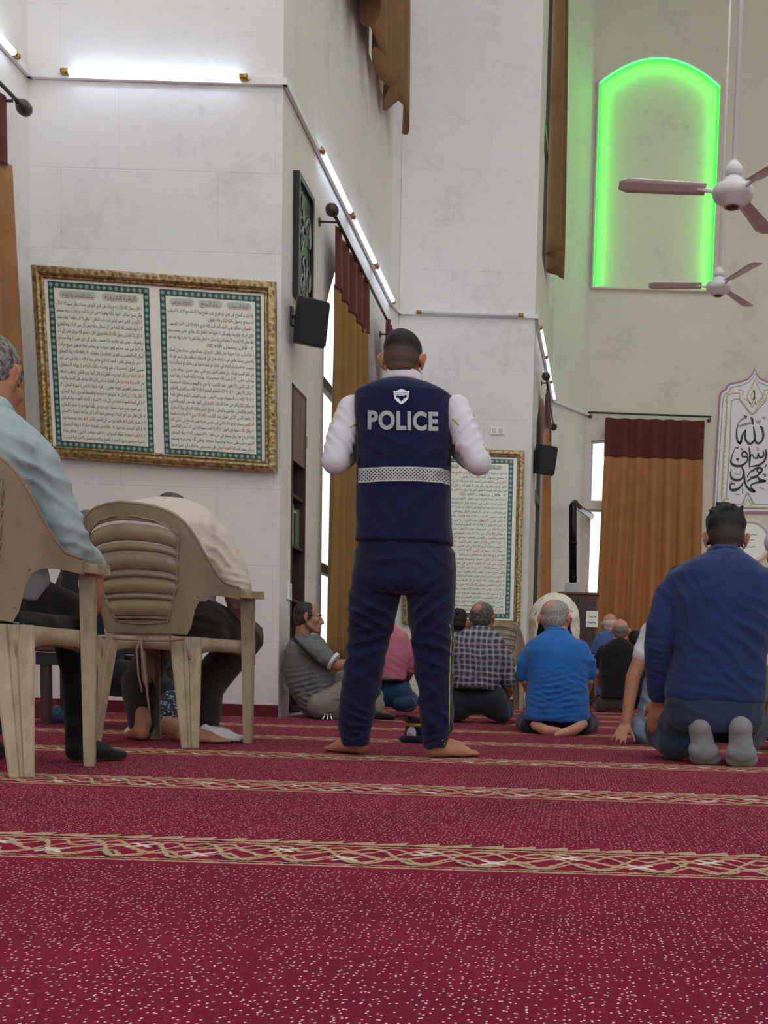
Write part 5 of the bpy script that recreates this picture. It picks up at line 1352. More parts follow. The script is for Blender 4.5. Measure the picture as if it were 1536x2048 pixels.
# ------------------------------------------------------------------ man in the pale blue shirt (left edge, on the near chair)
def man_blue_shirt():
    D = 3.28; base = Vector((-1.79, 3.2, 0)); shirtM = fabric('pale_blue_shirt', '#9aabb0', .07, bump=.25); blk = fabric('black_trousers', '#0f0e12', .2)
    b = Blob(); hc = P(-16, 756, 3.30); fw = (.02, 1, -.28); head(b, hc, fw, 1.05, ear=1.3)
    b.cap(P(-15, 775, 3.27), .060, P(-30, 850, 3.25), .068)
    b.rows(3.22, [(850, -90, 30, .09), (1000, -110, 50, .10), (1180, -110, 50, .10)])
    hw_ = P(191, 1140, 3.62)
    b.chain([(P(50, 905, 3.22), .045), (P(136, 1090, 3.31), .040), (hw_, .030)])
    hand(b, hw_, P(208, 1250, 3.68) - hw_, (-1, -.1, -.1), side=1, curl=.22, s=1.0)
    for x in (0, 1):
        k = Vector((-1.69 - .30 * x, 3.62, .49)); b.cap(Vector((-1.73 - .2 * x, 3.25, .50)), .06, k, .045); b.cap(k, .045, Vector((-1.655 - .305 * x, 3.62, .10)), .03)
    body = finish_person(b, 'older man in pale blue shirt on the near chair, cut by the left picture edge', base, SK_MID, voxel=.008, smooth=3)
    hair(body, base, hc, fw, 'short', hair_mat('#4a4644', None, .75), 1.05)
    b = Blob()
    b.rows(3.20, [(812, -45, 12, .07), (830, -75, 38, .10), (850, -100, 62, .115), (885, -115, 90, .125), (930, -120, 92, .13), (1000, -125, 60, .135), (1080, -130, 70, .145), (1150, -135, 82, .15), (1196, -130, 55, .14)])
    b.pchain([(45, 888, 3.20, 42), (78, 930, 3.22, 44), (103, 1000, 3.25, 42), (122, 1052, 3.27, 43), (138, 1090, 3.3, 37), (162, 1108, 3.43, 29), (182, 1118, 3.56, 21)])
    sp = [S(110, 960, 3.2, .05, .011, (.7, 0, .7), .12), S(140, 1060, 3.3, .035, .012, (.3, 0, 1), .08), S(80, 900, 3.1, .04, .011, (1, 0, .5), .09), S(30, 930, 3.1, .05, .008, (.6, 0, 1), .12), S(60, 1020, 3.1, .04, .008, (.8, 0, .6), .1)]
    sh = b.build('shirt', shirtM, body, base, .008, 4, cloth_fold(.005, 12, 2, sp))
    b = Blob(); b.pchain([(180, 1112, 3.55, 22), (190, 1130, 3.60, 22)]); b.build('rolled_cuff', shirtM, sh, base, .006, 2, cloth_fold(.003, 30, 4))
    b = Blob(); b.pchain([(-42, 828, 3.24, 34), (-8, 822, 3.24, 32), (8, 832, 3.26, 24)]); b.build('collar', shirtM, sh, base, .006, 3)
    b = Blob()
    b.cap(Vector((-1.72, 3.18, .535)), .095, Vector((-1.69, 3.62, .50)), .072); b.cap(Vector((-1.93, 3.18, .535)), .095, Vector((-1.99, 3.62, .50)), .072)
    b.cap(Vector((-1.72, 3.17, .545)), .105, Vector((-1.90, 3.17, .545)), .105)
    b.chain([(Vector((-1.69, 3.62, .49)), .072), (Vector((-1.665, 3.64, .30)), .060), (Vector((-1.655, 3.62, .10)), .050)]); b.chain([(Vector((-1.99, 3.62, .49)), .072), (Vector((-1.97, 3.62, .30)), .060), (Vector((-1.96, 3.60, .10)), .050)])
    b.build('trousers', blk, body, base, .010, 4, cloth_fold(.005, 12, 3))
    for x, nm in ((-1.655, 1), (-1.96, 2)):
        b = Blob(); h = Vector((x, 3.58 if nm == 1 else 3.55, 0.004)); foot(b, h, (.5 if nm == 1 else -.2, 1, 0), 1.0, side=1 if nm == 1 else -1, toes=False, sock=True); b.cap(h + Vector((.0, .03, .05)), .045, Vector((x, 3.61, .13)), .044)
        b.build('sock', blk, body, base, .008, 4)
    # cushion tied to the chair
    c = Vector((-1.79, 3.3, .44)); o = empty('seat_cushion', c, 'dark brown seat cushion tied to the near chair', 'cushion')
    b = Blob(); b.rows(3.3, [(0, 0, 0, .1)] * 0) if False else None
    b.ell(c + Vector((0, 0, .022)), (.215, .215, .030)); b.cap(c + Vector((-.17, -.17, .02)), .022, c + Vector((.17, -.17, .02)), .022); b.cap(c + Vector((.17, -.17, .02)), .022, c + Vector((.19, .17, .02)), .022); b.cap(c + Vector((-.17, -.17, .02)), .022, c + Vector((-.19, .17, .02)), .022)
    q = b.build('pad', fabric('dark_brown_cover', '#2b2222', .15), o, c, .009, 3, cloth_fold(.005, 16, 6))
    bm = bmesh.new(); st = Vector((.20, -.18, .0)); pts = [st, st + Vector((.02, -.02, -.01)), st + Vector((-.03, -.03, -.03)), st + Vector((-.07, -.03, -.01)), st + Vector((-.05, -.035, .01)), st + Vector((.0, -.02, .0))]
    tube(bm, pts, .0018, 6); frombm('tie', bm, plain('pale_string', '#8f887c', .7), o, smooth=True)
man_blue_shirt()

# ------------------------------------------------------------------ man bent forward on the second chair
def man_beige():
    D = 4.75; base = Vector((-1.72, 4.7, 0)); shirtM = fabric('cream_shirt', '#c9bcb3', .05, bump=.25); tM = fabric('brown_trousers', '#2f2624', .15)
    b = Blob(); hc = P(345, 1040, 5.02); fw = (.15, 1, -.9); head(b, hc, fw, 1.0)
    b.cap(P(345, 1040, 4.96), .055, P(330, 1055, 4.85), .065)
    b.rows(4.72, [(1040, 270, 400, .09, .05), (1140, 240, 400, .10), (1280, 240, 400, .10)])
    w = P(479, 1228, 4.93); b.chain([(P(425, 1085, 4.75), .045), (P(465, 1165, 4.74), .038), (w, .028)]); hand(b, w, (-.3, .8, -.5), (-1, 0, -.3), side=1, curl=.5, s=.95)
    for kx, ax in ((-1.58, -1.52), (-1.92, -1.99)):
        b.cap(Vector((kx - .03, 4.75, .52)), .06, Vector((kx, 5.15, .46)), .05)
    for a, hx, dx, top in ((F(284, 1482), 1, -.7, P(280, 1390, 4.95)), (F(404, 1484), 2, .9, P(410, 1390, 4.95))):
        a.z = .002; b.cap(a + Vector((0, .02, .07)), .034, top, .04); foot(b, a, (dx, 1, 0), 1.0, side=-1 if dx < 0 else 1)
    body = finish_person(b, 'man in cream shirt bent forward on the slatted chair, back to camera', base, SK_TAN, voxel=.008, smooth=3)
    hair(body, base, hc, fw, 'crown', hair_mat('#3a302a', None, .15), 1.0)
    b = Blob()
    b.rows(4.70, [(997, 318, 372, .05, .16), (1006, 270, 400, .09, .12), (1022, 228, 425, .13, .08), (1050, 212, 440, .16, .03), (1100, 205, 440, .16), (1160, 208, 430, .155), (1220, 215, 425, .15), (1280, 220, 420, .15)])
    b.pchain([(400, 1062, 4.74, 42), (432, 1095, 4.75, 40), (458, 1140, 4.74, 35), (472, 1172, 4.73, 31)]); b.pchain([(472, 1172, 4.73, 31), (478, 1196, 4.80, 27), (479, 1222, 4.88, 22)])
    b.pchain([(240, 1060, 4.74, 40), (205, 1100, 4.78, 38), (190, 1170, 4.85, 30)])
    sp = [S(440, 1110, 4.65, .035, .013, (.7, 0, .7), .08), S(465, 1170, 4.65, .03, .014, (.2, 0, 1), .07), S(470, 1205, 4.75, .025, .012, (.1, 0, 1), .05), S(400, 1060, 4.6, .045, .008, (1, 0, .3), .08), S(330, 1010, 4.6, .05, .005, (1, 0, 0), .1)]
    sh = b.build('shirt', shirtM, body, base, .008, 4, cloth_fold(.005, 12, 7, sp))
    b = Blob(); b.pchain([(479, 1218, 4.87, 23), (479, 1229, 4.90, 21)]); b.build('cuff', shirtM, sh, base, .006, 2)
    b = Blob()
    b.cap(Vector((-1.66, 4.66, .52)), .115, Vector((-1.88, 4.66, .52)), .115)
    b.cap(Vector((-1.62, 4.68, .52)), .115, Vector((-1.56, 5.15, .49)), .085); b.cap(Vector((-1.9, 4.68, .52)), .115, Vector((-1.95, 5.15, .49)), .085)
    b.chain([(Vector((-1.95, 5.15, .48)), .085), (P(278, 1370, 4.95), .080), (P(284, 1446, 4.83), .062)])
    b.chain([(Vector((-1.56, 5.15, .48)), .085), (P(410, 1370, 4.95), .085), (P(410, 1444, 4.83), .066)])
    tr = b.build('trousers', tM, body, base, .010, 4, cloth_fold(.007, 10, 9, [S(280, 1440, 4.95, .04, .012), S(410, 1260, 4.6, .05, .012, (.2, 0, 1), .1)]))
    # white sock foot
    b = Blob(); h = F(400, 1484); h.z = 0.004; foot(b, F(402, 1484) + Vector((0, 0, .004)), (1, .25, 0), .9, toes=False, sock=True); b.build('white_sock', fabric('white_cotton', '#d8d8da', .04), body, base, .008, 3)
    b = Blob(); h = F(272, 1480); b.cap(F(262, 1477) + Vector((0, 0, .03)), .028, F(285, 1477) + Vector((0, 0, .035)), .034); b.build('pale_heel', fabric('white_cotton', '#d8d8da', .04), body, base, .008, 2)
    # strings tied round the chair back
    o = empty('cushion_strings', P(215, 1275, 4.4), 'mauve strings tied across the slatted chair\'s back, ends hanging down', 'string'); og = o.location.copy()
    ST = plain('mauve_string', '#8a6f70', .8)
    for pts in ([(205, 1275, 4.50), (250, 1279, 4.46), (300, 1281, 4.42), (350, 1281, 4.37), (371, 1277, 4.33)], [(282, 1281, 4.42), (286, 1320, 4.42), (291, 1360, 4.42), (296, 1400, 4.42), (299, 1425, 4.42)], [(279, 1281, 4.42), (273, 1300, 4.42), (277, 1350, 4.42), (284, 1385, 4.42)], [(370, 1277, 4.33), (376, 1300, 4.30), (381, 1320, 4.29)]):
        bm = bmesh.new(); tube(bm, [P(u, v, d) - og for u, v, d in pts], .0042, 8); frombm('cord', bm, ST, o, smooth=True)
man_beige()

# ------------------------------------------------------------------ person half hidden in front of the second chair
def hidden_sitter():
    base = F(330, 1470); base.z = 0; D = 5.45
    b = Blob(); hc = P(183, 1068, 5.7); fw = (.2, 1, -.2); head(b, hc, fw, .98); b.cap(hc + Vector((0, -.02, -.07)), .055, hc + Vector((0, -.03, -.2)), .06)
    b.rows(5.7, [(1130, 130, 240, .08), (1250, 130, 235, .10), (1330, 140, 240, .12)])
    b.chain([(P(190, 1320, 5.7), .06), (P(250, 1352, 5.65), .05), (P(335, 1400, 5.55), .045), (P(348, 1452, 5.3), .042)]); b.cap(P(338, 1452, 5.25), .05, P(372, 1474, 5.2), .035); foot(b, F(365, 1485) , (1, .1, 0), .9)
    body = finish_person(b, 'person mostly hidden in front of the slatted chair, grey hair, patterned trouser cuff', base, SK_TAN, voxel=.009)
    hair(body, base, hc, fw, 'short', hair_mat('#4b433e', None, .5), .98)
    b = Blob(); b.rows(5.7, [(1100, 160, 208, .08), (1120, 130, 235, .10), (1200, 120, 245, .12), (1330, 130, 245, .13)]); b.pchain([(150, 1140, 5.7, 25), (120, 1210, 5.75, 22), (135, 1270, 5.9, 18)]); b.build('shirt', fabric('dark_shirt', '#22222a', .15), body, base, .01, 4, cloth_fold(.006, 12, 3))
    b = Blob(); b.pchain([(200, 1350, 5.7, 40), (300, 1365, 5.6, 34), (345, 1400, 5.5, 27), (340, 1425, 5.4, 24)]); b.build('trousers', fabric('dark_navy_trousers', '#10121c', .2), body, base, .01, 4, cloth_fold(.006, 12, 3))
    PAT = NT('patterned_cuff'); n = PAT; v = n.coord(); vo = n.t.nodes.new('ShaderNodeTexVoronoi'); n.put(vo.inputs['Vector'], v); vo.inputs['Scale'].default_value = 60; n.base(n.ramp(vo.outputs[0], [(.3, rgb('#8d9ab5')), (.42, rgb('#2b3145')), (.6, rgb('#20242f'))])); n.rough(.8)
    b = Blob(); b.pchain([(343, 1405, 5.42, 25), (334, 1432, 5.34, 25), (333, 1460, 5.28, 21)]); b.build('patterned_cuff', PAT.m, body, base, .01, 4, cloth_fold(.006, 16, 3))
hidden_sitter()

# ------------------------------------------------------------------ man in the grey polo leaning on the side wall
def man_grey():
    D = 7.55; base = F(640, 1440); base.z = 0
    polo = NT('grey_knit_polo'); n = polo; v = n.coord(); g = n.t.nodes.new('ShaderNodeTexWave'); g.bands_direction = 'Z'; n.put(g.inputs['Vector'], v); g.inputs['Scale'].default_value = 28; g.inputs['Distortion'].default_value = .5
    n.base(n.mix(n.math('MULTIPLY', g.outputs[1], .5), rgb('#616565'), rgb('#747877'))); n.rough(.9); polo = n.m
    kh = fabric('khaki_trousers', '#8a837b', .1)
    b = Blob(); hc = P(617, 1235, D); fw = (1, .22, -.05)
    head(b, hc, fw, .93)
    b.cap(hc + Vector((-.035, 0, -.055)), .048, P(604, 1288, D), .056)
    b.rows(D, [(1300, 585, 640, .09), (1360, 585, 650, .10), (1410, 600, 660, .10)])
    el = P(672, 1330, D - .12); w = P(712, 1326, D - .02)
    b.chain([(P(630, 1305, D - .12), .048), (el, .042), (w, .028)]); hand(b, w, (1, .2, .1), (0, .5, -1), side=1, curl=.3, s=.95)
    el2 = P(668, 1345, D + .2); b.chain([(P(625, 1305, D + .14), .04), (el2, .038), (P(710, 1335, D + .12), .028)])
    b.chain([(P(640, 1405, D), .07), (P(725, 1385, D - .1), .05), (P(742, 1405, D - .12), .04), (F(742, 1432) + Vector((0, 0, .06)), .03)]); foot(b, F(735, 1432) , (1, -.25, 0), .95, toes=True)
    body = finish_person(b, 'man in grey polo shirt sitting against the side wall, face turned right', base, skin('skin_olive2', '#a37860'), voxel=.0062, smooth=2)
    hm = hair_mat('#1d1816', '#4f3d33', .1)
    hr = hair(body, base, hc, fw, 'crop', hm, .93, rough=.0004, vox=.005)
    R = frame(fw); L = lambda x, y, z: hc + R @ (Vector((x, y, z)) * .93)
    EY = plain('eye_white', '#c9c2ba', .3); IR = plain('iris_dark', '#1b120d', .3)
    for x in (-1, 1):
        b = Blob(); b.ell(L(x * .031, .0755, .001), (.012, .009, .0065), R); b.build('eye', EY, body, base, .002, 1)
        b = Blob(); b.ell(L(x * .031, .0835, .001), (.005, .0035, .005), R); b.build('iris', IR, body, base, .0015, 1)
        b = Blob(); b.cap(L(x * .014, .091, .020), .004, L(x * .032, .087, .026), .0045); b.cap(L(x * .032, .087, .026), .0045, L(x * .048, .070, .019), .003); b.build('eyebrow', IR, body, base, .002, 1)
    b = Blob(); 
    for x in (-1, 1):
        b.cap(L(x * .002, .0955, -.0490), .0034, L(x * .022, .087, -.055), .0030)
    b.build('moustache', plain('stubble', '#3a2a22', .8), body, base, .0025, 1)
    b = Blob()
    b.rows(D, [(1270, 598, 632, .065), (1277, 589, 645, .09), (1291, 577, 655, .14), (1310, 570, 662, .16), (1340, 570, 668, .16), (1370, 576, 668, .16), (1395, 588, 664, .155), (1418, 602, 655, .14)])
    b.pchain([(618, 1296, D - .13, 21), (638, 1308, D - .15, 19.5), (655, 1317, D - .15, 17)]); b.pchain([(622, 1296, D + .12, 21), (650, 1320, D + .2, 17)])
    sh = b.build('polo_shirt', polo, body, base, .008, 4, cloth_fold(.007, 12, 8, [S(620, 1400, D - .15, .035, .014, (.3, 0, 1)), S(600, 1360, D - .15, .035, .014, (-.15, 0, 1), .1), S(630, 1375, D - .15, .04, .014, (-.2, 0, 1), .1), S(640, 1340, D - .15, .04, .010, (.8, 0, .6), .08)]))
    c = P(666, 1322, D - .15) - base; d = (P(658, 1320, D - .15) - P(640, 1308, D - .15)).normalized(); x_, y_ = perp(d); bm = bmesh.new(); lathe(bm, [(.050, -.008), (.066, -.008), (.064, .012), (.050, .012)], Matrix(((x_.x, y_.x, d.x, c.x), (x_.y, y_.y, d.y, c.y), (x_.z, y_.z, d.z, c.z), (0, 0, 0, 1)))); fixn(bm); frombm('white_sleeve_band', bm, plain('white_knit', '#d5d5d5', .8), sh, smooth=False)
    b = Blob(); b.pchain([(600, 1268, D - .03, 4), (612, 1274, D - .08, 4), (628, 1277, D - .08, 4), (640, 1276, D - .03, 4)]); b.build('collar', polo, sh, base, .005, 2)
    BS = BVHTree.FromPolygons([q.co + base for q in sh.data.vertices], [p.vertices for p in sh.data.polygons]); pts = []
    for i in range(14):
        t = i / 13; u, v = 578 + 62 * t, 1268 + 60 * t; h = BS.ray_cast(CAMP, ray(u, max(v, 1276)).normalized())
        if h[0] is not None: pts.append(h[0] - ray(u, v).normalized() * .006 - base)
    if len(pts) > 2: bm = bmesh.new(); tube(bm, pts, .011, 8); frombm('shoulder_strap', bm, plain('black_strap', '#151515', .7), sh, smooth=True)
    b = Blob()
    b.pchain([(625, 1408, D, 26), (660, 1412, D - .1, 27)]); b.pchain([(640, 1412, D - .12, 26), (712, 1375, D - .1, 22), (748, 1392, D - .1, 19)]); b.pchain([(748, 1392, D - .1, 19), (752, 1412, D - .12, 16), (735, 1425, D - .1, 12)])
    b.pchain([(640, 1400, D + .15, 26), (700, 1355, D + .15, 22), (705, 1420, D + .1, 15)])
    b.build('trousers', kh, body, base, .010, 4, cloth_fold(.008, 12, 2))
    b = Blob(); b.pchain([(738, 1430, D - .15, 8), (775, 1434, D - .2, 7), (786, 1436, D - .22, 5)]); b.build('sock', fabric('black_sock', '#16161a', .2), body, base, .008, 3)
    o = empty('key_ring', F(655, 1440), 'bunch of keys hanging beside the grey polo man\'s hip', 'keys'); og = o.location.copy(); KM = plain('key_metal', '#c9c9c4', .3, .8)
    for k in range(3):
        bm = bmesh.new(); a = Vector((.02 * k - .02, 0, .03)); tube(bm, [a, a + Vector((.012 * (k - 1), -.01, -.026))], .007, 8); tube(bm, [a + Vector((0, 0, .004)), a + Vector((0, 0, .012))], .012, 10); frombm('key', bm, KM, o)
    o = empty('mobile_phone', F(645, 1436), 'black phone upright at the grey polo man\'s hip', 'phone'); bm = bmesh.new(); box(bm, (-.02, -.006, 0), (.02, .006, .115)); fixn(bm); bevel(frombm('casing', bm, BLACKPL, o), .004, 2)
    bm = bmesh.new(); box(bm, (-.017, -.0075, .006), (.017, -.006, .109)); fixn(bm); frombm('screen', bm, plain('dark_screen', '#0b0c10', .15), o)
man_grey()

# ------------------------------------------------------------------ kneeling men seen from behind
def kneeler(label, D, rows, headp, skinm, hairspec, shirt, trous, sleeves, arms, lap, spots=(), fw=(0, 1, -.1), hs=1.0, amp=.007, collar=None, belt=None, seed=1, vox=.009, feet=None, shirtname='shirt', neck=None, group=None):
    base = F((rows[-1][1] + rows[-1][2]) / 2, rows[-1][0]); base = Vector((base.x, D, 0)); k = D / FP
    b = Blob(); hc = P(headp[0], headp[1], D + .06); head(b, hc, fw, hs, ear=1.2); nr = .058 * hs
    v0, ul, ur = rows[0][:3]; b.cap(hc + Vector((0, -.02, -.06)), nr, P((ul + ur) / 2, v0 + 10, D + .02), nr * 1.12)
    inner = [(v, (u0 + u1) / 2 - (u1 - u0) * .34, (u0 + u1) / 2 + (u1 - u0) * .34, dep * .65) for v, u0, u1, dep, *_ in rows]; b.rows(D, inner)
    for ch, hd in arms:
        q = b.pchain([(u, v, D + dd, r) for u, v, dd, r in ch])
        if hd: hand(b, q[-1], hd[0], hd[1], side=hd[2], curl=hd[3], s=hd[4] if len(hd) > 4 else .95)
    if feet: feet(b)
    body = finish_person(b, label, base, skinm, group, voxel=min(vox, .008), smooth=3)
    hair(body, base, hc, fw, hairspec[0], hairspec[1], hs, vox=.007)
    b = Blob(); b.rows(D, rows)
    for ch in sleeves: b.pchain([(u, v, D + dd, r) for u, v, dd, r in ch])
    sh = b.build(shirtname, shirt, body, base, vox, 4, cloth_fold(amp, 9, seed, [S(*q) for q in spots]))
    if collar:
        b = Blob(); b.pchain([(u, v, D + dd, r) for u, v, dd, r in collar]); b.build('collar', shirt, sh, base, .007, 3)
    b = Blob()
    for ch in lap: b.pchain([(u, v, D + dd, r) for u, v, dd, r in ch])
    tr = b.build('trousers', trous, body, base, vox, 4, cloth_fold(amp, 10, seed + 3))
    if belt:
        b = Blob(); b.rows(D, belt[0], 2.3); b.build('belt', belt[1], tr, base, .008, 1)
    return body, sh, tr, base
BLKLEATHER = plain('black_leather', '#131214', .4)
# blue polo
def fb(b):
    D = 6.42
    for s_, (a, c, d) in ((1, (P(1070, 1450, D - .05), P(1094, 1462, D - .12), P(1116, 1463, D - .16))), (-1, (P(1166, 1448, D - .05), P(1146, 1461, D - .14), P(1122, 1467, D - .20)))):
        b.cap(a, .030, c, .034); b.cap(c, .034, d, .026); b.cap(d, .026, d + Vector((.03 * s_, -.01, -.012)), .016)
kneeler('grey-haired man in bright blue polo shirt kneeling, bare soles crossed beneath him', 6.46,
    [(1258, 1094, 1134, .07), (1268, 1080, 1142, .09), (1284, 1058, 1166, .12), (1305, 1050, 1176, .14), (1360, 1056, 1176, .15), (1400, 1052, 1178, .155), (1430, 1049, 1179, .155), (1441, 1050, 1178, .15)],
    (1112, 1238), SK_PINK, ('crown', hair_mat('#8f8984', None, .7, True)), fabric('royal_blue_polo', '#2a68b4', .08, bump=.2), fabric('navy_trousers', '#14142a', .15),
    [[(1070, 1300, 0, 22), (1052, 1325, .0, 19), (1047, 1350, .02, 16)], [(1156, 1300, 0, 22), (1172, 1325, .0, 19), (1178, 1350, .02, 15)]],
    [([(1060, 1305, 0, 14), (1052, 1360, .02, 11), (1062, 1395, .22, 8)], ((.4, .9, -.3), (0, 0, -1), 1, .3)), ([(1164, 1305, 0, 14), (1177, 1360, .02, 11), (1168, 1400, .22, 8)], ((-.4, .9, -.3), (0, 0, -1), -1, .3))],
    [[(1075, 1440, .0, 28), (1152, 1440, .0, 28)], [(1066, 1446, -.02, 20), (1056, 1448, .40, 26)], [(1164, 1446, -.02, 20), (1172, 1448, .40, 26)], [(1054, 1452, .0, 14), (1052, 1448, .3, 16)], [(1172, 1455, .0, 12), (1176, 1448, .3, 16)]],
    [(1110, 1380, 6.3, .035, .012, (-.3, 0, 1), .12), (1150, 1370, 6.3, .04, .010, (.5, 0, 1), .1), (1080, 1400, 6.3, .03, .010, (.3, 0, 1), .08), (1120, 1420, 6.3, .035, .008, (0, 0, 1), .15)],
    fw=(.3, 1, .05), hs=1.06, collar=[(1094, 1262, .0, 6), (1104, 1259, -.05, 6), (1124, 1260, -.05, 6), (1135, 1266, .0, 6)], feet=fb, seed=4, shirtname='polo_shirt')
# plaid
PL = NT('plaid_cotton'); n = PL; tc = n.t.nodes.new('ShaderNodeTexCoord'); sp_ = n.t.nodes.new('ShaderNodeSeparateXYZ'); n.t.links.new(tc.outputs['Object'], sp_.inputs[0])
def stripe(sock, per, w, off=0.0): return n.math('LESS_THAN', n.math('ABSOLUTE', n.math('SUBTRACT', n.math('FRACT', n.math('ADD', n.math('DIVIDE', sock, per), off)), .5)), w)
wb = n.math('MULTIPLY', n.math('SUBTRACT', n.noise(n.coord(), 6, 2), .5), .05); Xw = n.math('ADD', sp_.outputs[0], wb); Zw = n.math('ADD', sp_.outputs[2], wb)
dk = n.math('MULTIPLY', n.math('ADD', stripe(Xw, .040, .26), stripe(Zw, .040, .26)), .5)
c_ = n.mix(dk, rgb('#7d7f90'), rgb('#37333b')); c_ = n.mix(n.math('MULTIPLY', n.math('MAXIMUM', stripe(Xw, .040, .05, .5), stripe(Zw, .040, .05, .5)), .7), c_, rgb('#a9acbc'))
n.base(n.mix(n.math('MULTIPLY', stripe(Zw, .104, .04, .25), .4), c_, rgb('#7a5a50'))); n.rough(.85); PL = n.m
kneeler('man in dark plaid shirt kneeling behind the officer\'s right leg', 7.5,
    [(1256, 940, 985, .07), (1266, 915, 1000, .11), (1282, 901, 1010, .13), (1310, 898, 1012, .15), (1350, 899, 1004, .15), (1378, 903, 994, .145)],
    (966, 1236), SK_MID, ('crown', hair_mat('#35302d', None, .35, True)), PL, fabric('slate_trousers', '#242c33', .15),
    [[(985, 1285, 0, 22), (1010, 1320, .02, 18), (1016, 1360, .03, 15), (1014, 1385, .15, 12)], [(915, 1285, 0, 22), (897, 1325, .02, 18), (893, 1365, .06, 14)]],
    [([(1000, 1300, 0, 12), (1016, 1370, .04, 10), (1012, 1398, .2, 8)], ((-.3, .6, -.6), (-.5, 0, -.5), -1, .4)), ([(905, 1300, 0, 12), (893, 1370, .08, 10), (902, 1395, .25, 8)], None)],
    [[(912, 1400, 0, 30), (985, 1400, 0, 30)], [(920, 1415, 0, 26), (905, 1418, .4, 26)], [(985, 1412, 0, 26), (1002, 1418, .38, 26)], [(1002, 1405, -.05, 14), (1008, 1432, -.06, 14)], [(1004, 1415, .2, 18), (1012, 1425, .0, 16)]],
    [(950, 1350, 7.35, .04, .008, (.3, 0, 1), .12), (1010, 1350, 7.4, .03, .009, (0, 0, 1), .07)],
    fw=(.25, 1, .1), hs=1.02, collar=[(940, 1259, .0, 5.5), (952, 1256, -.05, 5.5), (972, 1257, -.05, 5.5), (986, 1262, 0, 5)], belt=([(1370, 905, 992, .150), (1379, 904, 992, .150)], BLKLEATHER), seed=6, group=None)
b_ = None
# pink shirt
kneeler('man in pink short-sleeved shirt and jeans kneeling beyond the officer\'s legs', 8.3,
    [(1248, 735, 788, .07), (1258, 722, 802, .10), (1275, 712, 816, .12), (1310, 712, 818, .14), (1350, 716, 812, .14), (1362, 718, 810, .14)],
    (742, 1232), SK_TAN, ('short', hair_mat('#1e1a18')), fabric('pink_cotton', '#b56a7c', .07, bump=.2), fabric('blue_jeans', '#1f3a5c', .15),
    [[(800, 1278, 0, 18), (818, 1305, .02, 16), (822, 1330, .04, 13)], [(730, 1278, 0, 18), (710, 1305, .02, 16), (705, 1330, .04, 13)]],
    [([(810, 1290, 0, 10), (822, 1340, .04, 9), (812, 1362, .2, 7)], ((-.5, .8, -.3), (0, 0, -1), -1, .3)), ([(720, 1290, 0, 10), (707, 1340, .04, 9), (716, 1362, .2, 7)], None)],
    [[(735, 1385, 0, 26), (800, 1388, 0, 26)], [(740, 1400, 0, 22), (728, 1402, .4, 22)], [(800, 1400, 0, 22), (815, 1402, .38, 22)], [(800, 1408, -.1, 12), (818, 1405, -.05, 12)]],
    [(790, 1330, 8.2, .05, .006)], fw=(-.3, 1, -.3), hs=1.0, belt=([(1354, 717, 811, .146), (1363, 717, 811, .146)], BLKLEATHER), seed=8)
# dark-haired person low behind the plaid man
kneeler('dark-haired person low behind the plaid-shirted man\'s left shoulder', 9.2,
    [(1262, 902, 930, .07), (1275, 885, 945, .10), (1320, 880, 950, .13), (1370, 884, 946, .13)],
    (916, 1250), SK_MID, ('tall', hair_mat('#131011')), fabric('charcoal_shirt', '#26262b', .15), fabric('black_trousers', '#0f0e12', .2),
    [[(892, 1290, 0, 15), (880, 1330, .03, 12)], [(940, 1290, 0, 15), (950, 1330, .03, 12)]], [([(880, 1325, .03, 8), (890, 1360, .2, 7)], None), ([(950, 1325, .03, 8), (942, 1360, .2, 7)], None)],
    [[(895, 1400, 0, 22), (935, 1400, 0, 22)], [(895, 1406, 0, 19), (890, 1406, .4, 17)], [(935, 1406, 0, 19), (940, 1406, .4, 17)]], hs=.95, seed=9)
# black shirt, farther
kneeler('grey-haired man in black shirt kneeling in front of the wooden cabinet', 11.15,
    [(1279, 1226, 1252, .07), (1287, 1212, 1264, .10), (1300, 1198, 1272, .13), (1340, 1199, 1268, .14), (1380, 1201, 1254, .14), (1396, 1199, 1252, .14)],
    (1240, 1263), SK_PINK, ('balding', hair_mat('#5b5856', None, .5)), fabric('black_cotton', '#17151a', .15), fabric('grey_trousers', '#46413f', .12),
    [[(1206, 1300, 0, 11), (1196, 1318, .02, 10), (1193, 1336, .03, 8)], [(1264, 1300, 0, 11), (1274, 1318, .02, 10), (1276, 1336, .03, 8)]],
    [([(1198, 1318, 0, 6), (1195, 1345, .03, 5.5), (1200, 1372, .2, 4.5)], None), ([(1272, 1318, 0, 6), (1275, 1345, .03, 5.5), (1268, 1372, .2, 4.5)], None)],
    [[(1206, 1406, 0, 15), (1248, 1406, 0, 15)], [(1206, 1412, 0, 13), (1198, 1412, .4, 12)], [(1248, 1412, 0, 13), (1256, 1412, .4, 12)]],
    fw=(.0, 1, -.1), hs=1.12, collar=[(1226, 1282, 0, 4), (1240, 1279, -.05, 4), (1252, 1282, 0, 4)], seed=10, vox=.012)
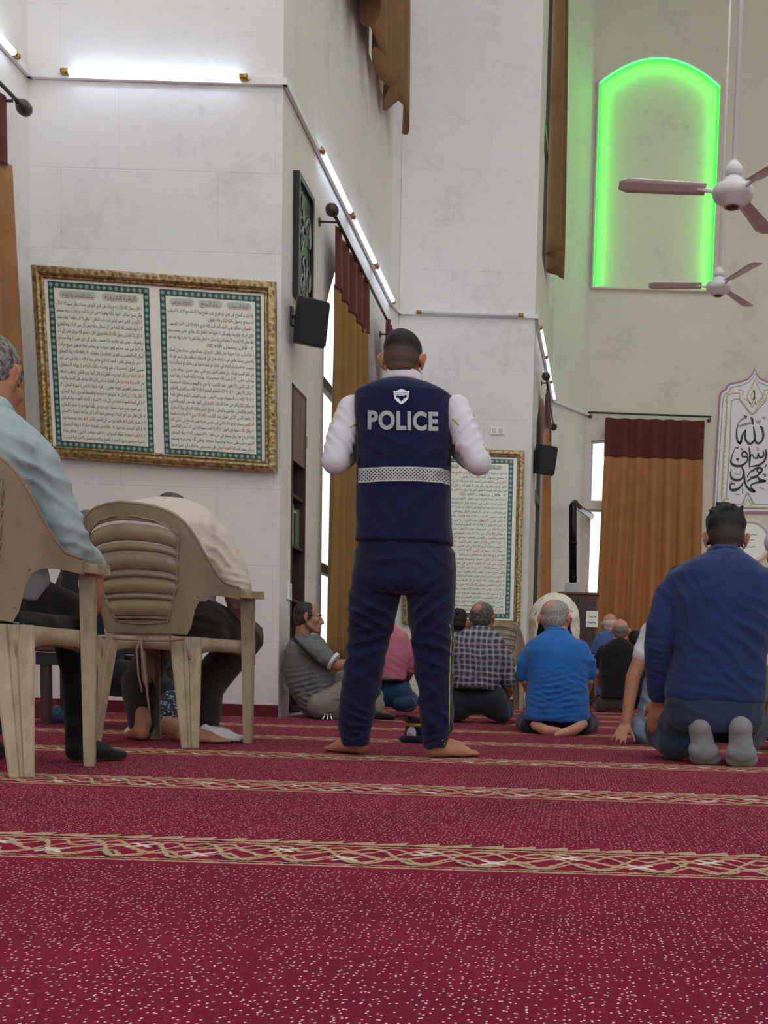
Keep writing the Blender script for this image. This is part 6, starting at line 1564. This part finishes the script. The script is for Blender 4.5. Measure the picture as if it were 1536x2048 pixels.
# blue tee, bald head, beyond
kneeler('bald man in mid-blue T-shirt leaning left beyond the black-shirted man', 12.6,
    [(1262, 1206, 1238, .07), (1268, 1196, 1244, .10), (1282, 1190, 1250, .13), (1320, 1190, 1250, .14), (1392, 1192, 1250, .14)],
    (1220, 1250), SK_PINK, ('balding', hair_mat('#c9bdb2', None, .4)), fabric('mid_blue_tee', '#45659c', .08), fabric('black_trousers', '#0f0e12', .2),
    [[(1200, 1280, 0, 10), (1191, 1292, .0, 8), (1188, 1302, 0, 7)], [(1240, 1280, 0, 10), (1250, 1300, .0, 8)]], [([(1195, 1290, 0, 5), (1187, 1320, 0, 4.5), (1190, 1350, .1, 4)], None)],
    [[(1205, 1398, 0, 14), (1240, 1398, 0, 14)], [(1205, 1403, 0, 12), (1198, 1403, .4, 11)], [(1240, 1403, 0, 12), (1248, 1403, .4, 11)]], hs=1.15, seed=12, vox=.012)
# two dark heads
for (u, v, dd, lab) in ((1270, 1282, 12.9, 'black-haired person just right of the black-shirted man, farther off'), (1289, 1281, 13.4, 'farthest dark-haired person, glimpsed left of the white T-shirt')):
    kneeler(lab, dd, [(v + 18, u - 10, u + 10, .07), (v + 26, u - 24, u + 24, .12), (v + 60, u - 26, u + 26, .14), (v + 112, u - 24, u + 24, .14)], (u, v), SK_MID, ('short', hair_mat('#131011')), fabric('dark_jacket', '#1c1b22', .15), fabric('black_trousers', '#0f0e12', .2),
        [[(u - 20, v + 38, 0, 9), (u - 28, v + 65, 0, 7)], [(u + 20, v + 38, 0, 9), (u + 28, v + 65, 0, 7)]], [], [[(u - 15, v + 120, 0, 13), (u + 15, v + 120, 0, 13)], [(u - 15, v + 126, 0, 12), (u - 20, v + 126, .4, 10)], [(u + 15, v + 126, 0, 12), (u + 20, v + 126, .4, 10)]], hs=1.05, seed=13, vox=.012)
# person under a cream patterned shawl
def shawl():
    D = 7.9; SHM = NT('cream_patterned_wrap'); n = SHM; v = n.coord(); f = n.noise(v, 20, 4, .7); n.base(n.ramp(f, [(.34, rgb('#c9bdb3')), (.5, rgb('#ddd5ca')), (.6, rgb('#d8cfc4')), (.64, rgb('#6b625e')), (.72, rgb('#d3c7ba'))])); n.rough(.9); SHM = n.m
    body, sh, tr, base = kneeler('person in black under a cream patterned shawl, behind the blue polo man', D,
        [(1240, 1085, 1130, .08), (1256, 1070, 1146, .12), (1290, 1064, 1152, .15), (1340, 1066, 1150, .16), (1412, 1070, 1146, .16)], (1106, 1222), SK_MID, ('short', hair_mat('#131011')), fabric('black_robe', '#0d0c0e', .15), fabric('black_trousers', '#0f0e12', .2),
        [[(1078, 1270, 0, 16), (1066, 1310, .03, 14)], [(1138, 1270, 0, 16), (1150, 1310, .03, 14)]], [], [[(1085, 1422, 0, 21), (1132, 1422, 0, 21)], [(1085, 1426, 0, 18), (1078, 1424, .4, 16)], [(1132, 1426, 0, 18), (1140, 1424, .4, 16)]], hs=1.0, seed=14)
    bm = bmesh.new(); A = []
    for j in range(15):
        row = []
        for i in range(37):
            t = PI * i / 36; rr = 1.0; cu, cv = 1108, 1237; 
            u = cu - math.cos(t) * 50; v = cv - math.sin(t) * 50 if 0 < i < 36 else cv
            if i == 0 or i == 36: v = cv
            row.append((u, v, t))
        A.append(row)
    G = []
    for j in range(16):
        s_ = j / 15; row = []
        for i in range(49):
            q = i / 48
            if q < .25: u, v = 1059 + 1 * q, 1345 - (1345 - 1240) * (q / .25)
            elif q > .75: u, v = 1158, 1240 + (1345 - 1240) * ((q - .75) / .25)
            else:
                t = PI * (q - .25) / .5; u, v = 1108.5 - 49.5 * math.cos(t), 1240 - 54 * math.sin(t)
            cuu, cvv = 1108, 1262; kk = 1 - .26 * max(0, (.25 - s_) / .25) ** 1.0 if s_ < .25 else 1
            d = D - .16 + .34 * s_
            u = cuu + (u - cuu) * kk; v = cvv + (v - cvv) * kk
            w_ = .006 * math.sin(i * 1.3 + s_ * 5)
            p = P(u, v, d); row.append(bm.verts.new(p - base + Vector((w_, 0, w_))))
        G.append(row)
    for j in range(15):
        for i in range(48): bm.faces.new((G[j][i], G[j][i + 1], G[j + 1][i + 1], G[j + 1][i]))
    o = frombm('shawl', bm, SHM, body, smooth=True); m = o.modifiers.new('s', 'SOLIDIFY'); m.thickness = .012
shawl()
# ------------------------------------------------------------------ man in the navy shirt kneeling upright at the right
def man_navy():
    D = 4.46; base = Vector((F(1430, 1535).x, 4.3, 0)); nav = fabric('navy_blue_shirt', '#20325f', .08, bump=.22); jn = fabric('dark_denim', '#2a3750', .15, bump=.3); sock = fabric('grey_sock', '#7e8084', .12, weave=1500)
    b = Blob(); hc = P(1450, 1082, D + .10); fw = (.02, 1, -.35); head(b, hc, fw, 1.02, ear=1.3)
    b.cap(P(1450, 1096, D + .07), .056, P(1450, 1130, D), .060)
    b.rows(D, [(1150, 1400, 1500, .09), (1250, 1380, 1490, .10), (1400, 1370, 1490, .10)])
    w = P(1318, 1400, D + .10); b.chain([(P(1345, 1170, D), .046), (P(1316, 1290, D - .02), .042), (w, .031)]); hand(b, w, P(1306, 1475, D + .16) - w, (.4, .9, .1), side=-1, curl=.12, s=1.0, spread=.06, thumb=.4)
    b.chain([(P(1545, 1170, D), .046), (P(1560, 1290, D - .02), .042), (P(1550, 1390, D + .1), .031)]); hand(b, P(1550, 1390, D + .1), (-.1, .6, -.8), (-.4, .6, .1), side=1, curl=.2)
    for u in (1385, 1480): b.chain([(P(u + 10, 1400, D), .06), (P(u, 1450, D + .03), .04), (P(u - 30, 1460, D + .3), .04)])
    body = finish_person(b, 'black-haired man in navy shirt kneeling at right, grey sock soles upright', base, SK_TAN, voxel=.007, smooth=3)
    hair(body, base, hc, fw, 'tall', hair_mat('#0c0b0b', '#3b302b'), 1.05, rough=.001, vox=.006)
    b = Blob()
    b.rows(D, [(1101, 1420, 1482, .07), (1112, 1400, 1500, .09), (1128, 1368, 1522, .12), (1150, 1342, 1548, .14), (1200, 1336, 1550, .155), (1260, 1342, 1540, .155), (1310, 1346, 1532, .155), (1350, 1336, 1532, .155), (1386, 1328, 1530, .155), (1402, 1332, 1528, .15)])
    for sx, cx_ in ((1, 0), (-1, 0)):
        ch = [(1362, 1168, 0, 34), (1338, 1200, 0, 32), (1322, 1250, -.02, 29), (1314, 1292, -.02, 27), (1314, 1340, .03, 24), (1318, 1378, .08, 22)]
        if sx < 0: ch = [(2895 - u - 8, v, d, r) for u, v, d, r in ch]
        b.pchain([(u, v, D + d, r) for u, v, d, r in ch])
    sp = [S(1500, 1260, D - .1, .05, .010, (.6, 0, 1), .13), S(1480, 1330, D - .1, .06, .008, (.7, 0, 1), .14), S(1360, 1200, D - .1, .05, .009, (1, 0, .4), .1), S(1320, 1300, D - .1, .03, .012, (.2, 0, 1), .06), S(1315, 1350, D - .05, .03, .010, (.2, 0, 1), .06), S(1520, 1180, D - .1, .05, .009, (-1, 0, .4), .1), S(1430, 1385, D - .1, .04, .006, (.2, 0, 1), .12)]
    sh = b.build('shirt', nav, body, base, .008, 4, cloth_fold(.005, 8, 15, sp))
    b = Blob(); b.pchain([(1421, 1104, D, 9), (1435, 1097, D - .05, 9), (1465, 1098, D - .05, 9), (1480, 1106, D, 9)]); b.build('collar', nav, sh, base, .006, 3)
    for u in (1318, 1569):
        b = Blob(); b.pchain([(u - 2, 1356, D + .05, 24), (u, 1384, D + .085, 23)]); b.build('cuff', nav, sh, base, .006, 2, cloth_fold(.002, 20, 2))
    b = Blob()
    b.rows(D, [(1385, 1336, 1524, .14), (1410, 1330, 1528, .15), (1440, 1334, 1526, .15), (1462, 1350, 1515, .13)])
    b.pchain([(1370, 1440, D + .02, 38), (1330, 1460, D + .30, 42)]); b.pchain([(1330, 1462, D + .30, 40), (1350, 1486, D + .10, 33), (1392, 1488, D - .02, 24)])
    b.pchain([(1490, 1440, D + .02, 38), (1505, 1450, D + .30, 40)]); b.pchain([(1500, 1462, D + .30, 34), (1494, 1480, D + .12, 28), (1486, 1486, D + .02, 22)])
    b.pchain([(1420, 1450, D + .1, 34), (1470, 1455, D + .1, 34)])
    b.build('jeans', jn, body, base, .010, 4, cloth_fold(.006, 11, 17, [S(1360, 1480, D - .05, .035, .010, (.3, 0, 1), .08), S(1400, 1420, D - .1, .05, .007, (.5, 0, 1), .1)]))
    for u0, u1, vb in ((1398, 1411, 1532), (1482, 1483, 1536)):
        b = Blob(); toe = F(u1, vb - 2); toe.z = .012; top = P(u0, 1436, toe.y - .02)
        up = (top - toe).normalized(); wd = FP / toe.y
        # the sole faces the camera: ball of the foot low and broad, arch narrow, heel round at the top
        L = (top - toe).length; X = Vector((1, 0, 0)); s_ = 1 if u1 == 1411 else -1
        b.cap(toe + Vector((-.030, .02, .022)), .036, toe + Vector((.035, .02, .018)), .032); b.cap(toe + Vector((-.028, .0, .0)) + up * .05, .036, toe + Vector((.028, .0, 0)) + up * .045, .034)
        b.cap(toe + Vector((0, .01, 0)) + up * .05, .050, toe + up * .11 + Vector((.0, .016, 0)), .048); b.cap(toe + up * .11 + Vector((0, .016, 0)), .048, toe + up * (L - .040) + Vector((0, .010, 0)), .047)
        b.cap(toe + up * (L - .042) + Vector((0, .008, 0)), .048, toe + up * (L - .05) + Vector((0, .07, 0)), .042)
        b.cap(toe + Vector((0, .05, .01)), .024, toe + Vector((0, .09, .006)), .018)
        b.build('sock', sock, body, base, .007, 5, dict(amp=.0012, k=30, seed=2))
man_navy()

# ------------------------------------------------------------------ man in white T-shirt and pale jeans leaning on one hand
def man_white():
    D = 5.75; base = Vector((F(1300, 1490).x, 5.75, 0)); tee = fabric('white_tee', '#c9cbd3', .04); jn = fabric('pale_blue_jeans', '#7e93ab', .1, bump=.3)
    b = Blob(); hc = P(1362, 1175, D + .2); fw = (.3, 1, -.1); head(b, hc, fw, 1.0); b.cap(P(1360, 1195, D + .15), .055, P(1350, 1235, D + .05), .06)
    b.rows(D, [(1250, 1320, 1390, .09), (1340, 1320, 1390, .10), (1420, 1310, 1390, .10)])
    w = P(1252, 1448, D - .12); b.chain([(P(1300, 1270, D), .046), (P(1266, 1355, D - .05), .040), (w, .028)])
    f0 = Vector((-.25, -.35, -.6)); hand(b, w, (-.25, -.55, -.5), (0, .3, -1), side=1, curl=.12, s=.92, spread=.3, thumb=.9)
    w2 = P(1400, 1400, D + .3); b.chain([(P(1392, 1270, D + .05), .046), (P(1412, 1350, D + .1), .04), (w2, .028)])
    foot(b, F(1420, 1480), (1, .2, 0), .95)
    body = finish_person(b, 'man in white T-shirt and pale jeans leaning on his left hand, behind the navy-shirted man', base, SK_MID, voxel=.007, smooth=3)
    hair(body, base, hc, fw, 'short', hair_mat('#1a1614'), 1.0)
    b = Blob(); b.rows(D, [(1212, 1335, 1375, .08), (1228, 1312, 1398, .11), (1250, 1292, 1408, .13), (1300, 1292, 1402, .14), (1330, 1298, 1396, .145)])
    b.pchain([(1306, 1262, D, 22), (1292, 1290, D - .01, 20), (1282, 1312, D - .03, 17)]); b.pchain([(1396, 1262, D + .03, 22), (1408, 1290, D + .06, 20)])
    b.build('t_shirt', tee, body, base, .009, 4, cloth_fold(.006, 11, 3))
    b = Blob(); b.rows(D, [(1326, 1296, 1394, .150), (1336, 1295, 1394, .150)]); 
    b2 = Blob(); b2.rows(D, [(1334, 1298, 1392, .145), (1370, 1286, 1396, .155), (1420, 1276, 1396, .165), (1462, 1274, 1390, .16), (1484, 1290, 1380, .13)])
    b2.pchain([(1300, 1455, D, 38), (1360, 1450, D + .35, 30)]); b2.pchain([(1360, 1450, D + .35, 30), (1410, 1462, D + .25, 22)]); b2.pchain([(1370, 1450, D + .1, 36), (1440, 1440, D + .4, 28)]); b2.pchain([(1290, 1460, D - .05, 30), (1300, 1470, D - .05, 28)])
    jo = b2.build('jeans', jn, body, base, .010, 4, cloth_fold(.007, 10, 5, [S(1300, 1400, D - .15, .05, .01, (.3, 0, 1), .12)]))
    b.build('belt', BLKLEATHER, jo, base, .008, 1)
man_white()

# ------------------------------------------------------------------ two people cut by the right picture edge
def man_standing():
    D = 6.6; x0 = P(1535, 1100, D).x + .30; base = Vector((x0, D, 0)); k = lambda x, y, z: Vector((x0 + x, D + y, z))
    b = Blob(); hc = k(0, .05, 1.60); head(b, hc, (0, 1, -.1), 1.0); b.cap(k(0, .02, 1.54), .055, k(0, 0, 1.40), .06); b.rows
    b.chain([(k(0, 0, 1.32), .11), (k(0, 0, .95), .10)])
    for s_ in (-1, 1):
        b.chain([(k(s_ * .19, 0, 1.36), .048), (k(s_ * .27, -.02, 1.10), .040), (k(s_ * .20, .20, 1.02), .028)]); hand(b, k(s_ * .20, .20, 1.02), (-.6 * s_, .7, .1), (0, -.3, 1), side=-s_, curl=.3)
        b.chain([(k(s_ * .10, 0, .9), .07), (k(s_ * .12, 0, .5), .055), (k(s_ * .13, 0, .09), .036)]); foot(b, k(s_ * .13, -.04, 0.002), (s_ * .2, 1, 0), 1.0, side=s_)
    body = finish_person(b, 'standing person in pale speckled short sleeves, only an arm inside the right edge', base, SK_PINK, voxel=.009)
    hair(body, base, hc, (0, 1, -.1), 'short', hair_mat('#241d1a'), 1.0)
    LAV = NT('pale_speckled_knit'); n = LAV; n.base(n.ramp(n.noise(n.coord(), 130, 2), [(.4, rgb('#9ea0bf')), (.55, rgb('#cfd0e2'))])); n.rough(.85)
    b = Blob(); b.chain([(k(-.12, 0, 1.36), .095), (k(.12, 0, 1.36), .095)]); b.chain([(k(-.1, 0, 1.30), .13), (k(-.09, 0, .95), .125)]); b.chain([(k(.1, 0, 1.30), .13), (k(.09, 0, .95), .125)]); b.chain([(k(0, 0, 1.3), .13), (k(0, 0, .95), .13)])
    for s_ in (-1, 1): b.chain([(k(s_ * .19, 0, 1.37), .075), (k(s_ * .255, -.01, 1.19), .068)])
    b.build('t_shirt', LAV.m, body, base, .01, 5, cloth_fold(.005, 9, 2))
    b = Blob()
    for s_ in (-1, 1): b.chain([(k(s_ * .09, 0, .92), .11), (k(s_ * .12, 0, .5), .085), (k(s_ * .13, 0, .10), .065)])
    b.build('trousers', fabric('dark_jeans', '#1d2230', .15), body, base, .01, 4, cloth_fold(.006, 9, 3))
man_standing()
kneeler('person in lime green top kneeling, only a sliver inside the right picture edge', 5.3,
    [(1215, 1590, 1640, .07), (1235, 1560, 1672, .12), (1270, 1545, 1688, .14), (1350, 1535, 1686, .15), (1380, 1528, 1684, .155), (1436, 1524, 1684, .155)], (1616, 1180), SK_TAN, ('short', hair_mat('#1a1614')), fabric('lime_green_top', '#6f9a2c', .08), fabric('black_trousers', '#0f0e12', .2),
    [[(1572, 1260, 0, 26), (1556, 1300, .02, 22)], [(1664, 1260, 0, 26), (1682, 1300, .02, 22)]], [([(1562, 1280, 0, 15), (1556, 1350, .05, 13), (1570, 1400, .25, 9)], None), ([(1674, 1280, 0, 15), (1684, 1350, .05, 13), (1670, 1400, .25, 9)], None)],
    [[(1555, 1445, 0, 32), (1655, 1445, 0, 32)], [(1555, 1458, 0, 27), (1545, 1455, .4, 26)], [(1655, 1458, 0, 27), (1668, 1455, .4, 26)]], seed=21)

# ------------------------------------------------------------------ police cap on the carpet, crown down
def cap():
    c = F(848, 1484); c.z = 0; o = empty('police_cap', c, 'police cap upside down on the carpet, silver badge, between the officer\'s feet', 'cap')
    NV = fabric('cap_navy', '#14173a', .1); I = Matrix.Identity(4)
    bm = bmesh.new(); lathe(bm, [(.0, .0), (.10, .001), (.118, .006), (.124, .016), (.112, .028), (.098, .036)], I, 40); fixn(bm); frombm('crown', bm, NV, o, smooth=True)
    bm = bmesh.new(); lathe(bm, [(.097, .034), (.094, .06), (.092, .098), (.088, .102)], I, 40); fixn(bm); frombm('headband', bm, NV, o, smooth=True)
    bm = bmesh.new(); lathe(bm, [(.0940, .078), (.0965, .080), (.0955, .094), (.0930, .096)], I, 40); fixn(bm); frombm('gold_strap', bm, plain('gold_braid', '#c4ad5a', .35, .5), o, smooth=True)
    az = math.radians(-122); bm = bmesh.new(); G = []
    for i in range(21):
        a = az + math.radians(-64 + 128 * i / 20); ex = .05 * math.sin(PI * i / 20) + .002
        G.append([bm.verts.new((math.cos(a) * (.092 + ex * t), math.sin(a) * (.092 + ex * t), .098 + .034 * math.sin(t * 1.5) * math.sin(PI * i / 20))) for t in (0, .25, .5, .75, 1)])
    for a_, b_ in zip(G, G[1:]):
        for q in range(4): bm.faces.new((a_[q], a_[q + 1], b_[q + 1], b_[q]))
    p = frombm('peak', bm, plain('gloss_black_peak', '#101114', .25), o, smooth=True); m = p.modifiers.new('s', 'SOLIDIFY'); m.thickness = .004
    d = Vector((math.cos(az), math.sin(az), 0)); t = Vector((-d.y, d.x, 0)); pc = d * .0965
    BX = Matrix(((t.x, 0, d.x, pc.x), (t.y, 0, d.y, pc.y), (0, -1, 0, .045), (0, 0, 0, 1)))
    bm = bmesh.new(); star = []
    for i in range(32):
        a = 2 * PI * i / 32; rr = 1 if i % 2 == 0 else .9; star.append((math.sin(a) * .029 * rr, math.cos(a) * (.034 if abs(math.cos(a)) > .5 else .030) * rr))
    f = [bm.verts.new(BX @ Vector((x, y, .003))) for x, y in star]; g = [bm.verts.new(BX @ Vector((x, y, -.004))) for x, y in star]; ctr = bm.verts.new(BX @ Vector((0, 0, .007)))
    for i in range(32):
        bm.faces.new((f[i], f[(i + 1) % 32], ctr)); bm.faces.new((g[i], g[(i + 1) % 32], f[(i + 1) % 32], f[i]))
    bm.faces.new(g[::-1]); fixn(bm); bd = frombm('badge', bm, plain('bright_silver2', '#e6e6e6', .35, .3), o)
    bm = bmesh.new(); lathe(bm, [(.0, .0068), (.011, .007), (.013, .0085), (.0125, .0095), (0, .0100)], BX, 24); fixn(bm); frombm('badge_centre', bm, plain('badge_grey', '#b9bcc4', .4), bd, smooth=True)
cap()

# ------------------------------------------------------------------ things glimpsed under the chairs
def small(name, loc, label, cat): return empty(name, loc, label, cat)
# low bench in front of the two chairs
bx = Vector((-2.45, 5.9, 0)); o = small('low_bench', bx, 'low dark wooden bench seen through the near chair\'s legs', 'bench')
bm = bmesh.new(); box(bm, (-.45, -.16, .39), (.34, .16, .43)); fixn(bm); bevel(frombm('bench_top', bm, WOOD, o), .006, 2)
bm = bmesh.new(); box(bm, (-.42, -.14, .32), (.31, .14, .385)); fixn(bm); frombm('apron', bm, plain('navy_paint', '#20212c', .5), o)
for x in (-.40, .26):
    for y in (-.13, .09): bm = bmesh.new(); box(bm, (x, y, 0), (x + .045, y + .04, .33)); fixn(bm); frombm('leg', bm, WOOD, o)
bxp = F(118, 1445); bxp.z = 0
# blue plastic bag
o = small('plastic_bag', bxp, 'crumpled pale blue plastic bag on the carpet under the near chair', 'bag')
b = Blob(); b.ell(bxp + Vector((0, 0, .045)), (.085, .06, .05)); b.ell(bxp + Vector((.06, .02, .03)), (.06, .05, .035)); b.ell(bxp + Vector((-.05, 0, .035)), (.05, .05, .035))
BAG = plain('blue_film', '#4c6d96', .3); b.build('bag_body', BAG, o, bxp, .006, 1, dict(amp=.012, k=22, seed=9, warp=2.4))
bm = bmesh.new(); tube(bm, [(.02, 0, .08), (.03, 0, .115), (.06, .01, .12), (.08, .01, .07)], .005, 6); frombm('handle', bm, BAG, o, smooth=True)
# books and a red box on the floor behind the first chair
o = small('red_box', F(85, 1436), 'small dark red box on the carpet beside the blue bag', 'box'); bm = bmesh.new(); box(bm, (-.07, -.05, 0), (.05, .07, .10)); fixn(bm); bevel(frombm('carton', bm, plain('red_card', '#6a2030', .6), o), .003, 2)
bm = bmesh.new(); box(bm, (-.072, -.052, .085), (.052, .072, .105)); fixn(bm); frombm('lid', bm, plain('red_card_lid', '#7a2a3a', .6), o)
